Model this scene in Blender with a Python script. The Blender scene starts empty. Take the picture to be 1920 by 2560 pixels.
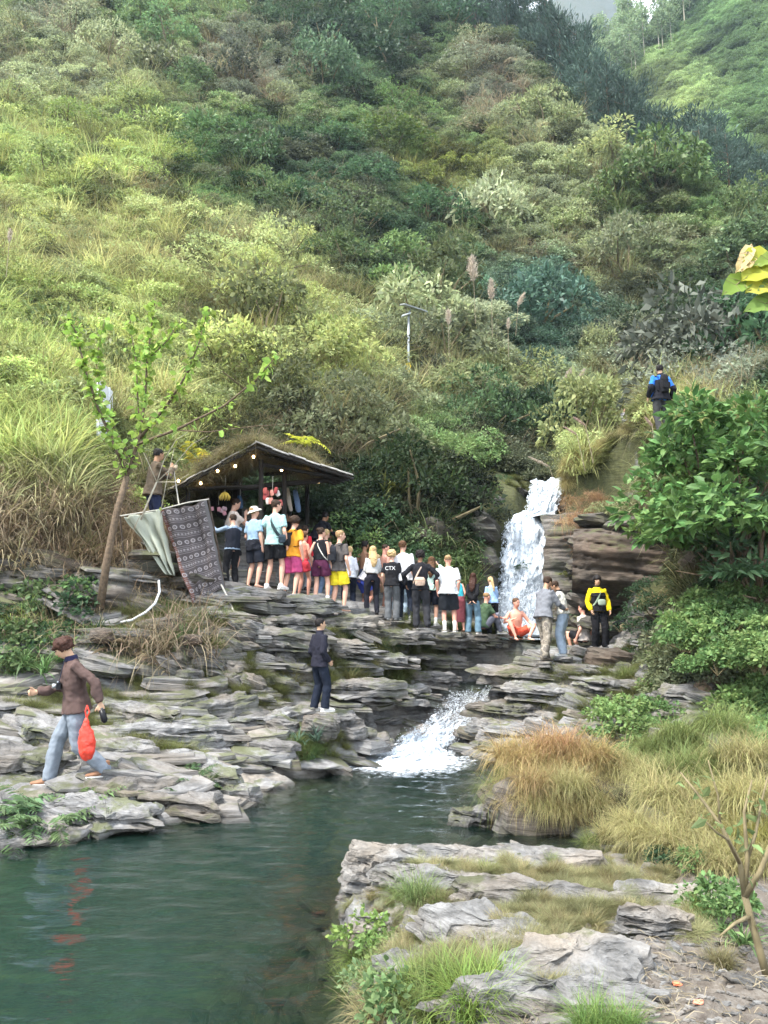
import bpy, bmesh, math, random
import numpy as np
from mathutils import Vector, Matrix, Euler
C = bpy.context
SC = C.scene
COL = SC.collection
rad = math.radians

# ------------------------------------------------------------------ camera
CAMZ = 2.15
F = 1849.0                       # focal length in photo pixels (26 mm on a 36 mm long side)
PITCH = math.atan((1587 - 1280) / F)
cam_d = bpy.data.cameras.new('camera'); cam = bpy.data.objects.new('camera', cam_d); COL.objects.link(cam)
cam_d.sensor_fit = 'VERTICAL'; cam_d.sensor_height = 36; cam_d.lens = F / 2560 * 36
cam_d.clip_start = 0.05; cam_d.clip_end = 9000
cam.location = (0, 0, CAMZ); cam.rotation_euler = (math.pi / 2 + PITCH, 0, 0)
SC.camera = cam
# ------------------------------------------------------------------ world and sun
SUN_EL, SUN_AZ = rad(57), rad(232)      # azimuth measured clockwise from +Y (away from camera)
w = bpy.data.worlds.new('World'); SC.world = w; w.use_nodes = True
wn = w.node_tree; bg = wn.nodes['Background']
sky = wn.nodes.new('ShaderNodeTexSky'); sky.sky_type = 'NISHITA'; sky.sun_disc = False
sky.sun_elevation = SUN_EL; sky.sun_rotation = SUN_AZ; sky.dust_density = 3.0; sky.air_density = 1.0
# thin bright cloud cover over the blue
tc = wn.nodes.new('ShaderNodeTexCoord'); nz = wn.nodes.new('ShaderNodeTexNoise'); nz.inputs['Scale'].default_value = 2.2
nz.inputs['Detail'].default_value = 5
rp = wn.nodes.new('ShaderNodeValToRGB'); rp.color_ramp.elements[0].position = .30; rp.color_ramp.elements[1].position = .62
rp.color_ramp.elements[0].color = (.35, .35, .35, 1)
mx = wn.nodes.new('ShaderNodeMix'); mx.data_type = 'RGBA'
wn.links.new(tc.outputs['Generated'], nz.inputs['Vector']); wn.links.new(nz.outputs['Fac'], rp.inputs['Fac'])
wn.links.new(rp.outputs['Color'], mx.inputs['Factor']); wn.links.new(sky.outputs['Color'], mx.inputs['A'])
mx.inputs['B'].default_value = (13.0, 13.7, 14.8, 1)
wn.links.new(mx.outputs['Result'], bg.inputs['Color']); bg.inputs['Strength'].default_value = 0.15
sd = bpy.data.lights.new('sun', 'SUN'); sd.energy = 5.0; sd.angle = rad(9); sd.color = (1, .95, .87)
sun = bpy.data.objects.new('sun', sd); COL.objects.link(sun)
sdir = Vector((math.sin(SUN_AZ) * math.cos(SUN_EL), math.cos(SUN_AZ) * math.cos(SUN_EL), math.sin(SUN_EL)))
sun.rotation_euler = sdir.to_track_quat('Z', 'Y').to_euler(); sun.location = (0, 0, 60)
vs = SC.view_settings; vs.view_transform = 'Standard'; vs.look = 'None'; vs.gamma = 1; vs.exposure = 1.15
vs.use_curve_mapping = False
SC.cycles.transparent_max_bounces = 10; SC.cycles.max_bounces = 6; SC.cycles.diffuse_bounces = 3
SC.cycles.glossy_bounces = 3; SC.cycles.transmission_bounces = 3; SC.cycles.volume_bounces = 0

# ------------------------------------------------------------------ geometry helpers
def P(px, py, d):
    """world point seen at photo pixel (px, py) at forward distance y = d"""
    v = (1280 - py) / F; t = d / (math.cos(PITCH) - v * math.sin(PITCH))
    return Vector((t * (px - 960) / F, d, CAMZ + t * (math.sin(PITCH) + v * math.cos(PITCH))))
def PXY(px, d, py=1600):
    p = P(px, py, d); return p.x, p.y
def proj(x, y, z):
    z = z - CAMZ
    dep = y * math.cos(PITCH) + z * math.sin(PITCH)
    up = -y * math.sin(PITCH) + z * math.cos(PITCH)
    return 960 + F * x / dep, 1280 - F * up / dep, dep
_rng = np.random.default_rng(7)
_perm = _rng.permutation(256).astype(np.int64); _perm = np.concatenate([_perm, _perm, _perm])
_grad = _rng.normal(size=(256, 3)); _grad /= np.linalg.norm(_grad, axis=1)[:, None]
def noise(x, y, z=0.0):
    x, y, z = np.broadcast_arrays(np.asarray(x, float), np.asarray(y, float), np.asarray(z, float))
    xi, yi, zi = np.floor(x), np.floor(y), np.floor(z)
    xf, yf, zf = x - xi, y - yi, z - zi
    xi = xi.astype(np.int64) & 255; yi = yi.astype(np.int64) & 255; zi = zi.astype(np.int64) & 255
    f = lambda t: t * t * t * (t * (t * 6 - 15) + 10)
    u, v, w_ = f(xf), f(yf), f(zf); out = 0
    for i in (0, 1):
        for j in (0, 1):
            for k in (0, 1):
                g = _grad[_perm[_perm[_perm[xi + i] + yi + j] + zi + k] & 255]
                d = g[..., 0] * (xf - i) + g[..., 1] * (yf - j) + g[..., 2] * (zf - k)
                out = out + d * (u if i else 1 - u) * (v if j else 1 - v) * (w_ if k else 1 - w_)
    return out * 1.5
def fbm(x, y, z=0.0, oct=4, gain=.5):
    s, a, f = 0, 1, 1
    for _ in range(oct):
        s = s + a * noise(x * f, y * f, np.asarray(z) * f); a *= gain; f *= 2.03
    return s
def sstep(a, b, x):
    t = np.clip((x - a) / (b - a), 0, 1); return t * t * (3 - 2 * t)

def tag(o, label=None, cat=None, group=None, kind=None, tint=None):
    if label: o['label'] = label
    if cat: o['category'] = cat
    if group: o['group'] = group
    if kind: o['kind'] = kind
    if tint is not None: o['tint'] = [float(c) for c in tint]
    return o
def mesh_np(name, V, faces, mat=None, smooth=False):
    """V (n,3); faces: an (m,k) array or list of lists"""
    me = bpy.data.meshes.new(name); V = np.asarray(V, dtype=np.float32)
    if isinstance(faces, np.ndarray):
        m, k = faces.shape
        me.vertices.add(len(V)); me.vertices.foreach_set('co', V.ravel())
        me.loops.add(m * k); me.loops.foreach_set('vertex_index', faces.ravel().astype(np.int32))
        me.polygons.add(m); me.polygons.foreach_set('loop_start', np.arange(0, m * k, k, dtype=np.int32))
        me.update(calc_edges=True)
    else:
        me.from_pydata([tuple(map(float, v)) for v in V], [], faces); me.update()
    if mat: me.materials.append(mat)
    if smooth: me.polygons.foreach_set('use_smooth', np.ones(len(me.polygons), dtype=bool))
    return me
def link(name, me, parent=None, loc=None, rot=None, scale=None):
    o = bpy.data.objects.new(name, me); COL.objects.link(o)
    if parent: o.parent = parent
    if loc is not None: o.location = loc
    if rot is not None: o.rotation_euler = rot
    if scale is not None: o.scale = scale if hasattr(scale, '__len__') else (scale,) * 3
    return o
def empty(name, loc=(0, 0, 0), rz=0.0):
    o = bpy.data.objects.new(name, None); COL.objects.link(o); o.location = loc; o.rotation_euler = (0, 0, rz)
    o.empty_display_size = .1; return o
class MB:
    """collects polygons into one mesh"""
    def __init__(s): s.v = []; s.f = []
    def add(s, V, Fc):
        n = len(s.v); s.v += [tuple(map(float, q)) for q in V]; s.f += [[n + i for i in f] for f in Fc]; return s
    def box(s, c, d, rot=None):
        R = rot or Matrix.Identity(3); h = [q / 2 for q in d]; V = []
        for x in (-1, 1):
            for y in (-1, 1):
                for z in (-1, 1): V.append(Vector(c) + R @ Vector((x * h[0], y * h[1], z * h[2])))
        return s.add(V, [[0, 1, 3, 2], [4, 6, 7, 5], [0, 4, 5, 1], [2, 3, 7, 6], [0, 2, 6, 4], [1, 5, 7, 3]])
    def tube(s, pts, r, n=6, cap=True):
        pts = [Vector(p) for p in pts]; rr = r if hasattr(r, '__len__') else [r] * len(pts)
        V = []; up = Vector((0, 0, 1)); a = None
        for i, p in enumerate(pts):
            t = (pts[min(i + 1, len(pts) - 1)] - pts[max(i - 1, 0)])
            t = t.normalized() if t.length > 1e-9 else up
            if a is None: a = t.cross(up if abs(t.z) < .9 else Vector((1, 0, 0))).normalized()
            else:
                a = a - t * a.dot(t); a = a.normalized() if a.length > 1e-6 else t.orthogonal().normalized()
            b = t.cross(a)
            q = rr[i]; q = q if hasattr(q, '__len__') else (q, q)
            for k in range(n):
                th = 2 * math.pi * k / n; V.append(p + a * (math.cos(th) * q[0]) + b * (math.sin(th) * q[1]))
        Fc = [[i * n + k, i * n + (k + 1) % n, (i + 1) * n + (k + 1) % n, (i + 1) * n + k] for i in range(len(pts) - 1) for k in range(n)]
        if cap: Fc += [list(range(n))[::-1], [(len(pts) - 1) * n + k for k in range(n)]]
        return s.add(V, Fc)
    def ball(s, c, r, nu=8, nv=6, jit=0, rng=random):
        r = r if hasattr(r, '__len__') else (r, r, r); V = []
        for i in range(1, nv):
            ph = math.pi * i / nv
            for k in range(nu):
                th = 2 * math.pi * k / nu; j = 1 + (rng.uniform(-jit, jit) if jit else 0)
                V.append((c[0] + r[0] * j * math.sin(ph) * math.cos(th), c[1] + r[1] * j * math.sin(ph) * math.sin(th), c[2] + r[2] * j * math.cos(ph)))
        V += [(c[0], c[1], c[2] + r[2]), (c[0], c[1], c[2] - r[2])]; T = len(V) - 2; B = T + 1
        Fc = [[i * nu + k, (i + 1) * nu + k, (i + 1) * nu + (k + 1) % nu, i * nu + (k + 1) % nu] for i in range(nv - 2) for k in range(nu)]
        Fc += [[T, k, (k + 1) % nu] for k in range(nu)] + [[B, (nv - 2) * nu + (k + 1) % nu, (nv - 2) * nu + k] for k in range(nu)]
        return s.add(V, Fc)
    def mesh(s, name, mat=None, smooth=False):
        return mesh_np(name, np.array(s.v), s.f, mat, smooth)
    def build(s, name, mat=None, parent=None, smooth=False, **k):
        return link(name, s.mesh(name, mat, smooth), parent, **k)

# ------------------------------------------------------------------ materials
def new_mat(name):
    m = bpy.data.materials.new(name); m.use_nodes = True; nt = m.node_tree
    return m, nt, nt.nodes['Principled BSDF']
def N(nt, t, **kw):
    n = nt.nodes.new(t)
    for k, v in kw.items():
        if k in ('operation', 'blend_type', 'data_type', 'attribute_type', 'attribute_name', 'noise_dimensions', 'feature', 'wave_type', 'bands_direction', 'distance', 'interpolation_type', 'clamp'): setattr(n, k, v)
        else: n.inputs[k.replace('_', ' ')].default_value = v
    return n
def ramp(nt, fac, stops):
    r = nt.nodes.new('ShaderNodeValToRGB'); e = r.color_ramp.elements
    while len(e) < len(stops): e.new(.5)
    for q, (p, c) in zip(e, stops):
        q.position = p; q.color = (*c, 1) if len(c) == 3 else c
    nt.links.new(fac, r.inputs['Fac']); return r.outputs['Color']
def mixc(nt, fac, a, b, blend='MIX'):
    m = nt.nodes.new('ShaderNodeMix'); m.data_type = 'RGBA'; m.blend_type = blend
    for s, v in (('Factor', fac), ('A', a), ('B', b)):
        if hasattr(v, 'is_linked') or isinstance(v, bpy.types.NodeSocket): nt.links.new(v, m.inputs[s])
        elif isinstance(v, (int, float)): m.inputs[s].default_value = v
        else: m.inputs[s].default_value = (*v, 1)
    return m.outputs['Result']
def mathn(nt, op, a, b=None, clamp=False):
    m = nt.nodes.new('ShaderNodeMath'); m.operation = op; m.use_clamp = clamp
    for i, v in enumerate((a, b)):
        if v is None: continue
        if isinstance(v, (int, float)): m.inputs[i].default_value = v
        else: nt.links.new(v, m.inputs[i])
    return m.outputs[0]
def bump(nt, b, h, strength=.5, dist=.02):
    n = nt.nodes.new('ShaderNodeBump'); n.inputs['Strength'].default_value = strength; n.inputs['Distance'].default_value = dist
    nt.links.new(h, n.inputs['Height']); nt.links.new(n.outputs['Normal'], b.inputs['Normal']); return n
def plain(name, col, rough=.8, var=.25, scale=8, metallic=0, emit=None, spec=.3, bumpd=0):
    m, nt, b = new_mat(name)
    tc = N(nt, 'ShaderNodeTexCoord'); nz = N(nt, 'ShaderNodeTexNoise', Scale=scale, Detail=5.0)
    nt.links.new(tc.outputs['Object'], nz.inputs['Vector'])
    c = ramp(nt, nz.outputs['Fac'], [(.25, [q * (1 - var) for q in col]), (.75, [min(1, q * (1 + var)) for q in col])])
    nt.links.new(c, b.inputs['Base Color']); b.inputs['Roughness'].default_value = rough; b.inputs['Metallic'].default_value = metallic
    b.inputs['Specular IOR Level'].default_value = spec
    if emit: b.inputs['Emission Color'].default_value = (*emit[0], 1); b.inputs['Emission Strength'].default_value = emit[1]
    if bumpd: bump(nt, b, nz.outputs['Fac'], .6, bumpd)
    return m
def leaf_mat(name, gloss=.45, trans=.35, var=.35, hue=.04):
    m, nt, b = new_mat(name)
    at = N(nt, 'ShaderNodeAttribute', attribute_type='INSTANCER', attribute_name='tint')
    g = N(nt, 'ShaderNodeNewGeometry'); oi = N(nt, 'ShaderNodeObjectInfo')
    r = g.outputs['Random Per Island']
    val = mathn(nt, 'ADD', mathn(nt, 'MULTIPLY', r, 2 * var), 1 - var)
    hs = N(nt, 'ShaderNodeHueSaturation'); nt.links.new(at.outputs['Color'], hs.inputs['Color']); nt.links.new(val, hs.inputs['Value'])
    h = mathn(nt, 'ADD', mathn(nt, 'MULTIPLY', mathn(nt, 'FRACT', mathn(nt, 'MULTIPLY', r, 7.13)), hue), .5 - hue / 2); nt.links.new(h, hs.inputs['Hue'])
    nt.links.new(hs.outputs['Color'], b.inputs['Base Color']); b.inputs['Roughness'].default_value = gloss
    b.inputs['Specular IOR Level'].default_value = .22
    tr = N(nt, 'ShaderNodeBsdfTranslucent'); nt.links.new(hs.outputs['Color'], tr.inputs['Color'])
    ms = N(nt, 'ShaderNodeMixShader'); ms.inputs[0].default_value = trans
    nt.links.new(b.outputs[0], ms.inputs[1]); nt.links.new(tr.outputs[0], ms.inputs[2])
    nt.links.new(ms.outputs[0], nt.nodes['Material Output'].inputs['Surface']); return m
M = {}
M['leaf'] = leaf_mat('leaf', .58, .42, .4); M['glossleaf'] = leaf_mat('glossy_leaf', .5, .3, .45)
M['grass'] = leaf_mat('grass_blade', .6, .4, .45, .05)
M['needle'] = leaf_mat('pine_needle', .7, .2, .35, .03)
M['bark'] = plain('bark', (.12, .085, .055), .9, .5, 20, bumpd=.02)
M['palebark'] = plain('pale_bark', (.38, .34, .26), .8, .3, 10)
M['stem'] = plain('twig', (.16, .13, .07), .8, .4, 12)

def rock_mat(name, light, dark, warm, moss=.25, world=False, wetz=None, strata=(1, 1, 9), sc=1.0, brown=0.0):
    m, nt, b = new_mat(name)
    if world:
        g = N(nt, 'ShaderNodeNewGeometry'); co = g.outputs['Position']
    else:
        tc = N(nt, 'ShaderNodeTexCoord'); oi = N(nt, 'ShaderNodeObjectInfo')
        ad = N(nt, 'ShaderNodeVectorMath', operation='ADD'); nt.links.new(tc.outputs['Object'], ad.inputs[0])
        cb = N(nt, 'ShaderNodeCombineXYZ'); nt.links.new(mathn(nt, 'MULTIPLY', oi.outputs['Random'], 37.0), cb.inputs[0])
        nt.links.new(cb.outputs[0], ad.inputs[1]); co = ad.outputs[0]
    mp = N(nt, 'ShaderNodeMapping'); nt.links.new(co, mp.inputs['Vector']); mp.inputs['Scale'].default_value = [q * sc for q in strata]
    mp.inputs['Rotation'].default_value = (rad(4), rad(7), 0)
    n1 = N(nt, 'ShaderNodeTexNoise', Scale=2.2, Detail=9.0, Roughness=.68); nt.links.new(mp.outputs[0], n1.inputs['Vector'])
    n2 = N(nt, 'ShaderNodeTexNoise', Scale=.9 * sc, Detail=4.0); nt.links.new(co, n2.inputs['Vector'])
    n3 = N(nt, 'ShaderNodeTexNoise', Scale=11 * sc, Detail=6.0, Roughness=.7); nt.links.new(co, n3.inputs['Vector'])
    c = ramp(nt, n1.outputs['Fac'], [(.30, dark), (.44, [(a + q) / 2 for a, q in zip(light, dark)]), (.56, light), (.72, [min(1, q * 1.35) for q in light])])
    c = mixc(nt, ramp(nt, n2.outputs['Fac'], [(.45, (0, 0, 0)), (.68, (1, 1, 1))]), c, mixc(nt, .65, c, warm))
    c = mixc(nt, mathn(nt, 'MULTIPLY', ramp(nt, n3.outputs['Fac'], [(.35, (1, 1, 1)), (.62, (0, 0, 0))]), .35), c, dark)
    if moss:
        g2 = N(nt, 'ShaderNodeNewGeometry'); sp = N(nt, 'ShaderNodeSeparateXYZ'); nt.links.new(g2.outputs['Normal'], sp.inputs[0])
        nm = N(nt, 'ShaderNodeTexNoise', Scale=1.7 * sc, Detail=7.0, Roughness=.65)
        nt.links.new(co, nm.inputs['Vector'])
        f = mathn(nt, 'MULTIPLY', ramp(nt, nm.outputs['Fac'], [(.60 - moss * .25, (0, 0, 0)), (.68 - moss * .25, (1, 1, 1))]), ramp(nt, sp.outputs[2], [(.15, (0.3, 0.3, 0.3)), (.7, (1, 1, 1))]))
        c = mixc(nt, mathn(nt, 'MULTIPLY', f, .75), c, (.085, .095, .035))
    if not world:
        c = mixc(nt, mathn(nt, 'MULTIPLY', mathn(nt, 'POWER', mathn(nt, 'FRACT', mathn(nt, 'MULTIPLY', oi.outputs['Random'], 13.7)), 1.6), .6), c, mixc(nt, 1.0, c, (.42, .38, .34), 'MULTIPLY'))
    rough = .85
    if wetz is not None:
        g3 = N(nt, 'ShaderNodeNewGeometry'); s3 = N(nt, 'ShaderNodeSeparateXYZ'); nt.links.new(g3.outputs['Position'], s3.inputs[0])
        wv = mathn(nt, 'ADD', s3.outputs[2], mathn(nt, 'MULTIPLY', mathn(nt, 'SUBTRACT', n2.outputs['Fac'], .5), -.12))
        f = ramp(nt, mathn(nt, 'MULTIPLY', wv, 5.0), [(.12, (1, 1, 1)), (.45, (0, 0, 0))])
        c = mixc(nt, mathn(nt, 'MULTIPLY', f, .72), c, mixc(nt, .5, (.02, .019, .014), mixc(nt, 1.0, c, (.25, .25, .2), 'MULTIPLY')))
        nt.links.new(mathn(nt, 'SUBTRACT', .85, mathn(nt, 'MULTIPLY', f, .55)), b.inputs['Roughness'])
    else: b.inputs['Roughness'].default_value = rough
    nt.links.new(c, b.inputs['Base Color']); b.inputs['Specular IOR Level'].default_value = .3
    hsum = mathn(nt, 'ADD', mathn(nt, 'MULTIPLY', n1.outputs['Fac'], 1.0), mathn(nt, 'MULTIPLY', n3.outputs['Fac'], .45))
    bump(nt, b, hsum, .9, .045)
    m['dummy'] = 0
    return m
M['rock'] = rock_mat('slate_rock', (.235, .23, .225), (.036, .034, .033), (.26, .215, .16), .42, wetz=1)
M['rock_near'] = rock_mat('slate_rock_near', (.225, .22, .212), (.042, .04, .037), (.34, .28, .21), .12, wetz=1, sc=1.6)
M['rock_dark'] = rock_mat('dark_wet_rock', (.15, .14, .125), (.03, .028, .025), (.15, .11, .08), .45)
M['rock_brown'] = rock_mat('brown_rock', (.135, .112, .09), (.026, .021, .018), (.14, .095, .065), .12, strata=(1, 1, 5))
# ------------------------------------------------------------------ terrain: surveyed points (photo column, photo row, metres away)
CP = [
 # left shoreline and waterline (z ~ 0)
 (-500,2330,6.9),(-100,2195,7.75),(0,2160,7.85),(155,2112,8.2),(300,2085,8.6),(480,2045,9.2),(640,1995,10.2),(720,1960,11.0),(790,1930,12.0),(880,1905,12.9),(985,1880,14.0),
 # left shelf
 (-500,2060,8.2),(-200,2020,9.0),(0,1975,9.4),(155,1975,9.3),(350,1950,9.8),(280,2030,8.9),(80,2060,8.6),(560,1900,11.2),(700,1850,12.4),(795,1785,13.2),(900,1800,14.1),(1000,1790,15),(1080,1760,16.1),(600,1960,10.6),
 (-200,1780,11.2),(0,1760,11.5),(200,1745,12),(400,1730,12.6),(560,1725,13.2),(700,1705,14.2),(900,1665,15.7),(1050,1655,16.6),(1160,1670,17.4),
 (-200,1600,12.8),(100,1600,13.1),(300,1570,13.3),(500,1560,13.7),(610,1560,14.1),(720,1575,14.7),(850,1610,15.5),(980,1615,16.3),(1100,1620,17.0),(1230,1625,17.8),
 # crowd ridge
 (540,1462,15.2),(600,1473,15.6),(680,1476,15.8),(760,1500,16.0),(847,1530,16.2),(930,1538,17.3),(1014,1553,17.4),(1060,1568,17.5),(1128,1582,17.4),(1190,1586,18.6),(1240,1588,19.2),
 (600,1460,17.5),(750,1470,18.5),(900,1500,19),(1100,1545,19.6),
 # left wall and the slope over it
 (-300,1500,13.2),(0,1500,13.6),(150,1480,13.9),(-300,1250,14),(0,1300,14.3),(0,1180,14.8),(150,1250,14.7),(250,1340,14.5),(330,1480,14.2),(330,1560,13.7),(430,1500,14.6),(375,1345,14.9),(300,1400,14.4),(470,1400,15.6),(560,1430,16.2),
 # base pool of the fall and the shelf right of it
 (1260,1597,18.9),(1330,1610,18.6),(1440,1607,18.6),(1540,1600,18.6),(1290,1597,20.2),(1400,1597,20.2),(1500,1590,20),
 (1348,1655,15.8),(1410,1650,15.9),(1502,1625,17.2),(1300,1690,16.4),(1560,1640,16.5),(1700,1640,15.2),
 # cascade bed
 (1150,1765,16.4),(1110,1800,15.8),(1060,1840,15.2),(1200,1730,17.1),(1220,1712,17.8),
 # right bank
 (1300,1760,15.6),(1450,1755,14.9),(1600,1765,13.8),(1750,1765,12.5),(1920,1760,11.5),(2200,1760,10.5),
 (1235,1850,14.3),(1280,1870,13.2),(1240,1970,10.8),(1300,1900,12),(1500,1900,11),(1700,1900,9.8),(1880,1950,8.7),(2200,1950,8),
 (1260,2080,8.8),(1400,2040,9.0),(1430,2105,8.35),(1560,2080,8.3),(1700,2060,7.9),(1920,2050,7.4),
 # foreground ledge
 (1420,2135,6.95),(1250,2128,6.95),(1000,2130,6.9),(905,2130,6.75),(1600,2180,6.5),(1750,2250,5.5),(1920,2180,6.2),(2300,2180,5.6),
 (950,2230,6.0),(1000,2300,5.3),(1200,2250,5.6),(1500,2300,5.0),(1500,2400,4.4),(1200,2400,4.5),(1000,2400,4.6),(1920,2350,4.6),(1920,2560,3.45),(1500,2560,3.55),(1200,2560,3.65),(960,2560,3.9),(1000,2480,4.2),
 (1500,3200,2.0),(2200,3000,2.2),(1200,3200,2.1),(2600,2560,3.3),
 # rock face right of the fall
 (1560,1560,18.4),(1750,1560,16.6),(1450,1560,19.6),(1450,1330,20.4),(1420,1210,21.0),(1600,1340,19.2),(1750,1340,17.6),(1900,1500,14.2),(1900,1650,12.8),(2200,1500,12.2),
 (1450,1150,21.5),(1560,1100,20.5),(1659,1090,18.2),(1800,1150,16.4),(1920,1200,15.2),(2300,1100,14),(1900,1340,15.0),
 (1659,1075,20),(1560,1088,34),(1620,1080,30),
 # ground left of the fall, dark wall
 (1000,1500,20.2),(1200,1540,20.4),(1240,1500,20.7),(850,1450,20.0),(1000,1210,21.8),(1200,1260,21.8),(1250,1215,22.2),(1300,1205,23.2),(1380,1207,23.6),(1420,1195,25),
 (800,1300,20.6),(800,1180,21.5),(650,1290,20.6),(650,1140,21.6),(430,1200,19.0),(300,1190,16.5),(240,1130,17.2),
 # big slope
 (-400,1050,16),(0,1040,17.5),(300,1080,19),(500,1060,22),(-400,700,22),(0,800,25),(-500,300,36),(0,500,38),(0,200,56),(0,0,72),(0,-300,105),(-600,-100,80),
 (500,900,27),(500,600,40),(500,300,55),(500,0,75),(500,-300,105),(750,900,29),(900,950,29),(1020,955,30.5),(1100,1100,27),(1250,1120,27),(1400,1120,31),(1200,950,35),(1450,1000,36),(1600,950,37),(1750,900,36),(1950,900,33),(2400,850,30),
 (850,700,41),(850,450,51),(900,200,64),(850,0,78),(850,-200,95),(1200,700,46),(1200,450,55),(1100,250,66),(1500,750,46),(1750,750,45),(1920,800,42),(2400,700,42),
 # ridge
 (1000,30,80),(1110,50,78),(1270,130,70),(1347,200,65),(1400,280,62),(1520,356,57),(1693,440,51),(1767,519,49),(1850,575,48),(1950,600,47),(2400,640,46),
 (1480,430,54),(1330,300,61),(1700,560,48),
]
RIDGE = [(-600,0,200),(1000,30,80),(1110,50,78),(1270,130,70),(1347,200,65),(1400,280,62),(1520,356,57),(1693,440,51),(1767,519,49),(1850,575,48),(1950,600,47),(2400,640,46)]
pts = [tuple(P(*c)) for c in CP]
for px, py, d in RIDGE[1:]:                      # ground falls away behind the ridge
    p = P(px, py, d); pts.append((p.x * 1.15, p.y + 16, p.z - 7))
UW = [(-400,1,-1.2),(-300,6.5,-1.3),(250,6,-1.5),(250,8,-1.1),(500,7.5,-1.3),(700,7.5,-1.0),(700,9.2,-.8),(500,5,-1.5),(760,6,-.32),(620,5,-.5),(700,4,-.34),(560,4,-.6),(800,6.5,-.3),(830,5.2,-.25),(900,9,-.8),(1000,8,-.6),(1100,7.9,-.3),(1250,7.7,-.3),(1380,7.6,-.22),(1050,10,-.7),(1150,12,-.45),(1050,13.4,-.4),(950,12.2,-.4),(850,10.5,-.6),(300,3.5,-1.3),(0,3,-1.3),(780,3.5,-.4),(860,4.5,-.18),(860,3.6,-.1)]
for px, d, z in UW:
    x, y = (px - 960) / F * (d + .1), d; pts.append((x, y, z))
pts += [(-6, 0, -1.2), (0, 0, -.6), (1.2, 0.3, .45), (5, 0, .7), (9, 4, 1.2), (-9, 4, -.8), (-12, 8, .8), (0, -3, .2), (6, -3, .8), (-6, -3, -1), (14, 9, 2.5), (-16, 12, 3.5), (16, 16, 8), (-18, 18, 9), (0, 140, 95), (-120, 140, 130), (60, 140, 60), (-70, 60, 70), (70, 80, 30), (90, 140, 30)]
pts = np.array(pts)
def _warp(x, y): return np.stack([x / (y + 6) * 1.0, np.log(y + 6)], -1)
_A = _warp(pts[:, 0], pts[:, 1]); _S = pts[:, 1] + 6
_D = np.sqrt(((_A[:, None] - _A[None]) ** 2).sum(-1) + 1e-5)
_n = len(pts)
_K = np.zeros((_n + 3, _n + 3)); _K[:_n, :_n] = _D + np.eye(_n) * -.004
_K[:_n, _n] = 1; _K[:_n, _n + 1:] = _A; _K[_n:, :_n] = _K[:_n, _n:].T
_W = np.linalg.solve(_K, np.concatenate([pts[:, 2] / _S, [0, 0, 0]]))
def base_z(x, y):
    x = np.asarray(x, float); y = np.asarray(y, float); sh = x.shape; a = _warp(x.ravel(), y.ravel()); out = np.empty(len(a))
    for i in range(0, len(a), 20000):
        q = a[i:i + 20000]; D = np.sqrt(((q[:, None] - _A[None]) ** 2).sum(-1) + 1e-5)
        out[i:i + 20000] = D @ _W[:_n] + _W[_n] + q @ _W[_n + 1:]
    return (out * (y.ravel() + 6)).reshape(sh)
# water courses
CASC_L = [P(1140,1722,17.3), P(1112,1772,16.2), P(1068,1815,15.5), P(1000,1868,14.6), P(930,1915,13.2)]
CASC_R = [P(1238,1716,17.5), P(1216,1762,16.5), P(1190,1812,15.7), P(1130,1862,14.9), P(1110,1915,13.4)]
FALL = [  # left edge, right edge of the fall from lip to pool
 (P(1332,1220,23.2), P(1414,1212,23.2)), (P(1326,1226,22.5), P(1406,1224,22.5)), (P(1320,1260,22.3), P(1392,1260,22.3)), (P(1312,1296,22.1), P(1382,1300,22.1)),
 (P(1268,1308,21.6), P(1376,1316,21.6)), (P(1262,1350,21.35), P(1378,1360,21.35)), (P(1256,1420,21.2), P(1382,1420,21.2)), (P(1252,1480,21.1), P(1372,1480,21.1)), (P(1250,1540,20.95), P(1366,1540,20.95)), (P(1246,1592,20.8), P(1390,1592,20.8))]
def seg_dist(x, y, A, B):
    ax, ay = A; bx, by = B; dx, dy = bx - ax, by - ay
    t = np.clip(((x - ax) * dx + (y - ay) * dy) / (dx * dx + dy * dy), 0, 1)
    return np.hypot(x - ax - t * dx, y - ay - t * dy), t
def carve(x, y, z, line, w):
    for (a, b) in zip(line[:-1], line[1:]):
        d, t = seg_dist(x, y, a[:2], b[:2]); zl = a[2] + (b[2] - a[2]) * t
        z = np.where(d < w * 2.2, np.minimum(z, zl - .10 + np.maximum(0, d / w - .75) ** 2 * .6), z)
    return z
_cl = [((a + b) / 2) for a, b in zip(CASC_L, CASC_R)]
_cl = [(p.x, p.y, p.z) for p in _cl]
POOLZ = P(1300, 1597, 20.2).z
MIDZ = P(1220, 1708, 17.9).z
def rockmask(x, y):
    return 1 - sstep(19.5, 24, y)
def layer(s, L, k, sharp=.2):
    q = s / L; f = q - np.floor(q); st = np.floor(q) + sstep(.5 - sharp, .5 + sharp, f)
    return (st - q) * L * k
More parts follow.
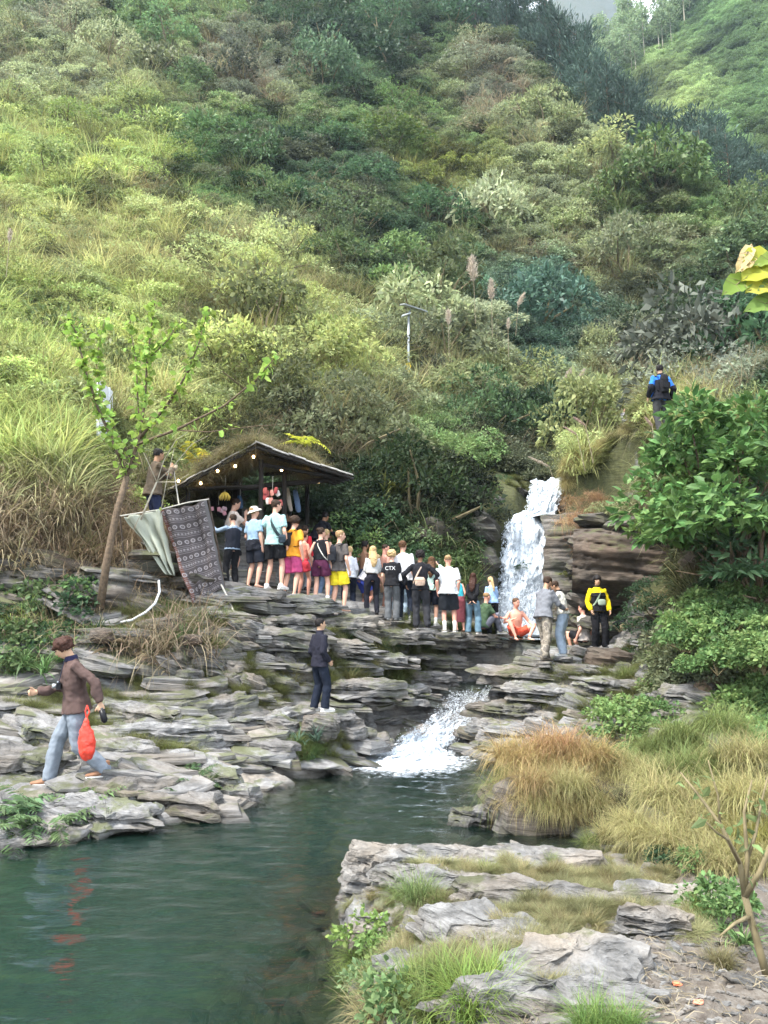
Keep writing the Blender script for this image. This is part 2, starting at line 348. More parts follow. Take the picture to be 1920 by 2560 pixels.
def height(x, y):
    z = base_z(x, y)
    x = np.asarray(x, float); y = np.asarray(y, float)
    z = carve(x, y, z, _cl, .62)
    # face behind the fall
    fy = np.array([20.9, 21.2, 21.3, 21.45, 21.7, 22.2, 22.4, 22.6, 23.4]) + .12
    fz = [FALL[9][0].z - .5, FALL[7][0].z, FALL[6][0].z, FALL[5][0].z, FALL[4][0].z - .15, FALL[3][0].z, FALL[2][0].z, FALL[1][0].z - .15, FALL[0][0].z - .1]
    prof = np.interp(y, fy, fz)
    xl = np.interp(y, [20.8, 21.6, 22.1, 23.2], [3.35, 3.7, 4.4, 4.7]) - .1; xr = np.interp(y, [20.8, 21.6, 22.5, 23.2], [5.1, 5.1, 5.55, 5.75]) + .1
    inx = sstep(-.35, 0, x - xl) * sstep(-.35, 0, xr - x)
    z = np.where((y > 20.6) & (y < 23.6), np.minimum(z, prof) * inx + z * (1 - inx), z)
    z = np.where((y > 20.6) & (y < 23.6), np.maximum(z, prof - .4) * inx + z * (1 - inx), z)
    # base pool bowl: (4.7, 19.6) and middle pool
    dd = np.hypot((x - 5.1) / 2.0, (y - 19.7) / 1.15); z = np.where(dd < 1.3, np.minimum(z, POOLZ - .35 + np.maximum(0, dd - .75) * 1.2), z)
    dd = np.hypot((x - 2.55) / .9, (y - 18.0) / .75); z = np.where(dd < 1.3, np.minimum(z, MIDZ - .22 + np.maximum(0, dd - .75) * .9), z)
    rm = rockmask(x, y); near = 1 - sstep(6, 11, y)
    amp = rm * (0.16 - .09 * near) * sstep(-.5, .2, z)
    z = z + amp * fbm(x * .55 + 3, y * .75, 0, 4) + rm * .02 * fbm(x * 4, y * 4, 3, 3)
    s = z + .16 * x - .05 * y + .10 * fbm(x * .45, y * .45, 9, 3)
    k = rm * sstep(-.25, .05, z)
    lay = layer(s, .16, .9) * (1 - .55 * near) + layer(s + .03 * noise(x * 2, y * 2, 4), .055, .9)
    z = z + k * lay * (.6 + .4 * sstep(-.3, .3, noise(x * .8, y * .8, 30)))
    hill = sstep(20, 27, y)
    z = z + hill * (.9 * fbm(x * .11, y * .11, 5, 4) + .35 * fbm(x * .5, y * .5, 8, 3))
    return z
# lookup table
U0, U1, NU = -1.25, 1.25, 1500
V0, V1, NV = math.log(4 - 2.5), math.log(4 + 160), 1700
_u = np.linspace(U0, U1, NU); _v = np.linspace(V0, V1, NV)
_UU, _VV = np.meshgrid(_u[::3], _v[::3]); _YY = np.exp(_VV) - 4
_zc = base_z(_UU * (_YY + 4), _YY)          # coarse base evaluated once, refined below
_base_full = base_z
_ug, _vg = _u[::3], _v[::3]
def _bil(T, ug, vg, x, y):
    x = np.asarray(x, float); y = np.asarray(y, float)
    u = x / (y + 4); v = np.log(np.maximum(y + 4, 1.4))
    i = np.clip((u - ug[0]) / (ug[1] - ug[0]), 0, len(ug) - 1.001); j = np.clip((v - vg[0]) / (vg[1] - vg[0]), 0, len(vg) - 1.001)
    i0 = i.astype(int); j0 = j.astype(int); fi = i - i0; fj = j - j0
    return (T[j0, i0] * (1 - fi) + T[j0, i0 + 1] * fi) * (1 - fj) + (T[j0 + 1, i0] * (1 - fi) + T[j0 + 1, i0 + 1] * fi) * fj
base_z = lambda x, y: _bil(_zc, _ug, _vg, x, y)
def ground(x, y): return height(x, y)
def gz(x, y): return float(height(np.array([x]), np.array([y]))[0])
def G(px, d, dz=0.0):
    x = (px - 960) / F * d * .99
    for _ in range(3):
        z = gz(x, d); dep = d * math.cos(PITCH) + (z - CAMZ) * math.sin(PITCH); x = (px - 960) / F * dep
    return Vector((x, d, z + dz))
def hit(px, py, d0=2.5, d1=150, n=500):
    """first point of the ground seen at this photo pixel"""
    ds = np.exp(np.linspace(math.log(d0), math.log(d1), n)); v = (1280 - py) / F
    t = ds / (math.cos(PITCH) - v * math.sin(PITCH)); x = t * (px - 960) / F; z = CAMZ + t * (math.sin(PITCH) + v * math.cos(PITCH))
    h = height(x, ds); k = np.nonzero(h > z)[0]
    k = k[0] if len(k) else n - 1
    return Vector((x[k], ds[k], max(h[k], -9)))
def normal(x, y, e=.15):
    dx = (gz(x + e, y) - gz(x - e, y)) / (2 * e); dy = (gz(x, y + e) - gz(x, y - e)) / (2 * e)
    return Vector((-dx, -dy, 1)).normalized()

def grid_mesh(name, us, vs, mat, jitter=0):
    UU, VV = np.meshgrid(us, vs); Y = np.exp(VV) - 4; X = UU * (Y + 4); Z = height(X, Y)
    if jitter:                                     # ledges push out and undercut
        k = rockmask(X, Y) * sstep(0, .2, Z) * jitter
        X = X + k * noise(X * 3, Y * 3, Z * 9); Y = Y + k * noise(X * 3 + 9, Y * 3, Z * 9)
    V = np.stack([X.ravel(), Y.ravel(), Z.ravel()], -1); nu, nv = len(us), len(vs)
    a = (np.arange(nv - 1)[:, None] * nu + np.arange(nu - 1)[None]).ravel()
    Fc = np.stack([a, a + 1, a + 1 + nu, a + nu], -1)
    return mesh_np(name, V, Fc, mat, True), X, Y, Z
def ground_mat(name, far=False):
    m, nt, b = new_mat(name)
    g = N(nt, 'ShaderNodeNewGeometry'); n2 = N(nt, 'ShaderNodeTexNoise', Scale=.5, Detail=9.0, Roughness=.65); nt.links.new(g.outputs['Position'], n2.inputs['Vector'])
    n3 = N(nt, 'ShaderNodeTexNoise', Scale=7.0, Detail=6.0); nt.links.new(g.outputs['Position'], n3.inputs['Vector'])
    c = ramp(nt, n2.outputs['Fac'], [(.3, (.035, .045, .018)), (.5, (.06, .065, .028)), (.7, (.09, .075, .04))])
    c = mixc(nt, mathn(nt, 'MULTIPLY', n3.outputs['Fac'], .5), c, (.02, .025, .012))
    nt.links.new(c, b.inputs['Base Color']); b.inputs['Roughness'].default_value = 1; b.inputs['Specular IOR Level'].default_value = .05
    bump(nt, b, n3.outputs['Fac'], 1, .2); return m
M['hill'] = ground_mat('hill_soil')
# near ground: slate with soil where the 'soil' attribute says
def near_ground_mat():
    m = rock_mat('slate_ground', (.235, .23, .225), (.04, .038, .036), (.31, .26, .20), .2, world=True, wetz=1)
    nt = m.node_tree; b = nt.nodes['Principled BSDF']
    src = b.inputs['Base Color'].links[0].from_socket
    at = N(nt, 'ShaderNodeAttribute', attribute_name='soil')
    g = N(nt, 'ShaderNodeNewGeometry'); n = N(nt, 'ShaderNodeTexNoise', Scale=9.0, Detail=10.0, Roughness=.75); nt.links.new(g.outputs['Position'], n.inputs['Vector'])
    soil = ramp(nt, n.outputs['Fac'], [(.3, (.055, .043, .034)), (.5, (.11, .092, .075)), (.66, (.19, .17, .145))])
    n2 = N(nt, 'ShaderNodeTexNoise', Scale=2.5, Detail=6.0); nt.links.new(g.outputs['Position'], n2.inputs['Vector'])
    f = ramp(nt, mathn(nt, 'ADD', at.outputs['Fac'], mathn(nt, 'MULTIPLY', mathn(nt, 'SUBTRACT', n2.outputs['Fac'], .5), .9)), [(.42, (0, 0, 0)), (.58, (1, 1, 1))])
    c = mixc(nt, f, src, soil)
    at2 = N(nt, 'ShaderNodeAttribute', attribute_name='green')
    f2 = ramp(nt, mathn(nt, 'ADD', at2.outputs['Fac'], mathn(nt, 'MULTIPLY', mathn(nt, 'SUBTRACT', n2.outputs['Fac'], .5), .6)), [(.45, (0, 0, 0)), (.6, (1, 1, 1))])
    gr = ramp(nt, n.outputs['Fac'], [(.3, (.03, .03, .014)), (.6, (.075, .08, .03))])
    c = mixc(nt, f2, c, gr); nt.links.new(c, b.inputs['Base Color']); return m
M['nearground'] = near_ground_mat()
def vegmask(x, y, z):
    """0..1: how overgrown the ground is, from where things stand in the gully"""
    px, py, dep = proj(x, y, z)
    g = sstep(19.5, 21.5, y)
    L = sstep(1500, 1380, py + .35 * (px - 0) * 0) * sstep(640, 480, px) * sstep(12.5, 13.5, y)
    g = np.maximum(g, L)
    R = sstep(1530, 1640, px) * sstep(1620, 1500, py) * sstep(12, 13, y); g = np.maximum(g, R)
    g = np.maximum(g, sstep(1680, 1850, px) * sstep(9, 10, y) * .9)
    for cx, cy, rx, ry, k in ((1390,1960,200,110,1),(1750,1930,230,140,.9),(1600,1800,130,60,.8),(170,1640,260,70,.75),(470,1590,230,70,.8),(950,1640,200,35,.8),(960,1690,110,55,.75),(1170,1625,160,30,.85),(1790,1660,200,90,.8),(430,1860,60,30,.6),(760,1880,80,50,.7)):
        q = 1 - np.hypot((px - cx) / rx, (py - cy) / ry); g = np.maximum(g, k * sstep(0, .45, q) * (y > 8))
    return g
def soilmask(x, y, z):
    px, py, dep = proj(x, y, z)
    s = sstep(7.8, 6.8, y) * (.30 + .5 * sstep(1350, 1800, px + (2300 - py) * .0)) * (x > -.6)
    s = np.maximum(s, sstep(7.6, 6.6, y) * sstep(2430, 2520, py) * .5 * (px > 1250))
    return np.where(z > .02, s, 0)
fine = np.arange(-.44, .4401, .0023)
us = np.concatenate([np.linspace(-1.2, -.45, 40), fine, np.linspace(.45, 1.2, 40)])
VB = math.log(4 + 24.5)
vs1 = np.concatenate([np.linspace(math.log(4 - 2.2), math.log(4 + 2.4), 30), np.arange(math.log(4 + 2.45), math.log(4 + 17.5), .0031), np.arange(math.log(4 + 17.5) + .0015, VB, .0022)])
me, X, Y, Z = grid_mesh('stream_bank', us, vs1, M['nearground'], .05)
for nm, fn in (('soil', soilmask), ('green', vegmask)):
    at = me.attributes.new(nm, 'FLOAT', 'POINT'); at.data.foreach_set('value', fn(X, Y, Z).ravel().astype(np.float32))
stream_bank = tag(link('stream_bank', me), kind='structure')
me, X, Y, Z = grid_mesh('hillside', np.linspace(-1.2, 1.2, 500), np.linspace(VB - .004, math.log(4 + 145), 330), M['hill'])
hillside = tag(link('hillside', me), kind='structure')

# ------------------------------------------------------------------ far hill and far mountain
def far_z(x, y):
    # flank rising to the right of the gully, 85-200 m away
    z = 53 + 1.3 * (y - 90) + .85 * (x - 50.6) - 2.2 * np.maximum(0, 41 - x + .25 * (y - 150)) - 2.6 * np.maximum(0, y - 150) - .5 * np.maximum(0, x - 120)
    return z + 4 * fbm(x * .03, y * .03, 2, 4) + 1.0 * fbm(x * .2, y * .2, 6, 3)
xs, ys = np.linspace(-10, 220, 220), np.linspace(75, 220, 200); XX, YY = np.meshgrid(xs, ys)
ZZ = far_z(XX, YY); a = (np.arange(199)[:, None] * 220 + np.arange(219)[None]).ravel()
far_hill = tag(link('far_hill', mesh_np('far_hill', np.stack([XX.ravel(), YY.ravel(), ZZ.ravel()], -1), np.stack([a, a + 1, a + 221, a + 220], -1), M['hill'], True)), kind='structure')
xs, ys = np.linspace(-600, 1400, 160), np.linspace(500, 1050, 100); XX, YY = np.meshgrid(xs, ys)
pk = P(1425, 10, 700)
ZZ = -20 + (pk.z + 30) * np.exp(-(np.abs(XX - pk.x) / 235) ** 1.6 - ((YY - 700) / 200) ** 2) * (1 + .22 * fbm(XX * .008, YY * .008, 3, 6)) + 40 * fbm(XX * .01, YY * .01, 1, 4)
a = (np.arange(99)[:, None] * 160 + np.arange(159)[None]).ravel()
tag(link('mountain', mesh_np('mountain', np.stack([XX.ravel(), YY.ravel(), ZZ.ravel()], -1), np.stack([a, a + 1, a + 161, a + 160], -1), M['hill'], True)), kind='structure')
q = 5000.0
tag(link('ground', mesh_np('ground', [(-q, -1500, -30), (q, -1500, -30), (q, 3500, -30), (-q, 3500, -30)], [[0, 1, 2, 3]], M['hill'])), kind='structure')
# haze
MH = bpy.data.materials.new('air_haze'); MH.use_nodes = True; nt = MH.node_tree; nt.nodes.clear()
out = nt.nodes.new('ShaderNodeOutputMaterial'); pv = nt.nodes.new('ShaderNodeVolumePrincipled')
pv.inputs['Color'].default_value = (.66, .82, 1, 1); pv.inputs['Density'].default_value = .00033; pv.inputs['Anisotropy'].default_value = .25
nt.links.new(pv.outputs[0], out.inputs['Volume'])
HAZE = MB().box((0, 1000, 349), (10400, 5400, 764)).build('haze', MH)
tag(HAZE, 'thin pale blue haze filling the valley air', kind='stuff')
# ------------------------------------------------------------------ water
def water_mat():
    m, nt, b = new_mat('pool_water'); nt.nodes.remove(b)
    g = N(nt, 'ShaderNodeNewGeometry')
    mp = N(nt, 'ShaderNodeMapping'); nt.links.new(g.outputs['Position'], mp.inputs['Vector']); mp.inputs['Scale'].default_value = (1.0, 2.6, 1); mp.inputs['Rotation'].default_value = (0, 0, rad(-14))
    n1 = N(nt, 'ShaderNodeTexNoise', Scale=1.6, Detail=3.5, Distortion=.8); nt.links.new(mp.outputs[0], n1.inputs['Vector'])
    n2 = N(nt, 'ShaderNodeTexNoise', Scale=9.0, Detail=3.0); nt.links.new(mp.outputs[0], n2.inputs['Vector'])
    at = N(nt, 'ShaderNodeAttribute', attribute_name='rough')
    h = mathn(nt, 'ADD', n1.outputs['Fac'], mathn(nt, 'MULTIPLY', n2.outputs['Fac'], mathn(nt, 'ADD', .18, at.outputs['Fac'])))
    bp = nt.nodes.new('ShaderNodeBump'); bp.inputs['Strength'].default_value = .42; bp.inputs['Distance'].default_value = .035; nt.links.new(h, bp.inputs['Height'])
    gl = N(nt, 'ShaderNodeBsdfGlossy', Roughness=.03); nt.links.new(bp.outputs[0], gl.inputs['Normal']); gl.inputs['Color'].default_value = (.95, .97, 1, 1)
    fr = N(nt, 'ShaderNodeFresnel', IOR=1.333); nt.links.new(bp.outputs[0], fr.inputs['Normal'])
    tr = N(nt, 'ShaderNodeBsdfTransparent'); tr.inputs['Color'].default_value = (.66, .74, .62, 1)
    df = N(nt, 'ShaderNodeBsdfDiffuse'); df.inputs['Color'].default_value = (.009, .028, .021, 1)
    mk = N(nt, 'ShaderNodeAttribute', attribute_name='murk')
    m1 = N(nt, 'ShaderNodeMixShader'); nt.links.new(mk.outputs['Fac'], m1.inputs[0]); nt.links.new(tr.outputs[0], m1.inputs[1]); nt.links.new(df.outputs[0], m1.inputs[2])
    m2 = N(nt, 'ShaderNodeMixShader'); nt.links.new(mathn(nt, 'MULTIPLY', fr.outputs[0], 1.15, True), m2.inputs[0]); nt.links.new(m1.outputs[0], m2.inputs[1]); nt.links.new(gl.outputs[0], m2.inputs[2])
    # foam
    fo = N(nt, 'ShaderNodeAttribute', attribute_name='foam'); n3 = N(nt, 'ShaderNodeTexNoise', Scale=7.0, Detail=9.0, Roughness=.75, Distortion=1.0); nt.links.new(mp.outputs[0], n3.inputs['Vector'])
    ff = ramp(nt, mathn(nt, 'ADD', fo.outputs['Fac'], mathn(nt, 'MULTIPLY', mathn(nt, 'SUBTRACT', n3.outputs['Fac'], .5), 1.7)), [(.5, (0, 0, 0)), (.78, (1, 1, 1))])
    fd = N(nt, 'ShaderNodeBsdfDiffuse'); fd.inputs['Color'].default_value = (.72, .77, .82, 1)
    m3 = N(nt, 'ShaderNodeMixShader'); nt.links.new(mathn(nt, 'MULTIPLY', ff, .9), m3.inputs[0]); nt.links.new(m2.outputs[0], m3.inputs[1]); nt.links.new(fd.outputs[0], m3.inputs[2])
    nt.links.new(m3.outputs[0], nt.nodes['Material Output'].inputs['Surface']); return m
M['water'] = water_mat()
def water_sheet(name, label_ignored, X, Y, z0, foam, rough, amp=.012):
    Z = z0 + amp * fbm(X * 2.2 + Y * .4, Y * 4.5, 3, 3) * (1 + 2.5 * rough); gzv = height(X, Y); dep = np.maximum(z0 - gzv, 0)
    nv, nu = X.shape; a = (np.arange(nv - 1)[:, None] * nu + np.arange(nu - 1)[None]).ravel(); Fq = np.stack([a, a + 1, a + 1 + nu, a + nu], -1)
    keep = (gzv.ravel()[Fq] < z0 + .08).any(1)
    me = mesh_np(name, np.stack([X.ravel(), Y.ravel(), Z.ravel()], -1), Fq[keep], M['water'], True)
    for nm, v in (('murk', .95 * (1 - np.exp(-dep * .95))), ('foam', foam), ('rough', rough)):
        at = me.attributes.new(nm, 'FLOAT', 'POINT'); at.data.foreach_set('value', np.broadcast_to(v, X.shape).ravel().astype(np.float32))
    return tag(link(name, me), kind='structure')
cb = _cl[3]; vv = np.linspace(math.log(4 - 2), math.log(4 + 16), 420); uu = np.linspace(-.9, .42, 420); UU, VV = np.meshgrid(uu, vv); Y = np.exp(VV) - 4; X = UU * (Y + 4)
dC = np.hypot((X - (cb[0] - .5)) / 1.25, (Y - (cb[1] - 1.0)) / 1.5); foam = np.clip(1.02 - dC * .62, 0, 1) * (dC < 1.8) + .16 * np.exp(-np.hypot((X - cb[0] + .9) / 2.6, (Y - cb[1] + 3) / 3.0) ** 2)
rough = np.clip(1.15 - np.hypot(X - cb[0], Y - cb[1]) / 6.5, .06, 1)
water_sheet('stream_pool', '', X, Y, 0.0, foam, rough)
XX, YY = np.meshgrid(np.linspace(1.2, 3.8, 60), np.linspace(17.0, 19.2, 60)); water_sheet('middle_pool', '', XX, YY, MIDZ, .15, .5)
XX, YY = np.meshgrid(np.linspace(2.9, 7.6, 90), np.linspace(18.3, 21.3, 70)); dF = np.abs(YY - 20.85) / 1.1 + np.abs(XX - 4.3) / 2.6
water_sheet('plunge_pool', '', XX, YY, POOLZ, np.clip(1.2 - dF * .8, .1, 1), .8)
def foam_mat():
    m, nt, b = new_mat('white_water')
    uv = N(nt, 'ShaderNodeAttribute', attribute_name='flow')
    mp = N(nt, 'ShaderNodeMapping'); nt.links.new(uv.outputs['Vector'], mp.inputs['Vector']); mp.inputs['Scale'].default_value = (13, 4.2, 1)
    n1 = N(nt, 'ShaderNodeTexNoise', Scale=1.3, Detail=9.0, Roughness=.72, Distortion=.8); nt.links.new(mp.outputs[0], n1.inputs['Vector'])
    mp2 = N(nt, 'ShaderNodeMapping'); nt.links.new(uv.outputs['Vector'], mp2.inputs['Vector']); mp2.inputs['Scale'].default_value = (1.2, .6, 1)
    n2 = N(nt, 'ShaderNodeTexNoise', Scale=2.0, Detail=3.0); nt.links.new(mp2.outputs[0], n2.inputs['Vector'])
    s = mathn(nt, 'ADD', mathn(nt, 'MULTIPLY', n1.outputs['Fac'], .8), mathn(nt, 'MULTIPLY', n2.outputs['Fac'], .35))
    th = N(nt, 'ShaderNodeAttribute', attribute_name='thick')
    f = ramp(nt, mathn(nt, 'ADD', s, mathn(nt, 'MULTIPLY', th.outputs['Fac'], .30)), [(.56, (0, 0, 0)), (.66, (1, 1, 1))])
    c = ramp(nt, n1.outputs['Fac'], [(.38, (.30, .37, .44)), (.58, (.74, .78, .82))])
    nt.links.new(c, b.inputs['Base Color']); b.inputs['Roughness'].default_value = .45
    bump(nt, b, n1.outputs['Fac'], .5, .04)
    tl = N(nt, 'ShaderNodeBsdfTranslucent'); tl.inputs['Color'].default_value = (.8, .86, .92, 1); ms0 = N(nt, 'ShaderNodeMixShader'); ms0.inputs[0].default_value = .12
    nt.links.new(b.outputs[0], ms0.inputs[1]); nt.links.new(tl.outputs[0], ms0.inputs[2])
    t = N(nt, 'ShaderNodeBsdfTransparent'); ms = N(nt, 'ShaderNodeMixShader'); nt.links.new(f, ms.inputs[0]); nt.links.new(t.outputs[0], ms.inputs[1]); nt.links.new(ms0.outputs[0], ms.inputs[2])
    nt.links.new(ms.outputs[0], nt.nodes['Material Output'].inputs['Surface']); return m
M['foam'] = foam_mat(); M['drop'] = plain('water_drop', (.68, .73, .78), .3, .1)
def resample(line, n):
    L = np.array([tuple(p) for p in line]); s = np.concatenate([[0], np.cumsum(np.linalg.norm(np.diff(L, axis=0), axis=1))]); t = np.linspace(0, s[-1], n)
    return np.stack([np.interp(t, s, L[:, k]) for k in range(3)], -1), t
def flow_sheet(Lf, Rt, nu, nv, amp, off, seed, thick, shrink=0.0):
    A, t = resample(Lf, nv); B, _ = resample(Rt, nv); s = np.linspace(shrink, 1 - shrink, nu); Q = A[:, None] * (1 - s)[None, :, None] + B[:, None] * s[None, :, None]
    T = np.gradient(Q, axis=0); S = np.gradient(Q, axis=1); Nn = np.cross(S, T); Nn /= np.linalg.norm(Nn, axis=2)[..., None]; Nn *= np.where(Nn[..., 1:2] > 0, -1, 1)
    wd = np.linalg.norm(A[0] - B[0]); uu_ = s[None] * wd + 0 * t[:, None]; vv_ = t[:, None] + 0 * s[None]
    Q = Q + Nn * (off + amp * fbm(uu_ * 3.5 + seed, vv_ * 1.2, seed, 4))[..., None]
    edge = amp * 1.6 * fbm(vv_ * 2.2, uu_ * 0 + seed, 3, 4); Q[..., 0] += edge * (np.abs(s - .5)[None] * 2) ** 4 * np.sign(s - .5)[None]
    a = (np.arange(nv - 1)[:, None] * nu + np.arange(nu - 1)[None]).ravel(); Fq = np.stack([a, a + 1, a + 1 + nu, a + nu], -1)
    ed = 1 - (np.abs(s - .5) * 2) ** 5 * .9
    return Q.reshape(-1, 3), Fq, np.stack([uu_ + seed * 3, vv_, 0 * uu_], -1).reshape(-1, 3), (thick(t / t[-1])[:, None] * ed[None]).ravel()
def flow_obj(name, parts, parent, label=None):
    V = []; Fq = []; U = []; Tk = []; n = 0
    for v, f, u, k in parts: V.append(v); Fq.append(f + n); U.append(u); Tk.append(k); n += len(v)
    me = mesh_np(name, np.concatenate(V), np.concatenate(Fq), M['foam'], True)
    a = me.attributes.new('flow', 'FLOAT_VECTOR', 'POINT'); a.data.foreach_set('vector', np.concatenate(U).astype(np.float32).ravel())
    a = me.attributes.new('thick', 'FLOAT', 'POINT'); a.data.foreach_set('value', np.concatenate(Tk).astype(np.float32)); return link(name, me, parent)
def drops(name, Lf, Rt, n, size, spread, seed, parent, stretch=2.2, lo=0, hi=1, wide=.06):
    r = np.random.default_rng(seed); A, t = resample(Lf, 200); B, _ = resample(Rt, 200); i = (r.uniform(lo, hi, n) * 199).astype(int); s = r.uniform(-wide, 1 + wide, n)[:, None]
    c = A[i] * (1 - s) + B[i] * s; T = np.gradient(A, axis=0)[i]; T /= np.linalg.norm(T, axis=1)[:, None]
    c = c + np.abs(r.normal(0, spread, n))[:, None] * np.array([0, -1, .6])[None] + r.normal(0, .02, (n, 3)); L = size * r.uniform(.4, 1.6, n)[:, None] ** 1.5
    X_ = np.array([1, 0, 0])[None] * L; Y_ = np.array([0, 1, 0])[None] * L; Tt = T * L * stretch
    V = np.stack([c - Tt, c + X_, c + Y_, c - X_, c - Y_, c + Tt], 1).reshape(-1, 3); b = (np.arange(n) * 6)[:, None]
    Fq = np.concatenate([b + np.array(q)[None] for q in ((0, 1, 2), (0, 2, 3), (0, 3, 4), (0, 4, 1), (5, 2, 1), (5, 3, 2), (5, 4, 3), (5, 1, 4))])
    return tag(link(name, mesh_np(name, V, Fq, M['drop'], True), parent), kind='stuff')
FL = [p[0] for p in FALL]; FR = [p[1] for p in FALL]
wf = tag(empty('waterfall'), 'tall white two step waterfall pouring down the dark rock face', 'waterfall'); wf['kind'] = 'stuff'
one = lambda t: np.ones_like(t)
flow_obj('water_sheet', [flow_sheet(FL, FR, 60, 260, .09, .10, 1, lambda t: .70 + .25 * np.exp(-((t - .32) / .1) ** 2) + .4 * sstep(.85, 1, t) - .06 * sstep(.5, .7, t) * sstep(.9, .8, t)), flow_sheet(FL, FR, 50, 240, .12, .22, 2, lambda t: .30 + .35 * np.exp(-((t - .33) / .08) ** 2) + .35 * sstep(.85, 1, t), .04), flow_sheet(FL, FR, 40, 200, .12, .02, 5, lambda t: .25 * one(t), .02)], wf)
drops('spray', FL, FR, 12000, .009, .10, 3, wf); drops('spray', FL, FR, 3500, .010, .28, 4, wf, 1.2, .82, 1, .15)
cs = tag(empty('cascade'), 'short foaming cascade tumbling into the green pool', 'cascade'); cs['kind'] = 'stuff'
raise_ = lambda L, h: [Vector((p.x, p.y, p.z + h * k)) for p, k in zip(L, (.35, 1, 1, .8, .3))]
flow_obj('water_sheet', [flow_sheet(raise_(CASC_L, .10), raise_(CASC_R, .10), 90, 200, .11, .03, 3, lambda t: -.25 + .55 * sstep(.15, .8, t)), flow_sheet(raise_(CASC_L, .16), raise_(CASC_R, .16), 80, 180, .15, .06, 4, lambda t: -.32 + .4 * sstep(.25, .8, t), .05)], cs)
drops('spray', CASC_L, CASC_R, 6000, .008, .10, 6, cs, 1.3, .08, 1, .02)
drops('spray', CASC_L, CASC_R, 1600, .007, .25, 7, cs, 1.0, .2, 1, .1)
# ------------------------------------------------------------------ slate slabs, boulders, layered ledges
def slab_mesh(name, seed, mat, layers=4, nseg=9, L=1.0, W=.7, H=.16, rough=.16, taper=.12):
    """a stack of thin broken plates, about 1 m long"""
    r = random.Random(seed); th0 = r.uniform(0, 6); base = [(1 + r.uniform(-rough, rough)) for _ in range(nseg)]; an = [2 * math.pi * (i + r.uniform(-.25, .25)) / nseg for i in range(nseg)]
    mb = MB(); z = -H * .6; zs = [z]; layers = max(2, layers)
    hs = [r.uniform(.5, 1.5) for _ in range(layers)]; sm = sum(hs); hs = [h / sm * H * 1.3 for h in hs]; px_, py_ = 0, 0
    for k, h in enumerate(hs):
        sc_ = 1 - taper * k / layers + r.uniform(-.10, .07); ox, oy = px_ + r.uniform(-.05, .05) * L, py_ + r.uniform(-.05, .05) * W
        ring = [(math.cos(a) * L / 2 * b * sc_ * (1 + r.choice((0, 0, 0, -.22)) + r.uniform(-.07, .07)) + ox, math.sin(a) * W / 2 * b * sc_ * (1 + r.choice((0, 0, 0, -.25)) + r.uniform(-.07, .07)) + oy) for a, b in zip(an, base)]
        tl = (r.uniform(-.07, .07), r.uniform(-.07, .07)); zf = lambda x, y, z: z + tl[0] * x + tl[1] * y + (r.uniform(-.012, .012) if k == layers - 1 else 0)
        bot = [(x, y, z + (0 if k else -.02)) for x, y in ring]; top = [(x * (e_ := r.uniform(.90, .985)), y * e_, zf(x, y, z + h * .96)) for x, y in ring]; n = nseg
        cpt = [(0 + ox + r.uniform(-.1, .1) * L, 0 + oy, z + h + r.uniform(.0, .05) * (k == layers - 1))]
        Fc = [[i, (i + 1) % n, n + (i + 1) % n, n + i] for i in range(n)]
        if k == layers - 1:
            mid = [(cpt[0][0] + (x - cpt[0][0]) * (m_ := r.uniform(.35, .72)), cpt[0][1] + (y - cpt[0][1]) * m_, z_ * (1 - .5) + cpt[0][2] * .5 + r.uniform(-.01, .01)) for x, y, z_ in top]; V = bot + top + mid + cpt
            Fc += [[n + i, n + (i + 1) % n, 2 * n + (i + 1) % n, 2 * n + i] for i in range(n)] + [[2 * n + i, 2 * n + (i + 1) % n, 3 * n] for i in range(n)]
        else: V = bot + top + cpt; Fc += [[n + i, n + (i + 1) % n, 2 * n] for i in range(n)]
        if k == 0: Fc.append(list(range(n))[::-1])
        else: Fc.append(list(range(n))[::-1])
        mb.add(V, Fc); z += h
    return mb.mesh(name, M[mat])
SLAB = [slab_mesh('rock_slab', s, 'rock', 2 + s % 2, 8 + s % 4, W=.5 + .12 * (s % 4), H=.08 + .035 * (s % 5), rough=.24) for s in range(18)]
SLABN = [slab_mesh('rock_slab_near', s, 'rock_near', 3, 9, W=.5 + .1 * (s % 3), H=.07 + .03 * (s % 3)) for s in range(8)]
SLABD = [slab_mesh('dark_slab', s, 'rock_dark', 2 + s % 3, 8, W=.5 + .1 * (s % 3), H=.16 + .06 * (s % 4)) for s in range(8)]
def boulder_mesh(name, seed, mat, nu=14, nv=9, flat=.7, jag=.22, strata=.05, fine=1):
    r = np.random.default_rng(seed); mb = MB().ball((0, 0, 0), (.5, .5, .5), nu * fine, nv * fine); V = np.array(mb.v); n = V / (np.linalg.norm(V, axis=1)[:, None] + 1e-9)
    d = 1 + jag * fbm(n[:, 0] * 1.6 + seed * 7, n[:, 1] * 1.6, n[:, 2] * 1.6, 4) * 1.6
    V = n * .5 * d[:, None]; V = np.sign(V) * np.abs(V) ** .82 * .5 ** .18; V[:, 2] *= flat
    V[:, 2] += layer(V[:, 2] + .05 * V[:, 0], .09, .7); V[:, :2] *= (1 + strata * np.sin(V[:, 2] * 70 + V[:, 0] * 4) * 1.0)[:, None]
    mb.v = [tuple(q) for q in V]; return mb.mesh(name, M[mat])
BOULD = [boulder_mesh('boulder', s, 'rock', 14, 9, .65) for s in range(5)]
BOULDD = [boulder_mesh('dark_boulder', s + 20, 'rock_dark', 14, 9, .7) for s in range(4)]
DIP = (rad(7), rad(7))           # the slate dips gently to the right
rr = random.Random(3)
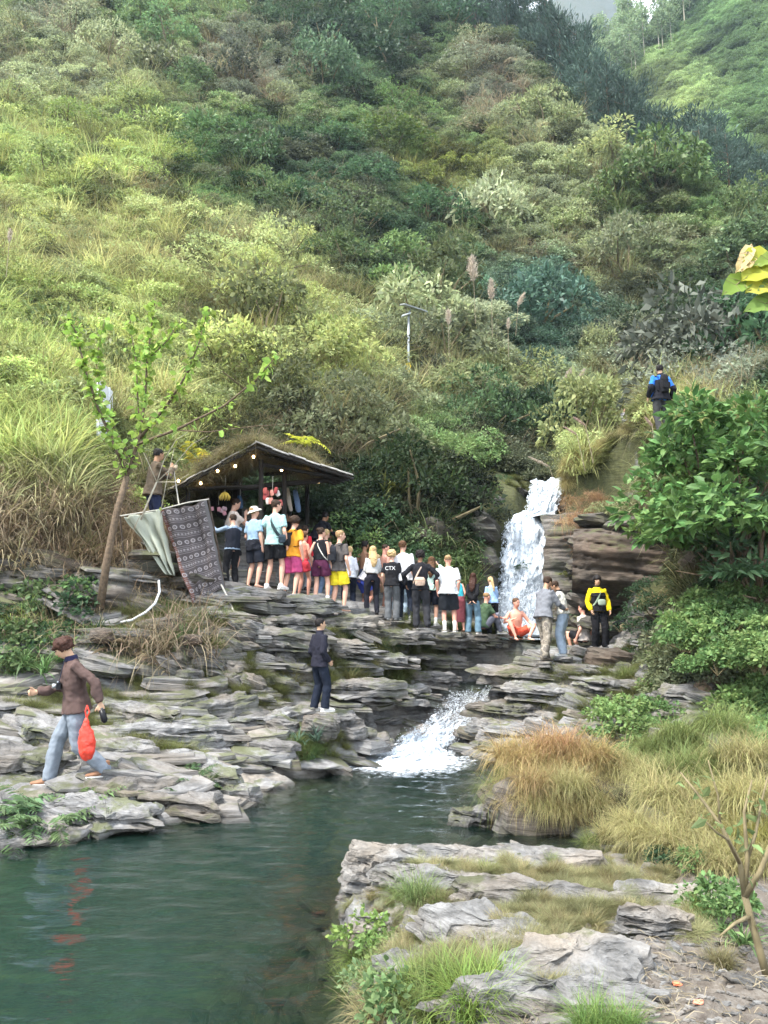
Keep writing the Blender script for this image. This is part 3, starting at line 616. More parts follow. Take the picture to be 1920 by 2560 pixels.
def put_slab(name, meshes, p, s, rz=None, sink=.3, jitter=.11, parent=None):
    me_ = meshes[rr.randrange(len(meshes))]; rz = rr.gauss(0, .45) + rr.choice((0, math.pi)) if rz is None else rz
    o = link(name, me_, parent or stream_bank); o.scale = s
    R = Euler((DIP[0] + rr.gauss(0, jitter), DIP[1] + rr.gauss(0, jitter), 0)).to_matrix() @ Matrix.Rotation(rz, 3, 'Z'); o.rotation_euler = R.to_euler(); o.location = (p[0], p[1], p[2] + s[2] * (.08 - sink * .1)); return o
def bank_ok(x, y, z, px, py):
    if z < .02: return False
    if vegmask(np.array([x]), np.array([y]), np.array([z]))[0] > .8: return False
    for a, b in zip(_cl[:-1], _cl[1:]):
        if seg_dist(x, y, a[:2], b[:2])[0] < .62: return False
    return True
cnt = 0; tries = 0
while cnt < 215 and tries < 6000:           # slabs of the left shelf and the crowd's ridge
    tries += 1; d = 8.0 + 9.5 * rr.random() ** .8; px = rr.uniform(-120, 1230); x = (px - 960) / F * d * .98; z = gz(x, d); ppx, ppy, _ = [float(q) for q in proj(x, d, z)]
    if not bank_ok(x, d, z, ppx, ppy): continue
    s = rr.uniform(.35, 1.5) * (.75 + .03 * d); q = rr.random(); t = rr.uniform(.25, .75)
    put_slab('rock_slab', SLAB, (x, d, z), (s, s * rr.uniform(.6, 1.2), s * t)); cnt += 1
cnt = 0; tries = 0
while cnt < 150 and tries < 5000:           # right bank
    tries += 1; d = 9.0 + 8.5 * rr.random(); px = rr.uniform(1180, 1960); x = (px - 960) / F * d * .98; z = gz(x, d); ppx, ppy, _ = [float(q) for q in proj(x, d, z)]
    if not bank_ok(x, d, z, ppx, ppy): continue
    s = rr.uniform(.4, 1.3); put_slab('ledge_slab', SLAB, (x, d, z), (s, s * rr.uniform(.5, .9), s * rr.uniform(.5, 1.0)))
    cnt += 1
cnt = 0; tries = 0
while cnt < 130 and tries < 5000:           # foreground
    tries += 1; d = 3.6 + 3.4 * rr.random(); px = rr.uniform(860, 1960); x = (px - 960) / F * d * .98; z = gz(x, d); ppx, ppy, _ = [float(q) for q in proj(x, d, z)]
    if not bank_ok(x, d, z, ppx, ppy): continue
    s = rr.uniform(.08, .36) * (.5 + .10 * d); put_slab('flat_stone', SLABN, (x, d, z - .01), (s, s * rr.uniform(.6, 1), s * rr.uniform(.2, .5)), rr.uniform(0, 6), sink=.5, jitter=.04); cnt += 1
WEAR1 = bpy.data.textures.new('wear', 'CLOUDS'); WEAR1.noise_scale = .28; WEAR1.noise_depth = 3
WEAR2 = bpy.data.textures.new('chips', 'CLOUDS'); WEAR2.noise_scale = .05; WEAR2.noise_depth = 2
def big_slab(name, px, py, wpx, dep_m, th, mat, seed, d=None, rz=0, layers=6, nseg=22, rough=.14, dz=0, dip=True, label=None):
    h = hit(px, py) if d is None else P(px, py, d); w_ = wpx / F * h.y; me_ = slab_mesh(name, seed, mat, layers, nseg, w_, dep_m, th, rough, .06)
    o = link(name, me_, stream_bank); R = Euler((DIP[0] if dip else 0, DIP[1] * .6 if dip else 0, 0)).to_matrix() @ Matrix.Rotation(rz, 3, 'Z')
    o.rotation_euler = R.to_euler(); o.location = (h.x, h.y, h.z + dz); 
    if label: o['label'] = label
    md = o.modifiers.new('split', 'SUBSURF'); md.subdivision_type = 'SIMPLE'; md.levels = md.render_levels = 3 if mat == 'rock_near' else 2
    md = o.modifiers.new('weathering', 'DISPLACE'); md.texture = WEAR1; md.strength = .09 if mat == 'rock_near' else .2; md.texture_coords = 'LOCAL'
    md = o.modifiers.new('chips', 'DISPLACE'); md.texture = WEAR2; md.strength = .025; md.texture_coords = 'LOCAL'
    return o
for i in range(70):          # stones on the bed of the shallows
    px, d = rr.uniform(520, 900), rr.uniform(3.8, 6.8); g_ = G(px, d)
    if g_.z > -.05: continue
    s = rr.uniform(.2, .6); put_slab('bed_stone', SLAB, g_, (s, s * rr.uniform(.6, 1), s * rr.uniform(.4, .9)), rr.uniform(0, 6))
# foreground: the ledge jutting into the pool and the flat worn slabs
big_slab('ledge', 975, 2170, 215, .36, .2, 'rock_near', 3, 6.35, .15, 7, 26, .14, .0, label='blunt end of the ledge jutting into the pool')
big_slab('ledge', 1150, 2165, 320, .45, .12, 'rock_near', 4, 6.4, -.05, 8, 26, .12, .02)
big_slab('ledge', 1050, 2222, 230, .3, .15, 'rock_near', 5, 5.9, -.2, 8, 26, .14, .02)
big_slab('ledge', 1340, 2160, 360, .5, .10, 'rock_near', 6, 6.4, .1, 6)
big_slab('ledge', 1180, 2225, 300, .4, .09, 'rock_near', 7, 5.8, .0, 6)
big_slab('worn_slab', 1230, 2345, 370, .62, .09, 'rock_near', 8, None, -.35, 3, 24, .16, .0)
big_slab('worn_slab', 1470, 2425, 430, .52, .08, 'rock_near', 9, None, .22, 3, 24, .14, .0)
big_slab('worn_slab', 1370, 2250, 420, .5, .08, 'rock_near', 10, None, .0, 3, 24, .16, .0)
big_slab('worn_slab', 1700, 2265, 380, .45, .07, 'rock_near', 11, None, .05, 3, 22, .14, .0)
big_slab('worn_slab', 1640, 2335, 200, .22, .13, 'rock_near', 12, None, .1, 5, 16, .14, .02)
big_slab('worn_slab', 1150, 2225, 260, .4, .10, 'rock_near', 13, None, .1, 4, 20, .14, .0)
big_slab('worn_slab', 1390, 2500, 560, .30, .10, 'rock_near', 14, None, .02, 4, 24, .14, -.02)
big_slab('worn_slab', 1050, 2420, 220, .3, .08, 'rock_near', 15, None, .4, 3, 18, .16, -.01)
big_slab('worn_slab', 960, 2320, 200, .3, .08, 'rock_near', 16, None, .1, 3, 18, .16, -.01)
big_slab('ledge', 1180, 2050, 120, .35, .2, 'rock', 17, 9.0, .1, 5, 16, .14, .0)
# left shelf: long layered ledges stepping down to the pool
for i, (px, py, wp, dm, th) in enumerate([(60,2075,260,.7,.16),(250,2050,330,.7,.14),(420,2000,300,.7,.16),(100,1995,300,.6,.22),(300,1960,260,.7,.26),(480,1935,280,.7,.2),(560,1990,160,.35,.18),(250,1890,330,.7,.28),(60,1920,240,.7,.28),(430,1850,300,.8,.22),
                                          (90,1830,300,.8,.3),(300,1790,340,.8,.26),(520,1795,260,.8,.22),(640,1880,230,.6,.2),(680,1800,230,.7,.22),(800,1795,260,.8,.24),(880,1740,300,.9,.2),(980,1730,240,.9,.2),(1060,1700,200,.7,.2),(880,1850,200,.7,.14),(80,2110,280,.5,.12)]):
    big_slab('shelf', px, py, wp, dm, th, 'rock', 30 + i, None, rr.gauss(0, .3), 3 + i % 3, 18, .22, rr.uniform(-.04, .03))
# right bank ledges
for i, (px, py, wp, dm, th) in enumerate([(1330,1700,330,1.0,.24),(1420,1740,330,.9,.2),(1290,1780,220,.8,.2),(1350,1840,260,.8,.16),(1260,1830,170,.6,.2),(1560,1720,240,.8,.22),(1780,1760,260,.8,.2),(1720,1800,300,.7,.14),(1250,1890,140,.5,.14),(1600,1960,260,.5,.12),(1460,1850,220,.6,.12),(1240,1690,140,.8,.18)]):
    big_slab('shelf', px, py, wp, dm, th, 'rock', 60 + i, None, rr.gauss(0, .12), 5 + i % 3, 18, .15, rr.uniform(-.03, .03))
# the crowd's ridge: thin dark ledges running down to the right
for i, (px, py, wp, dm, th) in enumerate([(600,1490,230,.6,.2),(720,1515,260,.6,.2),(840,1560,260,.6,.2),(700,1560,260,.6,.22),(950,1590,260,.6,.16),(1080,1605,240,.6,.16),(1180,1640,200,.7,.2),(820,1620,260,.6,.22),(930,1650,220,.6,.2),(640,1600,230,.5,.26),(1080,1660,200,.6,.2),(540,1510,160,.5,.2)]):
    big_slab('shelf', px, py, wp, dm, th, 'rock', 80 + i, None, rr.gauss(.1, .12), 6, 18, .15, rr.uniform(-.03, .04))
# blocky wall under the ridge (left of the man in navy) and behind the walking man
for i in range(64):
    px = rr.uniform(430, 760); py = rr.uniform(1560, 1730); h = hit(px, py); s = rr.uniform(.3, .75)
    o = link('wall_block', BOULD[i % 5], stream_bank, h, (rr.uniform(-.3, .3), rr.uniform(-.3, .3), rr.uniform(0, 6)), (s, s * .7, s * rr.uniform(.5, .9)))
for i in range(46):
    px = rr.uniform(-60, 460); py = rr.uniform(1380, 1700); h = hit(px, py); s = rr.uniform(.5, 1.3)
    o = link('wall_block', BOULDD[i % 4] if py < 1600 else BOULD[i % 5], stream_bank, h, (rr.uniform(-.2, .2), rr.uniform(-.1, .3), rr.gauss(0, .4)), (s * 1.3, s * .7, s * rr.uniform(.3, .6)))
# dark wet rock framing the fall
for i, (px, py, d, s, fl) in enumerate([(1190,1330,21.4,1.4,.8),(1208,1400,21.2,1.0,1.3),(1190,1470,21.1,1.2,1.0),(1160,1300,21.7,1.5,.7),(1200,1540,20.9,.8,.9),(1150,1520,20.6,1.2,.8),(1235,1270,22.5,1.2,.6),(1430,1260,22.3,1.0,.8),(1405,1330,21.2,.9,.8),(1412,1440,20.9,.9,1.1),(1420,1520,20.6,1.0,.8),(1425,1225,23.0,.9,.6),(1290,1232,23.0,.8,.5),(1100,1350,21.2,1.8,1.0),(1050,1430,20.6,1.6,.8)]):
    link('cliff_block', BOULDD[i % 4], stream_bank, P(px, py, d), (rr.uniform(-.15, .15), rr.uniform(-.1, .2), rr.uniform(0, 6)), (s * 1.1, s * .8, s * fl))
# layered brown cliff with its overhang, right of the fall
def cliff_mesh(name, zs, fs, L, seed, mat, nx=90, step=.035, rough=.22):
    """one rock face: bedding lines, cracks and an overhang set by the (z, front y) profile"""
    zz = np.arange(zs[0], zs[-1], step); nz_ = len(zz); xs_ = np.linspace(-L / 2, L / 2, nx); XX, ZZ = np.meshgrid(xs_, zz); dipz = ZZ + .10 * XX + .12 * fbm(XX * .5, ZZ * .4, seed, 3)
    f = np.interp(ZZ, zs, fs) + rough * 1.4 * fbm(XX * .55 + seed, ZZ * .8, seed, 4) + .5 * (XX / (L / 2)) ** 4
    q = dipz / .33 + .5 * noise(XX * .4, ZZ * .3, 3); edge = np.abs(q - np.round(q)); f += .13 * np.exp(-(edge / .05) ** 2) * (noise(XX * .9, ZZ * 2, 8) > -.1) + .10 * (np.floor(q * 1.0) % 2) * .5
    f += .05 * noise(XX * 1.5, dipz * 9, 2) + .02 * noise(XX * 4, dipz * 26, 5)
    V = [np.stack([XX.ravel(), f.ravel(), ZZ.ravel()], -1)]; top = np.stack([xs_, np.full(nx, 2.2), np.full(nx, zz[-1] + .1)], -1); V.append(top); V = np.concatenate(V)
    a = (np.arange(nz_)[:, None] * nx + np.arange(nx - 1)[None]).ravel(); Fq = np.stack([a, a + 1, a + 1 + nx, a + nx], -1); return mesh_np(name, V, Fq, M[mat], False)
pc = P(1600, 1470, 17.7); L = 3.6
cm = cliff_mesh('brown_cliff', [pc.z - 1.0, pc.z - .5, pc.z - .2, pc.z + .1, pc.z + .8, pc.z + 1.2, pc.z + 1.5], [1.0, .95, .75, -.05, -.4, -.2, .6], L, 3, 'rock_brown')
link('cliff', cm, stream_bank, (pc.x, pc.y, 0), (0, rad(4), rad(-14)))
pc = P(1860, 1470, 14.8)
cm = cliff_mesh('brown_cliff_side', [pc.z - 1.2, pc.z - .3, pc.z + .6, pc.z + 1.6], [.5, .35, .0, .3], 3.6, 5, 'rock_brown')
link('cliff', cm, stream_bank, (pc.x, pc.y, 0), (0, rad(3), rad(-48)))
pc = P(1450, 1450, 19.9)
cm = cliff_mesh('dark_cliff', [pc.z - 1.8, pc.z, pc.z + 1.5, pc.z + 1.9], [.0, .1, .2, .5], 1.9, 7, 'rock_dark')
link('cliff', cm, stream_bank, (pc.x, pc.y, 0), (0, rad(3), rad(8)))
# left wall strata
pc = P(110, 1520, 13.3)
cm = cliff_mesh('left_wall_cliff', [pc.z - 1.4, pc.z - .4, pc.z + .4, pc.z + .8, pc.z + .95], [-.15, .15, .1, .35, .8], 3.4, 11, 'rock_dark', rough=.4)
link('cliff', cm, stream_bank, (pc.x, pc.y + .1, 0), (0, rad(5), rad(6)))
for i, (px, py, d, sx, sz) in enumerate([(1465,1350,19.2,1.0,.5),(1500,1300,18.9,1.2,.5),(1580,1310,18.2,1.3,.45),(1660,1330,17.6,1.2,.5),(1450,1420,19.3,.8,.6),(1455,1500,19.0,.8,.5),(1480,1560,18.4,1.0,.5),(1540,1570,17.9,1.0,.45),(1620,1560,17.2,1.0,.5),(1690,1540,16.6,1.2,.6),(1420,1390,20.6,.8,.7),(1415,1460,20.5,.7,.7),(1430,1300,21,.9,.6),(1395,1545,20.3,.5,.3)]):
    link('cliff_block', BOULDD[i % 4], stream_bank, P(px, py, d), (rr.uniform(-.15, .15), rr.uniform(-.1, .2), rr.uniform(-.4, .4)), (sx * 1.1, sx * .8, sz))
# boulders one can name
def boulder(px, py, d, sx, sy, sz, mat, seed, label, rz=0, name='boulder'):
    h = hit(px, py) if d is None else P(px, py, d); me_ = boulder_mesh(name, seed, mat, 14, 9, 1.0, .2, .03, 2)
    return tag(link(name, me_, None, h, (rr.uniform(-.1, .1), rr.uniform(-.05, .12), rz), (sx, sy, sz)), label, 'boulder')
boulder(1530, 1655, 16.3, 1.25, 1.0, .62, 'rock_brown', 41, 'large smooth brown boulder in front of the person in the yellow jacket')
boulder(1700, 1628, 15.4, 1.5, .9, .62, 'rock_dark', 42, 'long dark layered boulder beside the green herbs on the right bank', .2)
boulder(1660, 1690, 15.0, 1.3, .8, .42, 'rock', 43, 'grey wedge shaped boulder under the long dark boulder', .1)
boulder(1440, 1640, 17.0, .55, .5, .40, 'rock', 44, 'pale rounded boulder at the edge of the plunge pool')
boulder(1360, 2030, 8.95, 1.45, .9, .75, 'rock_dark', 45, 'dark mossy boulder standing in the pool under the golden grass', .1)
boulder(1490, 2010, 9.1, .9, .9, .6, 'rock_dark', 46, 'dark boulder behind the mossy one at the water inlet', .3)
boulder(1765, 1725, 12.6, .36, .3, .28, 'rock_dark', 47, 'small dark cube of rock on the pale ledge on the right')
boulder(800, 1820, 12.6, .62, .5, .42, 'rock_dark', 48, 'dark angular rock below the feet of the man in navy')
boulder(700, 1822, 12.5, .6, .5, .36, 'rock', 49, 'grey broken rock left of the dark angular rock')
boulder(255, 1590, 12.6, .42, .3, .24, 'rock_brown', 50, 'reddish stone lying in the plants behind the walking man')
boulder(480, 1600, 13.0, .36, .3, .2, 'rock_brown', 51, 'tan stone in the grass under the hanging cloth')
boulder(1290, 1760, 15.3, .5, .4, .25, 'rock_dark', 52, 'dark stone on the lip beside the cascade')
# gravel, chips and litter on the path in the foreground
def chips(name, n, region, size, mat, seed, label):
    r = np.random.default_rng(seed); V = []; F_ = []
    for i in range(n):
        px, py = region(r); h = hit(px, py, n=160); 
        s = size * r.uniform(.4, 1.6); az = r.uniform(0, 6.28); k = 5; b = len(V)
        tx, ty = r.normal(0, .25, 2)
        for t_ in (0, 1):
            for j in range(k):
                a = az + j * 6.283 / k; q = s * (1 + .3 * math.sin(a * 3 + az)) * (1 if t_ == 0 else .8); x_, y_ = math.cos(a) * q, math.sin(a) * q * .6
                V.append((h.x + x_, h.y + y_, h.z + t_ * s * .35 + tx * x_ + ty * y_))
        F_ += [[b + j, b + (j + 1) % k, b + k + (j + 1) % k, b + k + j] for j in range(k)] + [[b + k + j for j in range(k)]]
    return tag(link(name, mesh_np(name, np.array(V), F_, M[mat])), label, kind='stuff')
chips('gravel', 1100, lambda r: (r.normal(1650, 200), r.uniform(2330, 2600)), .016, 'rock_near', 1, 'loose slate chips scattered over the dirt path')
chips('gravel', 260, lambda r: (r.normal(1420, 130), r.uniform(2270, 2400)), .018, 'rock_near', 2, 'loose slate chips between the flat slabs')
M['deadleaf'] = plain('dead_leaf', (.20, .13, .07), .8, .5, 30); M['straw'] = plain('straw', (.24, .20, .13), .8, .4, 20)
def litter(name, n, region, L, seed, label, mat='straw'):
    r = np.random.default_rng(seed); mb = MB()
    for i in range(n):
        px, py = region(r); h = hit(px, py, n=160); az = r.uniform(0, 6.28); l = L * r.uniform(.4, 1.5); v = Vector((math.cos(az) * l, math.sin(az) * l, r.uniform(0, .02))); 
        mb.tube([h + Vector((0, 0, .008)), h + v * .5 + Vector((0, 0, r.uniform(.01, .03))), h + v + Vector((0, 0, .008))], .0015, 3, False)
    return tag(mb.build(name, M[mat]), label, kind='stuff')
litter('dead_stems', 500, lambda r: (r.normal(1600, 230), r.uniform(2300, 2600)), .07, 5, 'dead stems and straw lying on the dirt path')
litter('straw', 600, lambda r: (r.normal(1180, 140), r.uniform(2230, 2520)), .10, 6, 'dry straw trodden flat over the rock')
# ------------------------------------------------------------------ people
_matc = {}
def cloth(col, rough=.9, var=.18, name='cloth', scale=14):
    k = (name, tuple(col), rough)
    if k not in _matc: _matc[k] = plain(name, col, rough, var, scale, spec=.15, bumpd=.004)
    return _matc[k]
SKIN = {'pale': (.62, .36, .26), 'pink': (.66, .33, .24), 'tan': (.42, .24, .15), 'brown': (.28, .15, .09), 'asian': (.50, .31, .20)}
HAIRC = {'black': (.015, .012, .011), 'dark': (.035, .02, .012), 'brown': (.09, .045, .022), 'auburn': (.048, .021, .014), 'blond': (.48, .33, .16), 'sand': (.28, .18, .09)}
FOLD = bpy.data.textures.new('folds', 'CLOUDS'); FOLD.noise_scale = .085; FOLD.noise_depth = 2
STRAND = bpy.data.textures.new('strands', 'CLOUDS'); STRAND.noise_scale = .03; STRAND.noise_depth = 1
def camo_mat(name, cols, scale=9):
    m, nt, b = new_mat(name); tc = N(nt, 'ShaderNodeTexCoord'); v = N(nt, 'ShaderNodeTexNoise', Scale=scale, Detail=3.0); nt.links.new(tc.outputs['Object'], v.inputs['Vector'])
    r = nt.nodes.new('ShaderNodeValToRGB'); r.color_ramp.interpolation = 'CONSTANT'; e = r.color_ramp.elements
    while len(e) < len(cols): e.new(.5)
    for i, (q, c) in enumerate(zip(e, cols)): q.position = [0, .42, .5, .58, .66][i]; q.color = (*c, 1)
    nt.links.new(v.outputs['Fac'], r.inputs['Fac']); nt.links.new(r.outputs['Color'], b.inputs['Base Color']); b.inputs['Roughness'].default_value = .9; return m
M['camo_grey'] = camo_mat('camouflage_grey', [(.03, .03, .035), (.45, .45, .45), (.12, .12, .13), (.03, .03, .035)])
M['camo_tan'] = camo_mat('camouflage_tan', [(.14, .12, .10), (.30, .26, .21), (.20, .17, .13), (.09, .08, .07)], 6)
M['eye'] = plain('eye', (.02, .015, .012), .2, .1); M['lip'] = plain('lip', (.38, .13, .10), .6, .1)
def loft(mb, pts, radii, side, n=10):
    """rings along pts; radii (across side, across the other way)"""
    V = []; side = Vector(side).normalized()
    for i, p in enumerate(pts):
        t = Vector(pts[min(i + 1, len(pts) - 1)]) - Vector(pts[max(i - 1, 0)]); t.normalize(); a = side - t * side.dot(t); a.normalize(); b = t.cross(a)
        rx, ry = radii[i] if hasattr(radii[i], '__len__') else (radii[i], radii[i])
        for k in range(n): th = 2 * math.pi * k / n; V.append(Vector(p) + a * math.cos(th) * rx + b * math.sin(th) * ry)
    m = len(pts); Fc = [[i * n + k, i * n + (k + 1) % n, (i + 1) * n + (k + 1) % n, (i + 1) * n + k] for i in range(m - 1) for k in range(n)] + [list(range(n))[::-1], [(m - 1) * n + k for k in range(n)]]
    mb.add(V, Fc)
def ik(a, c, l1, l2, hint):
    a, c = Vector(a), Vector(c); d = c - a; L = min(d.length, (l1 + l2) * .998); dn = d.normalized(); x = (l1 * l1 - l2 * l2 + L * L) / (2 * L); h = math.sqrt(max(0, l1 * l1 - x * x))
    hint = Vector(hint); p = hint - dn * hint.dot(dn); p.normalize(); return a + dn * x + p * h, a + dn * L
def finish(mb, name, mat, parent, vox, disp=0, dec=.45, tex=None):
    o = mb.build(name, mat, parent, True)
    md = o.modifiers.new('surface', 'REMESH'); md.mode = 'VOXEL'; md.voxel_size = vox; md.use_smooth_shade = True
    if disp:
        md = o.modifiers.new('folds', 'DISPLACE'); md.texture = tex or FOLD; md.strength = disp; md.mid_level = .5; md.texture_coords = 'LOCAL'
    if dec < 1: md = o.modifiers.new('lighten', 'DECIMATE'); md.ratio = dec
    return o
PEOPLE = []
def person(label, px, py, d, H=None, top=None, head=0, skin='pale', hair=('short', 'dark'), upper=None, lower=None, shoes=('bare', None), lean=0, sidelean=0, twist=0,
           hyaw=0, hpitch=0, hand_r=None, hand_l=None, el_r=None, el_l=None, foot_r=None, foot_l=None, kn_r=None, kn_l=None, hipz=None, fem=False, vox=.015, extras=None, hands='relaxed', group=None, build=1.0, stone=True):
    base = P(px, py, d)
    if top is not None: H = P(px, top, d).z - base.z
    S = H / 1.75; root = empty('person', base, -rad(head)); root.scale = (S, S, S); tag(root, label, 'person', group)
    rq_ = random.Random(px * 7 + int(top or 0)); jt = lambda a: rq_.uniform(-a, a)
    if hand_r is None: hand_r = (.05 + jt(.03), .06 + jt(.07), -.53 + abs(jt(.05)))
    if hand_l is None: hand_l = (.05 + jt(.03), .06 + jt(.09), -.52 + abs(jt(.09)))
    if foot_r is None: foot_r = (.03 + jt(.03), jt(.07), 0)
    if foot_l is None: foot_l = (.03 + jt(.03), jt(.07), 0)
    if not lean: lean = jt(3.5)
    sidelean = sidelean or jt(2.5); hpitch += jt(6); hyaw += jt(10)
    hz = .93 if hipz is None else hipz; W = (.92 if fem else 1.0) * build
    Rt = Euler((-rad(lean), rad(sidelean), 0)).to_matrix(); Tw = Matrix.Rotation(rad(twist), 3, 'Z'); pel = Vector((0, 0, hz))
    def up(x, y, z): return pel + Rt @ (Tw @ Vector((x, y, 0)) + Vector((0, 0, z - .93))) if z > 1.0 else pel + Rt @ Vector((x, y, z - .93))
    hipw = .10 if fem else .092; shw = .15 if fem else .174
    J = {}
    for sd_, nm in ((1, 'r'), (-1, 'l')):
        sh = up(sd_ * shw * W, 0, 1.40); tg = {'r': hand_r, 'l': hand_l}[nm] or (.05, .04, -.54); eh = {'r': el_r, 'l': el_l}[nm] or (.35, -1, -.1)
        wr = sh + Vector((tg[0] * sd_, tg[1], tg[2])); el, wr = ik(sh, wr, .29, .26, (eh[0] * sd_, eh[1], eh[2])); J['sh' + nm], J['el' + nm], J['wr' + nm] = sh, el, wr
        hp = pel + Vector((sd_ * hipw, 0, -.03)); ft = {'r': foot_r, 'l': foot_l}[nm] or (.03, 0, .0); an = Vector((sd_ * (hipw + ft[0] - .0), ft[1], .09 + ft[2])); kh = {'r': kn_r, 'l': kn_l}[nm] or (.12, 1, 0)
        kn, an = ik(hp, an, .42, .41, (kh[0] * sd_, kh[1], kh[2])); J['hp' + nm], J['kn' + nm], J['an' + nm] = hp, kn, an
    Xs = (Rt @ Tw) @ Vector((1, 0, 0)); fwd = (Rt @ Tw) @ Vector((0, 1, 0))
    hR = Matrix.Rotation(rad(-hyaw), 3, 'Z') @ Euler((-rad(hpitch + lean * .35), 0, 0)).to_matrix(); hc = up(0, .015, 1.50) + hR @ Vector((0, .015, .135))
    covU, covL = upper is not None, lower is not None
    # --- body
    mb = MB(); k = (.88 if covU else 1.0); kl = (.88 if covL else 1.0); fm = fem
    loft(mb, [up(0, 0, .84), up(0, 0, .93), up(0, 0, 1.06), up(0, .01, 1.22), up(0, .01, 1.36), up(0, 0, 1.43), up(0, 0, 1.48)],
         [(.11 * kl * W, .09), (.168 * kl * W, .115 * kl), ((.125 if fm else .14) * k * W, .095 * k), ((.145 if fm else .165) * k * W, .115 * k), ((.15 if fm else .178) * k * W, .10 * k), (.125 * k * W, .075), (.062, .058)], Xs, 12)
    loft(mb, [up(0, 0, 1.44), up(0, .005, 1.50), hc + hR @ Vector((0, -.02, -.04))], [.058, .053, .055], Xs, 8)
    def hv(x, y, z): return hc + hR @ Vector((x, y, z))
    hx = hR @ Vector((1, 0, 0))
    loft(mb, [hv(0, .02, -.115), hv(0, .018, -.09), hv(0, .012, -.05), hv(0, .004, 0), hv(0, -.004, .045), hv(0, -.01, .085), hv(0, -.012, .108)], [(.022, .025), (.045, .055), (.062, .078), (.072, .092), (.074, .096), (.058, .076), (.02, .028)], hx, 12)
    loft(mb, [hv(0, .085, .015), hv(0, .102, -.018), hv(0, .094, -.032)], [.009, .014, .012], hx, 6)
    for sd_ in (-1, 1): loft(mb, [hv(sd_ * .074, -.008, -.03), hv(sd_ * .082, -.012, 0), hv(sd_ * .078, -.012, .025)], [(.008, .012), (.009, .018), (.007, .012)], hx, 6)
    sl = {None: 0, 'tee': .5, 'tank': 0, 'long': 2, 'jacket': 2}[upper[0] if covU else None]
    for nm in 'rl':
        sh, el, wr = J['sh' + nm], J['el' + nm], J['wr' + nm]; c1 = .85 if sl > 0 else 1; c2 = .8 if sl > 1 else 1; ar = .85 if fm else 1; inn = up((.5 if nm == 'r' else -.5) * shw, 0, 1.38)
        loft(mb, [inn, sh, sh.lerp(el, .35), sh.lerp(el, .8), el, el.lerp(wr, .3), el.lerp(wr, .8), wr], [.052 * c1, .050 * c1 * ar, .050 * c1 * ar, .041 * c1 * ar, .040 * c2 * ar, .040 * c2 * ar, .029 * ar, .026], fwd, 8)
        # hand: palm, four unequal fingers bent at the knuckle, thumb from the side of the palm
        dn = (wr - el).normalized(); sgn = 1 if nm == 'r' else -1; pn = dn.cross(fwd); pn = pn.normalized() if pn.length > .2 else Vector((sgn, 0, 0)); ac = pn.cross(dn).normalized(); pm = wr + dn * .085
        loft(mb, [wr - dn * .01, wr + dn * .03, pm], [(.026, .018), (.040, .016), (.042, .014)], ac, 8)
        curl = {'relaxed': .35, 'grip': 1.1, 'flat': .1}[hands]; pc_ = -pn * sgn
        for fi, (o_, ln) in enumerate(((.032, .066), (.011, .076), (-.011, .070), (-.032, .054))):
            b0 = pm - dn * .012 + ac * o_; d1 = (dn * math.cos(curl) + pc_ * math.sin(curl)); d2 = (dn * math.cos(curl * 2) + pc_ * math.sin(curl * 2)); loft(mb, [b0, b0 + d1 * ln * .5, b0 + d1 * ln * .5 + d2 * ln * .5], [.0095, .009, .007], ac, 6)
        tb = wr + dn * .03 + ac * .032; t1 = (ac * .75 + dn * .6 + pc_ * .25).normalized(); loft(mb, [tb, tb + t1 * .035, tb + t1 * .035 + (dn * .8 + ac * .3 + pc_ * .3).normalized() * .03], [.013, .011, .008], pn, 6)
        hp, kn, an = J['hp' + nm], J['kn' + nm], J['an' + nm]
        cv = lower[0] if covL else None; k1 = .88 if cv else 1; k2 = .85 if cv == 'pants' else 1
        loft(mb, [hp + Vector((0, 0, .06)), hp, hp.lerp(kn, .35), hp.lerp(kn, .8), kn, kn.lerp(an, .28), kn.lerp(an, .6), kn.lerp(an, .92), an], [.07 * k1, .088 * k1, .080 * k1, .060 * k1, .055 * k2, .058 * k2, .047 * k2, .034, .034], (1, 0, 0), 10)
        fd = Vector((sgn * .18, 1, 0)).normalized(); ank = an - Vector((0, 0, .0))
        if shoes[0] == 'bare' or shoes[0] == 'socks': loft(mb, [ank + Vector((0, 0, .01)) - fd * .045 + Vector((0, 0, -.05)), ank - Vector((0, 0, .045)), ank + fd * .08 - Vector((0, 0, .062)), ank + fd * .15 - Vector((0, 0, .072)), ank + fd * .185 - Vector((0, 0, .076))], [(.028, .03), (.034, .042), (.042, .026), (.045, .016), (.03, .011)], (1, 0, 0), 8)
    body = finish(mb, 'body', cloth(SKIN[skin], .55, .07, 'skin_' + skin, 5), root, vox * .85, 0, .5)
    for sd_ in (-1, 1):
        mb = MB().ball(hv(sd_ * .031, .083, .012), (.012, .008, .008), 6, 5); mb.build('eye', M['eye'], root, True)
        mb = MB(); loft(mb, [hv(sd_ * .014, .091, .03), hv(sd_ * .032, .088, .035), hv(sd_ * .05, .074, .03)], [.004, .005, .003], hR @ Vector((0, 0, 1)), 4); mb.build('eyebrow', cloth(HAIRC[hair[1]], .8, .1, 'hair_' + hair[1]), root)
    mb = MB(); loft(mb, [hv(-.024, .078, -.056), hv(0, .088, -.055), hv(.024, .078, -.056)], [.004, .008, .004], hR @ Vector((0, 0, 1)), 5); mb.build('mouth', M['lip'], root, True)
    # --- hair
    hm = cloth(HAIRC[hair[1]], .6, .45, 'hair_' + hair[1], 60); st = hair[0]; mb = MB(); g = {'short': .010, 'buzz': .004, 'curly': .035, 'mop': .026, 'long': .014, 'pony': .010, 'bun': .010}[st]
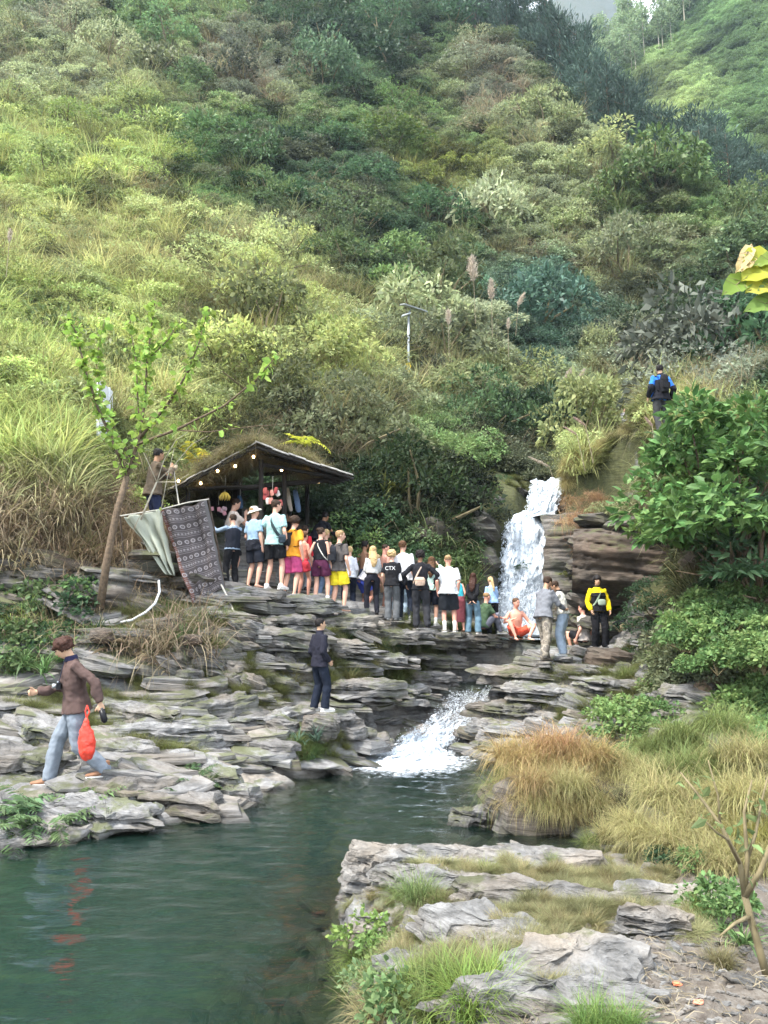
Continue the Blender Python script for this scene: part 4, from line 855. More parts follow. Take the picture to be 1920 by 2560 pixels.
    loft(mb, [hv(0, -.03, -.03 if st not in ('buzz',) else .0), hv(0, -.028, .02), hv(0, -.02, .055), hv(0, -.012, .092 + g * .5), hv(0, -.014, .118 + g)], [(.066 + g, .062 + g), (.076 + g, .078 + g), (.078 + g, .092 + g), (.062 + g, .082 + g), (.02 + g, .03 + g)], hx, 12)
    if st == 'mop': loft(mb, [hv(-.06, .045, .05), hv(0, .088, .052), hv(.06, .045, .05)], [.03, .034, .03], hR @ Vector((0, 0, 1)), 8)
    if st == 'curly':
        rc = random.Random(px)
        for _ in range(26): a = rc.uniform(0, 6.28); e = rc.uniform(-.2, 1.3); q = hv(math.cos(a) * math.cos(e) * .095, -.02 + math.sin(a) * math.cos(e) * .1 * (1 if math.sin(a) < 0 else .6), .03 + math.sin(e) * .1); mb.ball(q, .026, 6, 5)
    if st == 'long': loft(mb, [hv(0, -.04, .03), hv(0, -.082, -.06), up(0, -.12, 1.42), up(0.01, -.13, 1.30), up(0, -.125, 1.2)], [(.08, .06), (.088, .045), (.095, .035), (.085, .03), (.03, .018)], hx, 10); [loft(mb, [hv(s_ * .07, .0, .03), hv(s_ * .085, -.02, -.06), up(s_ * .09, -.06, 1.42)], [.025, .03, .03], hx, 6) for s_ in (-1, 1)]
    if st == 'pony': mb.ball(hv(0, -.12, .03), .03, 8, 6); loft(mb, [hv(0, -.12, .03), hv(.01, -.155, -.03), up(.02, -.14, 1.40), up(.03, -.14, 1.28)], [.03, .04, .04, .018], hx, 8)
    if st == 'bun': mb.ball(hv(0, -.10, .075), .042, 8, 6)
    finish(mb, 'hair', hm, root, .012, .04 if st in ('mop', 'curly') else .024 if st not in ('buzz',) else .006, .5, STRAND)
    # --- clothes
    if covU:
        kind, uc = upper[0], upper[1]; opt = upper[2] if len(upper) > 2 else {}; th = {'tee': .026, 'long': .024, 'jacket': .032, 'tank': .014}[kind]; hem = opt.get('hem', {'tee': .86, 'long': .88, 'jacket': .84, 'tank': 1.0}[kind]); b_ = opt.get('loose', 0)
        mat_ = uc if isinstance(uc, bpy.types.Material) else cloth(uc); mb = MB(); Z0 = hem
        hemR = (.182 * W + th + b_ + .008, .134 + th + b_) if hem < 1.0 else (.135 * W + th + b_, .10 + th + b_)
        mid = [(up(0, 0, 1.06), (.138 * W + th * .8 + b_, .098 + th * .8 + b_))] if hem < 1.0 else []
        seq = [(up(0, 0, Z0), hemR)] + mid + [(up(0, .01, 1.22), ((.14 if fm else .158) * W + th * .8 + b_ * .7, .112 + th * .8)), (up(0, .01, 1.35), ((.155 if fm else .172) * W + th * .6, .10 + th * .7)), (up(0, 0, 1.405), ((.13 if fm else .148) * W + th * .5, .082 + th * .5)), (up(0, 0, 1.445), (.104 * W + th * .3, .078 + th * .3)), (up(0, 0, 1.48 if kind != 'jacket' else 1.50), (.062, .062))]
        loft(mb, [a for a, _ in seq], [b for _, b in seq], Xs, 14)
        for nm in 'rl':
            sh, el, wr = J['sh' + nm], J['el' + nm], J['wr' + nm]; inn = up((.45 if nm == 'r' else -.45) * shw, 0, 1.36)
            if kind == 'tee': loft(mb, [inn, sh, sh.lerp(el, .4), sh.lerp(el, opt.get('sleeve', .72))], [.056 + th * .3, .052 + th * .4, .053 + th * .4, .055 + th * .4], fwd, 9)
            elif kind in ('long', 'jacket'): loft(mb, [inn, sh, sh.lerp(el, .5), el, el.lerp(wr, .5), el.lerp(wr, .93), el.lerp(wr, .97)], [.056 + th * .3, .050 + th * .5, .046 + th * .6, .042 + th * .7, .040 + th * .8, .034 + th * .5, .027 + th * .4], fwd, 9)
        up_o = finish(mb, {'tee': 't_shirt', 'long': 'sweater', 'jacket': 'jacket', 'tank': 'top'}[kind], mat_, root, vox, .036 if vox < .0135 else .04 if kind == 'jacket' else .034, .5)
        if opt.get('collar'): mb = MB(); loft(mb, [up(0, .0, 1.46), up(0, .005, 1.53)], [(.078, .078), (.072, .075)], Xs, 12); finish(mb, 'collar', cloth(opt['collar']), root, .012, .01)
        if opt.get('yoke'):                       # second colour below the chest
            mb = MB(); loft(mb, [a for a, _ in seq[:-3]] + [up(0, .01, opt.get('yokez', 1.25))], [(b[0] + .008, b[1] + .008) for _, b in seq[:-3]] + [(.178 * W + th + .004, .122 + th + .006)], Xs, 14); finish(mb, 'jacket_body', cloth(opt['yoke']), root, vox, .035)
        if opt.get('sleevecol'):
            for nm in 'rl': el, wr = J['el' + nm], J['wr' + nm]; sh = J['sh' + nm]; mb = MB(); loft(mb, [sh.lerp(el, .75), el, el.lerp(wr, .5), el.lerp(wr, .96)], [.064 + th * .5, .052 + th * .8, .048 + th * .8, .042 + th * .4], fwd, 9); finish(mb, 'sleeve', cloth(opt['sleevecol']), root, vox, .03)
    if covL:
        kind, lc = lower[0], lower[1]; opt = lower[2] if len(lower) > 2 else {}; mat_ = lc if isinstance(lc, bpy.types.Material) else cloth(lc); mb = MB(); wd = opt.get('wide', .0)
        loft(mb, [up(0, 0, .85), up(0, 0, .93), up(0, 0, 1.04)], [(.155 * W + .01, .115), (.178 * W, .13), (.148 * W + .006, .112)], Xs, 12)
        if kind == 'skirt':
            l_ = opt.get('len', .5); loft(mb, [up(0, 0, 1.03), up(0, 0, .93), up(0, 0, .93) * .5 + (J['knr'] + J['knl']) * .25, (J['knr'] + J['knl']) * .5 + Vector((0, 0, -.0 - l_ * .35))], [(.15, .11), (.185, .14), (.2 + wd, .15), (.21 + wd, .16)], (1, 0, 0), 14)
        for nm in 'rl':
            hp, kn, an = J['hp' + nm], J['kn' + nm], J['an' + nm]
            if kind == 'shorts': f = opt.get('len', .8); loft(mb, [hp + Vector((0, 0, .05)), hp, hp.lerp(kn, .4), hp.lerp(kn, f)], [.09, .108, .108 + wd * .6, .102 + wd], (1, 0, 0), 10)
            elif kind == 'pants': loft(mb, [hp + Vector((0, 0, .05)), hp, hp.lerp(kn, .4), hp.lerp(kn, .85), kn, kn.lerp(an, .3), kn.lerp(an, .7), kn.lerp(an, .97), an - Vector((0, 0, .035))], [.09, .108, .096 + wd * .4, .076 + wd * .6, .072 + wd * .7, .070 + wd * .8, .063 + wd, .060 + wd, .062 + wd], (1, 0, 0), 10)
        finish(mb, {'shorts': 'shorts', 'pants': opt.get('name', 'trousers'), 'skirt': 'skirt'}[kind], mat_, root, vox, .03, .5)
    if shoes[0] != 'bare':
        for nm in 'rl':
            sgn = 1 if nm == 'r' else -1; an = J['an' + nm]; fd = Vector((sgn * .18, 1, 0)).normalized()
            if shoes[0] in ('sneaker', 'boot'):
                mb = MB(); hi = .09 if shoes[0] == 'boot' else .02
                loft(mb, [an + Vector((0, 0, hi)) - fd * .005, an + Vector((0, 0, -.01)) - fd * .01, an - fd * .02 - Vector((0, 0, .05))], [(.047, .052), (.046, .056), (.045, .06)], (1, 0, 0), 10)
                loft(mb, [an - fd * .075 - Vector((0, 0, .055)), an - fd * .06 - Vector((0, 0, .05)), an + fd * .05 - Vector((0, 0, .048)), an + fd * .13 - Vector((0, 0, .06)), an + fd * .19 - Vector((0, 0, .066)), an + fd * .21 - Vector((0, 0, .07))], [(.03, .03), (.04, .038), (.046, .04), (.05, .028), (.042, .022), (.02, .014)], (1, 0, 0), 10)
                shoe = finish(mb, shoes[0], cloth(shoes[1], .6), root, .011, 0, .5); mb = MB(); V = [an + fd * f + Vector((fd.y, -fd.x, 0)) * s_ * w_ - Vector((0, 0, z_)) for z_ in (.092, .074) for f, w_ in ((-.08, .035), (.04, .045), (.14, .05), (.205, .025)) for s_ in (-1, 1)]
                mb.add(V, [[0, 2, 3, 1], [2, 4, 5, 3], [4, 6, 7, 5], [8, 9, 11, 10], [10, 11, 13, 12], [12, 13, 15, 14], [0, 8, 10, 2], [2, 10, 12, 4], [4, 12, 14, 6], [1, 3, 11, 9], [3, 5, 13, 11], [5, 7, 15, 13], [0, 1, 9, 8], [6, 14, 15, 7]]); mb.build('sole', cloth((.7, .68, .64) if shoes[1][0] > .2 else (.05, .045, .04)), shoe)
            if len(shoes) > 2 and shoes[2]: mb = MB(); loft(mb, [an + Vector((0, 0, -.03)), an + Vector((0, 0, .05)), J['an' + nm].lerp(J['kn' + nm], shoes[2])], [.045, .043, .05], (1, 0, 0), 10); finish(mb, 'sock', cloth((.75, .73, .7) if len(shoes) < 4 else shoes[3]), root, .011, .006)
    if stone and hipz is None or stone == 'force':
        for nm in 'rl':
            an = root.matrix_basis @ J['an' + nm]; pz = (an.x, an.y, base.z + (J['an' + nm].z - .09) * S - .075); o = link('standing_stone', SLAB[rr.randrange(18)], stream_bank, pz, (rr.gauss(0, .02), rr.gauss(0, .02), rr.uniform(0, 6)), (.55, .5, .5))
            o.location.z = pz[2] - max(v.co.z for v in o.data.vertices) * .5 + .075
    info = dict(root=root, J=J, up=up, hv=hv, S=S, Xs=Xs, fwd=fwd, W=W, hR=hR); PEOPLE.append(info)
    return info
def world(info, v):
    r = info['root']; return Matrix.LocRotScale(r.location, r.rotation_euler, r.scale) @ Vector(v)
def strap(info, col, side=1, name='shoulder_strap', th=.03, off=.05, par=None):
    """a strap from one shoulder across to the other hip, front and back"""
    up = info['up']; pts = []
    for a in np.linspace(0, 2 * math.pi, 17):
        f = (1 - math.cos(a)) / 2; x = side * (.09 * (1 - f) - .17 * f); yy = math.sin(a); z = 1.475 * (1 - f) + 1.0 * f; q = .13 + off * .6 if .15 < f < .95 else .06 + off * .3; pts.append(up(x, yy * q, max(z, 1.001)))
    mb = MB(); V = []; n = len(pts)
    loft(mb, pts, [(th, .006)] * n, (0, 0, 1), 6); return mb.build(name, cloth(col), par or info['root'], True)
def rounded_box(name, c, d, mat, parent=None, rot=None, r=.2, disp=.0, vox=.012):
    mb = MB(); R = rot or Matrix.Identity(3); c = Vector(c); dx, dy, dz = d
    V = []
    prof = [(-.5, .55), (-.46, .86), (-.3, 1), (0, 1.04), (.3, 1), (.46, .84), (.5, .5)]
    loft(mb, [c + R @ Vector((0, 0, dz * z)) for z, _ in prof], [(dx / 2 * k, dy / 2 * k) for _, k in prof], R @ Vector((1, 0, 0)), 4)
    V = mb.v; o = mb.build(name, mat, parent, True); md = o.modifiers.new('round', 'SUBSURF'); md.levels = 1; md.render_levels = 2
    if disp: md = o.modifiers.new('folds', 'DISPLACE'); md.texture = FOLD; md.strength = disp; md.texture_coords = 'LOCAL'
    return o
def bag_thing(info, local, dims, col, label, cat='bag', name='shoulder_bag', extra=None, rz=0.0):
    """a bag carried by someone: stands at its own place, not parented to the person"""
    r = info['root']; w_ = world(info, local); t = empty(name, w_, r.rotation_euler.z + rz); tag(t, label, cat); s = info['S']
    rounded_box('bag_body', (0, 0, 0), [q * s for q in dims], cloth(col, .8), t, disp=.01)
    mb = MB().box((0, -dims[1] * s * .50 - .004, dims[2] * s * .12), (dims[0] * s * .8, .012, .012)); mb.build('zip', cloth([q * .5 for q in col]), t)
    if extra: extra(t, s)
    return t
def backpack(info, col, label, dims=(.28, .15, .42), straps=True, rz=0):
    t = bag_thing(info, info['up'](0, -.20, 1.22), dims, col, label, 'backpack', 'backpack', rz=rz)
    s = info['S']
    for sd_ in (-1, 1):
        mb = MB(); pts = [Vector((sd_ * .10, .06, .18)), Vector((sd_ * .12, .16, .235)), Vector((sd_ * .13, .29, .17)), Vector((sd_ * .14, .325, .02)), Vector((sd_ * .15, .2, -.13)), Vector((sd_ * .13, .05, -.16))]
        loft(mb, [p * s for p in pts], [(.022, .007)] * 6, (1, 0, 0), 6); mb.build('strap', cloth([q * .7 for q in col]), t, True)
    mb = MB().box((0, -dims[1] * s * .53, -.07 * s), (.18 * s, .03, .14 * s)); mb.build('pocket', cloth([q * .8 for q in col]), t)
    return t
def phone(p, rz, label, tilt=0, d=(.155, .009, .076), name='phone'):
    t = empty(name, p, rz); tag(t, label, 'phone'); MB().box((0, 0, 0), d).build('case', cloth((.03, .03, .035), .4), t); MB().box((0, -d[1] / 2 - .001, 0), (d[0] * .93, .001, d[2] * .92)).build('screen', plain('phone_screen', (.05, .06, .07), .1, .1), t); t.rotation_euler = (tilt, 0, rz); return t
BLK = (.012, .012, .014); NVY = (.016, .02, .034); WHT = (.62, .61, .60); DEN = (.20, .28, .37); BLUEJ = (.045, .085, .13)
# --- two people on the left and centre
wm = person('man in brown jacket and light jeans striding left over the slate shelf, head bowed', 178, 1962, 9.35, 1.80, head=-108, skin='asian', hair=('mop', 'auburn'), upper=('jacket', (.085, .055, .048), {'collar': (.02, .02, .05), 'hem': .86, 'loose': .012}), lower=('pants', (.17, .195, .225), {'wide': .022, 'name': 'jeans'}),
            shoes=('boot', (.23, .12, .07)), lean=9, twist=16, hyaw=-4, hpitch=26, hand_r=(.0, .34, -.30), el_r=(.4, -1, -.6), hand_l=(.10, -.30, -.42), el_l=(.3, -1, .2), foot_l=(.0, -.36, .09), foot_r=(-.02, .25, 0), kn_r=(.1, 1, -.2), hipz=.90, vox=.012, hands='grip', stone='force')
nm_ = person('man in navy jacket and dark trousers standing alone, hands in pockets, looking right', 797, 1778, 13.2, top=1547, head=52, skin='asian', hair=('short', 'black'), upper=('jacket', (.017, .017, .026), {'hem': .84, 'collar': (.02, .02, .03)}), lower=('pants', (.011, .015, .026), {'wide': .022}), shoes=('sneaker', (.7, .68, .66)),
             hand_r=(.00, .12, -.46), hand_l=(.0, .12, -.46), hyaw=12, hpitch=-6, foot_r=(.04, .05, 0), foot_l=(.04, -.02, 0), vox=.012)
# --- the crowd on the ridge, left to right
GR = None
A = person('bearded man in a cream t-shirt with one hand at his chin, under the hut roof', 578, 1458, 17.4, top=1247, head=60, skin='pale', hair=('short', 'dark'), upper=('tee', (.66, .55, .48)), lower=('shorts', BLK, {'len': .85}), hand_r=(-.14, .26, .02), el_r=(.4, .2, -1), hyaw=10, hpitch=8)
B = person('boy in dark vest over a grey blue hoodie reaching his arm to the hanging cloth', 578, 1466, 15.9, top=1286, head=-38, skin='pale', hair=('short', 'dark'), upper=('long', (.20, .26, .34)), lower=('pants', BLK, {'wide': .012}), shoes=('sneaker', BLK), hand_l=(.12, .46, .05), el_l=(.6, -.2, -.6), hand_r=(-.1, .4, .0), el_r=(.5, 0, -1), hpitch=6)
mb = MB(); u = B['up']; loft(mb, [u(0, 0, .90), u(0, 0, 1.06), u(0, .01, 1.22), u(0, .01, 1.36), u(0, 0, 1.43)], [(.205, .155), (.185, .14), (.20, .15), (.20, .135), (.12, .09)], B['Xs'], 12); finish(mb, 'vest', cloth((.014, .016, .024)), B['root'], .015, .03)
Cc = person('man in cream bucket hat and light blue t-shirt, dark jacket tied round his waist', 632, 1470, 15.9, top=1268, head=35, skin='pale', hair=('short', 'sand'), upper=('tee', (.25, .36, .47)), lower=('shorts', (.02, .022, .03), {'len': .85, 'wide': .015}), hyaw=20, hand_r=(.05, .05, -.54), hand_l=(.02, .2, -.45))
hv = Cc['hv']; mb = MB(); hx = Cc['hR'] @ Vector((1, 0, 0)); loft(mb, [hv(0, -.01, .02), hv(0, -.01, .06), hv(0, -.01, .12), hv(0, -.01, .135)], [(.09, .105), (.088, .103), (.07, .085), (.03, .04)], hx, 14); loft(mb, [hv(0, .005, .015), hv(0, 0, .035), hv(0, -.005, .055)], [(.155, .18), (.13, .15), (.09, .105)], hx, 16); finish(mb, 'bucket_hat', cloth((.62, .60, .50)), Cc['root'], .011, .012)
mb = MB(); u = Cc['up']; loft(mb, [u(0, -.01, .80), u(0, -.01, .92), u(0, 0, 1.02)], [(.20, .16), (.215, .165), (.185, .14)], Cc['Xs'], 12); mb.tube([u(-.05, .16, .98), u(0, .18, .92), u(.02, .17, .78)], [.03, .035, .02], 6); finish(mb, 'tied_jacket', cloth((.015, .016, .022)), Cc['root'], .014, .06)
D = person('tall man in a mint t-shirt and black shorts, dark strap across his back', 683, 1473, 15.8, top=1251, head=22, skin='pale', hair=('short', 'dark'), upper=('tee', (.30, .46, .45)), lower=('shorts', BLK, {'len': .72, 'wide': .02}), shoes=('sneaker', (.75, .74, .72)), hyaw=30, build=1.05)
strap(D, (.03, .045, .05), -1); mb = MB()
bag_thing(D, D['up'](.19, -.10, 1.001) + Vector((.04, 0, -.03)), (.24, .10, .17), (.03, .045, .06), 'dark blue sling bag at the hip of the man in the mint t-shirt', name='sling_bag')
tx = bpy.data.curves.new('back_print', 'FONT'); tx.body = 'surfer'; tx.size = .065; tx.shear = .4; tx.align_x = 'CENTER'; tx.extrude = .0015
def text_mesh(name, tx, mat, parent, loc, rot, sc_=(1, 1, 1)):
    o = bpy.data.objects.new('tmp', tx); me = bpy.data.meshes.new_from_object(o); bpy.data.objects.remove(o); me.materials.clear(); me.materials.append(mat)
    q = link(name, me, parent, loc, rot); q.scale = sc_; return q
E_ = person('man in an orange t-shirt and magenta shorts carrying a black sling pack', 727, 1492, 15.9, top=1292, head=25, skin='pale', hair=('curly', 'dark'), upper=('tee', (.72, .30, .03)), lower=('shorts', (.42, .06, .16), {'len': .9, 'wide': .03}), hyaw=20, build=1.08)
strap(E_, BLK, 1); backpack(E_, (.016, .016, .018), 'black sling pack on the back of the man in orange', (.22, .12, .30))
F_ = person('bare shouldered woman in red shorts half hidden behind the man in orange', 756, 1496, 16.6, top=1330, head=40, skin='pink', hair=('bun', 'brown'), upper=('tank', (.55, .2, .14)), lower=('shorts', (.55, .05, .07), {'len': .5}), fem=True)
Gg = person('person in a red jacket and dark grey cap beside the hut post', 757, 1478, 18.0, top=1314, head=30, skin='pale', hair=('short', 'dark'), upper=('jacket', (.55, .03, .04)), lower=('pants', (.25, .26, .28)), shoes=('sneaker', BLK))
hv = Gg['hv']; hx = Gg['hR'] @ Vector((1, 0, 0)); mb = MB(); loft(mb, [hv(0, -.01, .035), hv(0, -.01, .08), hv(0, -.01, .13)], [(.086, .105), (.08, .10), (.03, .04)], hx, 12); loft(mb, [hv(0, .08, .045), hv(0, .17, .035)], [(.06, .008), (.045, .006)], hx, 8); finish(mb, 'cap', cloth((.07, .075, .085)), Gg['root'], .011)
Hh = person('man in a black jacket leaning forward beside the right hut post', 785, 1440, 18.6, 1.76, head=42, skin='brown', hair=('short', 'black'), upper=('jacket', (.010, .010, .014), {'loose': .02}), lower=('pants', (.02, .03, .07)), shoes=('sneaker', BLK), lean=32, hpitch=10, hand_r=(.0, .42, -.26), hand_l=(.0, .42, -.26))
I_ = person('person in black clothes sitting in the shade of the hut', 722, 1405, 18.9, 1.70, head=-120, skin='brown', hair=('short', 'black'), upper=('jacket', (.010, .010, .013)), lower=('pants', (.012, .012, .016)), shoes=('sneaker', BLK), hipz=.50, foot_r=(.05, .42, 0), foot_l=(.05, .42, 0), hand_r=(-.05, .35, -.35), hand_l=(-.05, .35, -.35))
Jj = person('woman in a black sleeveless top and maroon shorts with a thin white strap', 800, 1511, 16.1, top=1320, head=18, skin='pale', hair=('bun', 'dark'), upper=('tank', (.012, .012, .015), {'loose': .012}), lower=('shorts', (.075, .018, .045), {'len': .62, 'wide': .012}), shoes=('sneaker', (.8, .79, .77), .25), fem=True, hyaw=25, build=1.12)
strap(Jj, (.7, .66, .58), -1, th=.012)
K_ = person('blond woman in a dark top standing behind, only her head and shoulders in view', 812, 1500, 18.6, top=1324, head=30, skin='pale', hair=('bun', 'blond'), upper=('tank', BLK), lower=('pants', (.18, .25, .36), {'name': 'jeans'}), fem=True)
L_ = person('barefoot man in a grey brown t-shirt and yellow shorts looking right', 845, 1529, 16.2, top=1327, head=35, skin='pale', hair=('short', 'sand'), upper=('tee', (.085, .075, .07)), lower=('shorts', (.72, .58, .03), {'len': .78, 'wide': .02}), hyaw=40, foot_r=(.03, .05, 0), hand_r=(.06, .06, -.52))
backpack(L_, (.02, .022, .028), 'slim black backpack on the man in yellow shorts', (.22, .10, .36))
M_ = person('blond woman in a pale grey sweater and black trousers with a backpack', 873, 1526, 17.8, top=1366, head=-15, skin='pale', hair=('short', 'blond'), upper=('long', (.50, .52, .56), {'loose': .015}), lower=('pants', (.012, .016, .03), {'wide': .015}), shoes=('sneaker', BLK), fem=True)
N_ = person('fair haired person in a loose grey top bending over in blue shorts', 905, 1530, 18.0, 1.68, head=60, skin='pink', hair=('short', 'blond'), upper=('tee', (.52, .50, .50)), lower=('shorts', (.05, .08, .42), {'len': .7}), lean=38, hipz=.80, hand_r=(0, .25, -.42), hand_l=(0, .25, -.42), hpitch=15)
O_ = person('woman with long wavy blond hair in a cropped grey sweater and black trousers', 930, 1537, 17.3, top=1366, head=-12, skin='pale', hair=('long', 'blond'), upper=('long', (.42, .42, .41), {'hem': 1.04, 'loose': .03}), lower=('pants', (.014, .014, .02), {'wide': .004}), shoes=('sneaker', BLK), fem=True, hand_r=(-.02, .24, -.26), hand_l=(-.02, .24, -.26))
P_ = person('shirtless man with black hair behind the woman with long blond hair', 912, 1525, 18.9, top=1353, head=45, skin='brown', hair=('short', 'black'), upper=None, lower=('shorts', (.05, .06, .10), {'len': .8}))
Q_ = person('sunburnt shirtless man with a short dark beard in front of the green bushes', 961, 1540, 18.7, top=1361, head=60, skin='pink', hair=('buzz', 'dark'), upper=None, lower=('shorts', (.62, .42, .26), {'len': .75}), build=1.1, hyaw=25)
R_ = person('blond man in a black t-shirt printed with white letters and wide grey trousers', 980, 1552, 17.2, top=1377, head=8, skin='pale', hair=('curly', 'blond'), upper=('tee', (.014, .014, .016), {'loose': .01}), lower=('pants', (.10, .105, .11), {'wide': .028}), shoes=('sneaker', (.2, .2, .2)), hand_r=(-.02, .28, -.3), hyaw=15)
tx = bpy.data.curves.new('shirt_letters', 'FONT'); tx.body = 'CTX'; tx.size = .13; tx.align_x = 'CENTER'; tx.extrude = .002
text_mesh('shirt_letters', tx, cloth((.7, .7, .7)), R_['root'], R_['up'](-.02, -.172, 1.25), (rad(90), 0, 0))
S_ = person('tall man in a white t-shirt and dark trousers, hands at his pockets', 1011, 1550, 17.3, top=1353, head=15, skin='pale', hair=('short', 'brown'), upper=('tee', (.66, .66, .68), {'loose': .02, 'sleeve': .85}), lower=('pants', (.014, .018, .03), {'wide': .015}), shoes=('sneaker', (.3, .3, .3)), build=1.05, hyaw=25, hand_l=(.0, .1, -.48))
S2 = person('person in light blue jeans mostly hidden behind the tall man in white', 999, 1556, 18.2, 1.68, head=20, skin='pale', hair=('short', 'brown'), upper=('long', (.2, .22, .25)), lower=('pants', (.32, .42, .52), {'wide': .025, 'name': 'jeans'}), shoes=('sneaker', (.6, .6, .6)), fem=True)
T_ = person('curly haired person in black jacket and trousers, beige bag at the back', 1052, 1570, 16.9, top=1378, head=5, skin='brown', hair=('curly', 'black'), upper=('jacket', (.014, .014, .017), {'hem': .86}), lower=('pants', (.03, .03, .034), {'wide': .02}), shoes=('sneaker', BLK), hand_r=(.16, .1, -.42), el_r=(1, -.4, 0), hand_l=(.16, .1, -.42), el_l=(1, -.4, 0))
strap(T_, (.5, .38, .30), 1, th=.02)
bag_thing(T_, T_['up'](0, -.21, 1.03), (.34, .12, .20), (.52, .37, .28), 'beige shoulder bag on the back of the person in black')
U_ = person('woman in a mint long sleeved top raising a phone, black shorts and white socks', 1078, 1564, 17.6, top=1392, head=12, skin='pale', hair=('long', 'brown'), upper=('long', (.42, .58, .52)), lower=('shorts', (.015, .018, .03), {'len': .9}), shoes=('sneaker', (.7, .68, .62), .25), fem=True, hand_r=(.02, .30, .16), el_r=(1, .1, -.6), hand_l=(-.12, .34, .16), el_l=(1, .1, -.6))
phone(world(U_, U_['J']['wrr'] + Vector((-.09, .06, .08))), U_['root'].rotation_euler.z, 'phone held up to film by the woman in the mint top')
V_ = person('man in a white t-shirt, black shorts and high white socks seen from behind', 1122, 1580, 17.0, top=1388, head=5, skin='pink', hair=('buzz', 'sand'), upper=('tee', (.60, .60, .60), {'loose': .025, 'sleeve': .85}), lower=('shorts', (.016, .018, .022), {'len': .95, 'wide': .03}), shoes=('sneaker', (.45, .42, .36), .38), build=1.1)
V2 = person('person in a turquoise top and a striped maroon wrap behind the man in white', 1150, 1578, 18.0, top=1432, head=-20, skin='pink', hair=('short', 'brown'), upper=('tank', (.05, .42, .5)), lower=('skirt', (.22, .06, .07), {'len': .6}), fem=True, lean=8)
W_ = person('woman with auburn hair, black top and blue jeans, hands clasped behind her', 1183, 1585, 18.0, top=1433, head=22, skin='pale', hair=('long', 'auburn'), upper=('long', (.012, .012, .014)), lower=('pants', (.12, .20, .26), {'wide': .03, 'name': 'jeans'}), shoes=('sneaker', (.3, .28, .25)), fem=True, hand_r=(-.16, -.14, -.46), el_r=(1, -.5, 0), hand_l=(-.16, -.14, -.46), el_l=(1, -.5, 0))
X_ = person('man in a green t-shirt and grey trousers sitting on the rock between the two women', 1207, 1585, 18.6, 1.75, head=62, skin='pink', hair=('buzz', 'sand'), upper=('tee', (.06, .10, .055)), lower=('pants', (.14, .14, .17), {'wide': .01}), shoes=('sneaker', (.4, .38, .32)), hipz=.22, lean=12, foot_r=(.05, .42, 0), foot_l=(.1, .36, 0), kn_r=(.2, .3, 1), kn_l=(.2, .3, 1), hand_r=(0, .36, -.28), hand_l=(0, .36, -.28))
Y_ = person('blond woman in a light blue sweatshirt and black trousers next to the waterfall', 1232, 1585, 18.8, top=1442, head=-14, skin='pale', hair=('pony', 'blond'), upper=('long', (.28, .42, .66), {'loose': .03, 'hem': .93}), lower=('pants', (.014, .014, .018), {'wide': .018}), shoes=('sneaker', BLK), fem=True, hand_l=(-.03, .25, -.2), hand_r=(-.03, .25, -.2), hpitch=10)
Z_ = person('shirtless man in red shorts sitting in front of the falling water', 1292, 1606, 18.9, 1.78, head=165, skin='pink', hair=('short', 'brown'), upper=None, lower=('shorts', (.62, .09, .05), {'len': .6}), hipz=.26, foot_l=(.05, .42, .05), foot_r=(.1, .36, .05), kn_r=(.5, .3, 1), kn_l=(.9, .3, .8), hand_r=(-.02, .20, -.16), el_r=(.8, -.3, -.8), hand_l=(.16, .3, -.32), hyaw=-20)
# --- right of the fall
AA = person('man in grey long sleeved shirt and camouflage trousers leaning towards his neighbour', 1362, 1652, 15.7, 1.78, head=55, skin='tan', hair=('short', 'dark'), upper=('long', (.15, .155, .17), {'hem': .86, 'loose': .015}), lower=('pants', M['camo_tan'], {'wide': .022}), shoes=('sneaker', (.12, .1, .08)), lean=12, hpitch=22, hand_r=(.0, .36, -.34), hand_l=(-.04, .36, -.30), foot_l=(.02, .16, 0), foot_r=(.02, -.14, 0), build=1.12)
AB = person('man in a cream jacket with a dark scarf and pale jeans bowing his head', 1412, 1640, 16.0, top=1450, head=-60, skin='tan', hair=('short', 'dark'), upper=('jacket', (.60, .57, .50), {'hem': .95, 'collar': (.02, .02, .02)}), lower=('pants', (.34, .41, .50), {'wide': .03, 'name': 'jeans'}), shoes=('sneaker', (.65, .62, .58)), lean=8, hpitch=32, hand_r=(-.04, .32, -.36), hand_l=(-.04, .34, -.36))
AC = person('young man in a yellow and black jacket facing the camera, black trousers', 1500, 1622, 17.2, top=1441, head=172, skin='asian', hair=('mop', 'black'), upper=('jacket', (.75, .55, .01), {'yoke': (.012, .012, .014), 'collar': (.012, .012, .012), 'hem': .88, 'yokez': 1.26}), lower=('pants', (.010, .010, .012), {'wide': .03}), shoes=('sneaker', BLK), hand_r=(.06, .12, -.49), el_r=(.6, -1, 0), hand_l=(.06, .14, -.49), el_l=(.6, -1, 0), vox=.012)
strap(AC, (.22, .28, .20), -1, th=.022, off=.08)
bag_thing(AC, AC['up'](0, .235, 1.10), (.30, .09, .15), (.30, .36, .28), 'sage green waist bag slung across the chest of the man in yellow', name='waist_bag')
AD = person('person in a black t-shirt and tan trousers bending over the rock on the right', 1548, 1612, 17.6, 1.72, head=100, skin='tan', hair=('short', 'dark'), upper=('long', (.014, .016, .02)), lower=('pants', (.50, .40, .24)), shoes=('sneaker', (.5, .4, .28)), hipz=.42, lean=52, foot_r=(.05, .32, 0), foot_l=(.05, .20, 0), kn_r=(.2, 1, .6), kn_l=(.2, 1, .6), hand_r=(0, .3, -.4), hand_l=(0, .3, -.4), hpitch=-25)
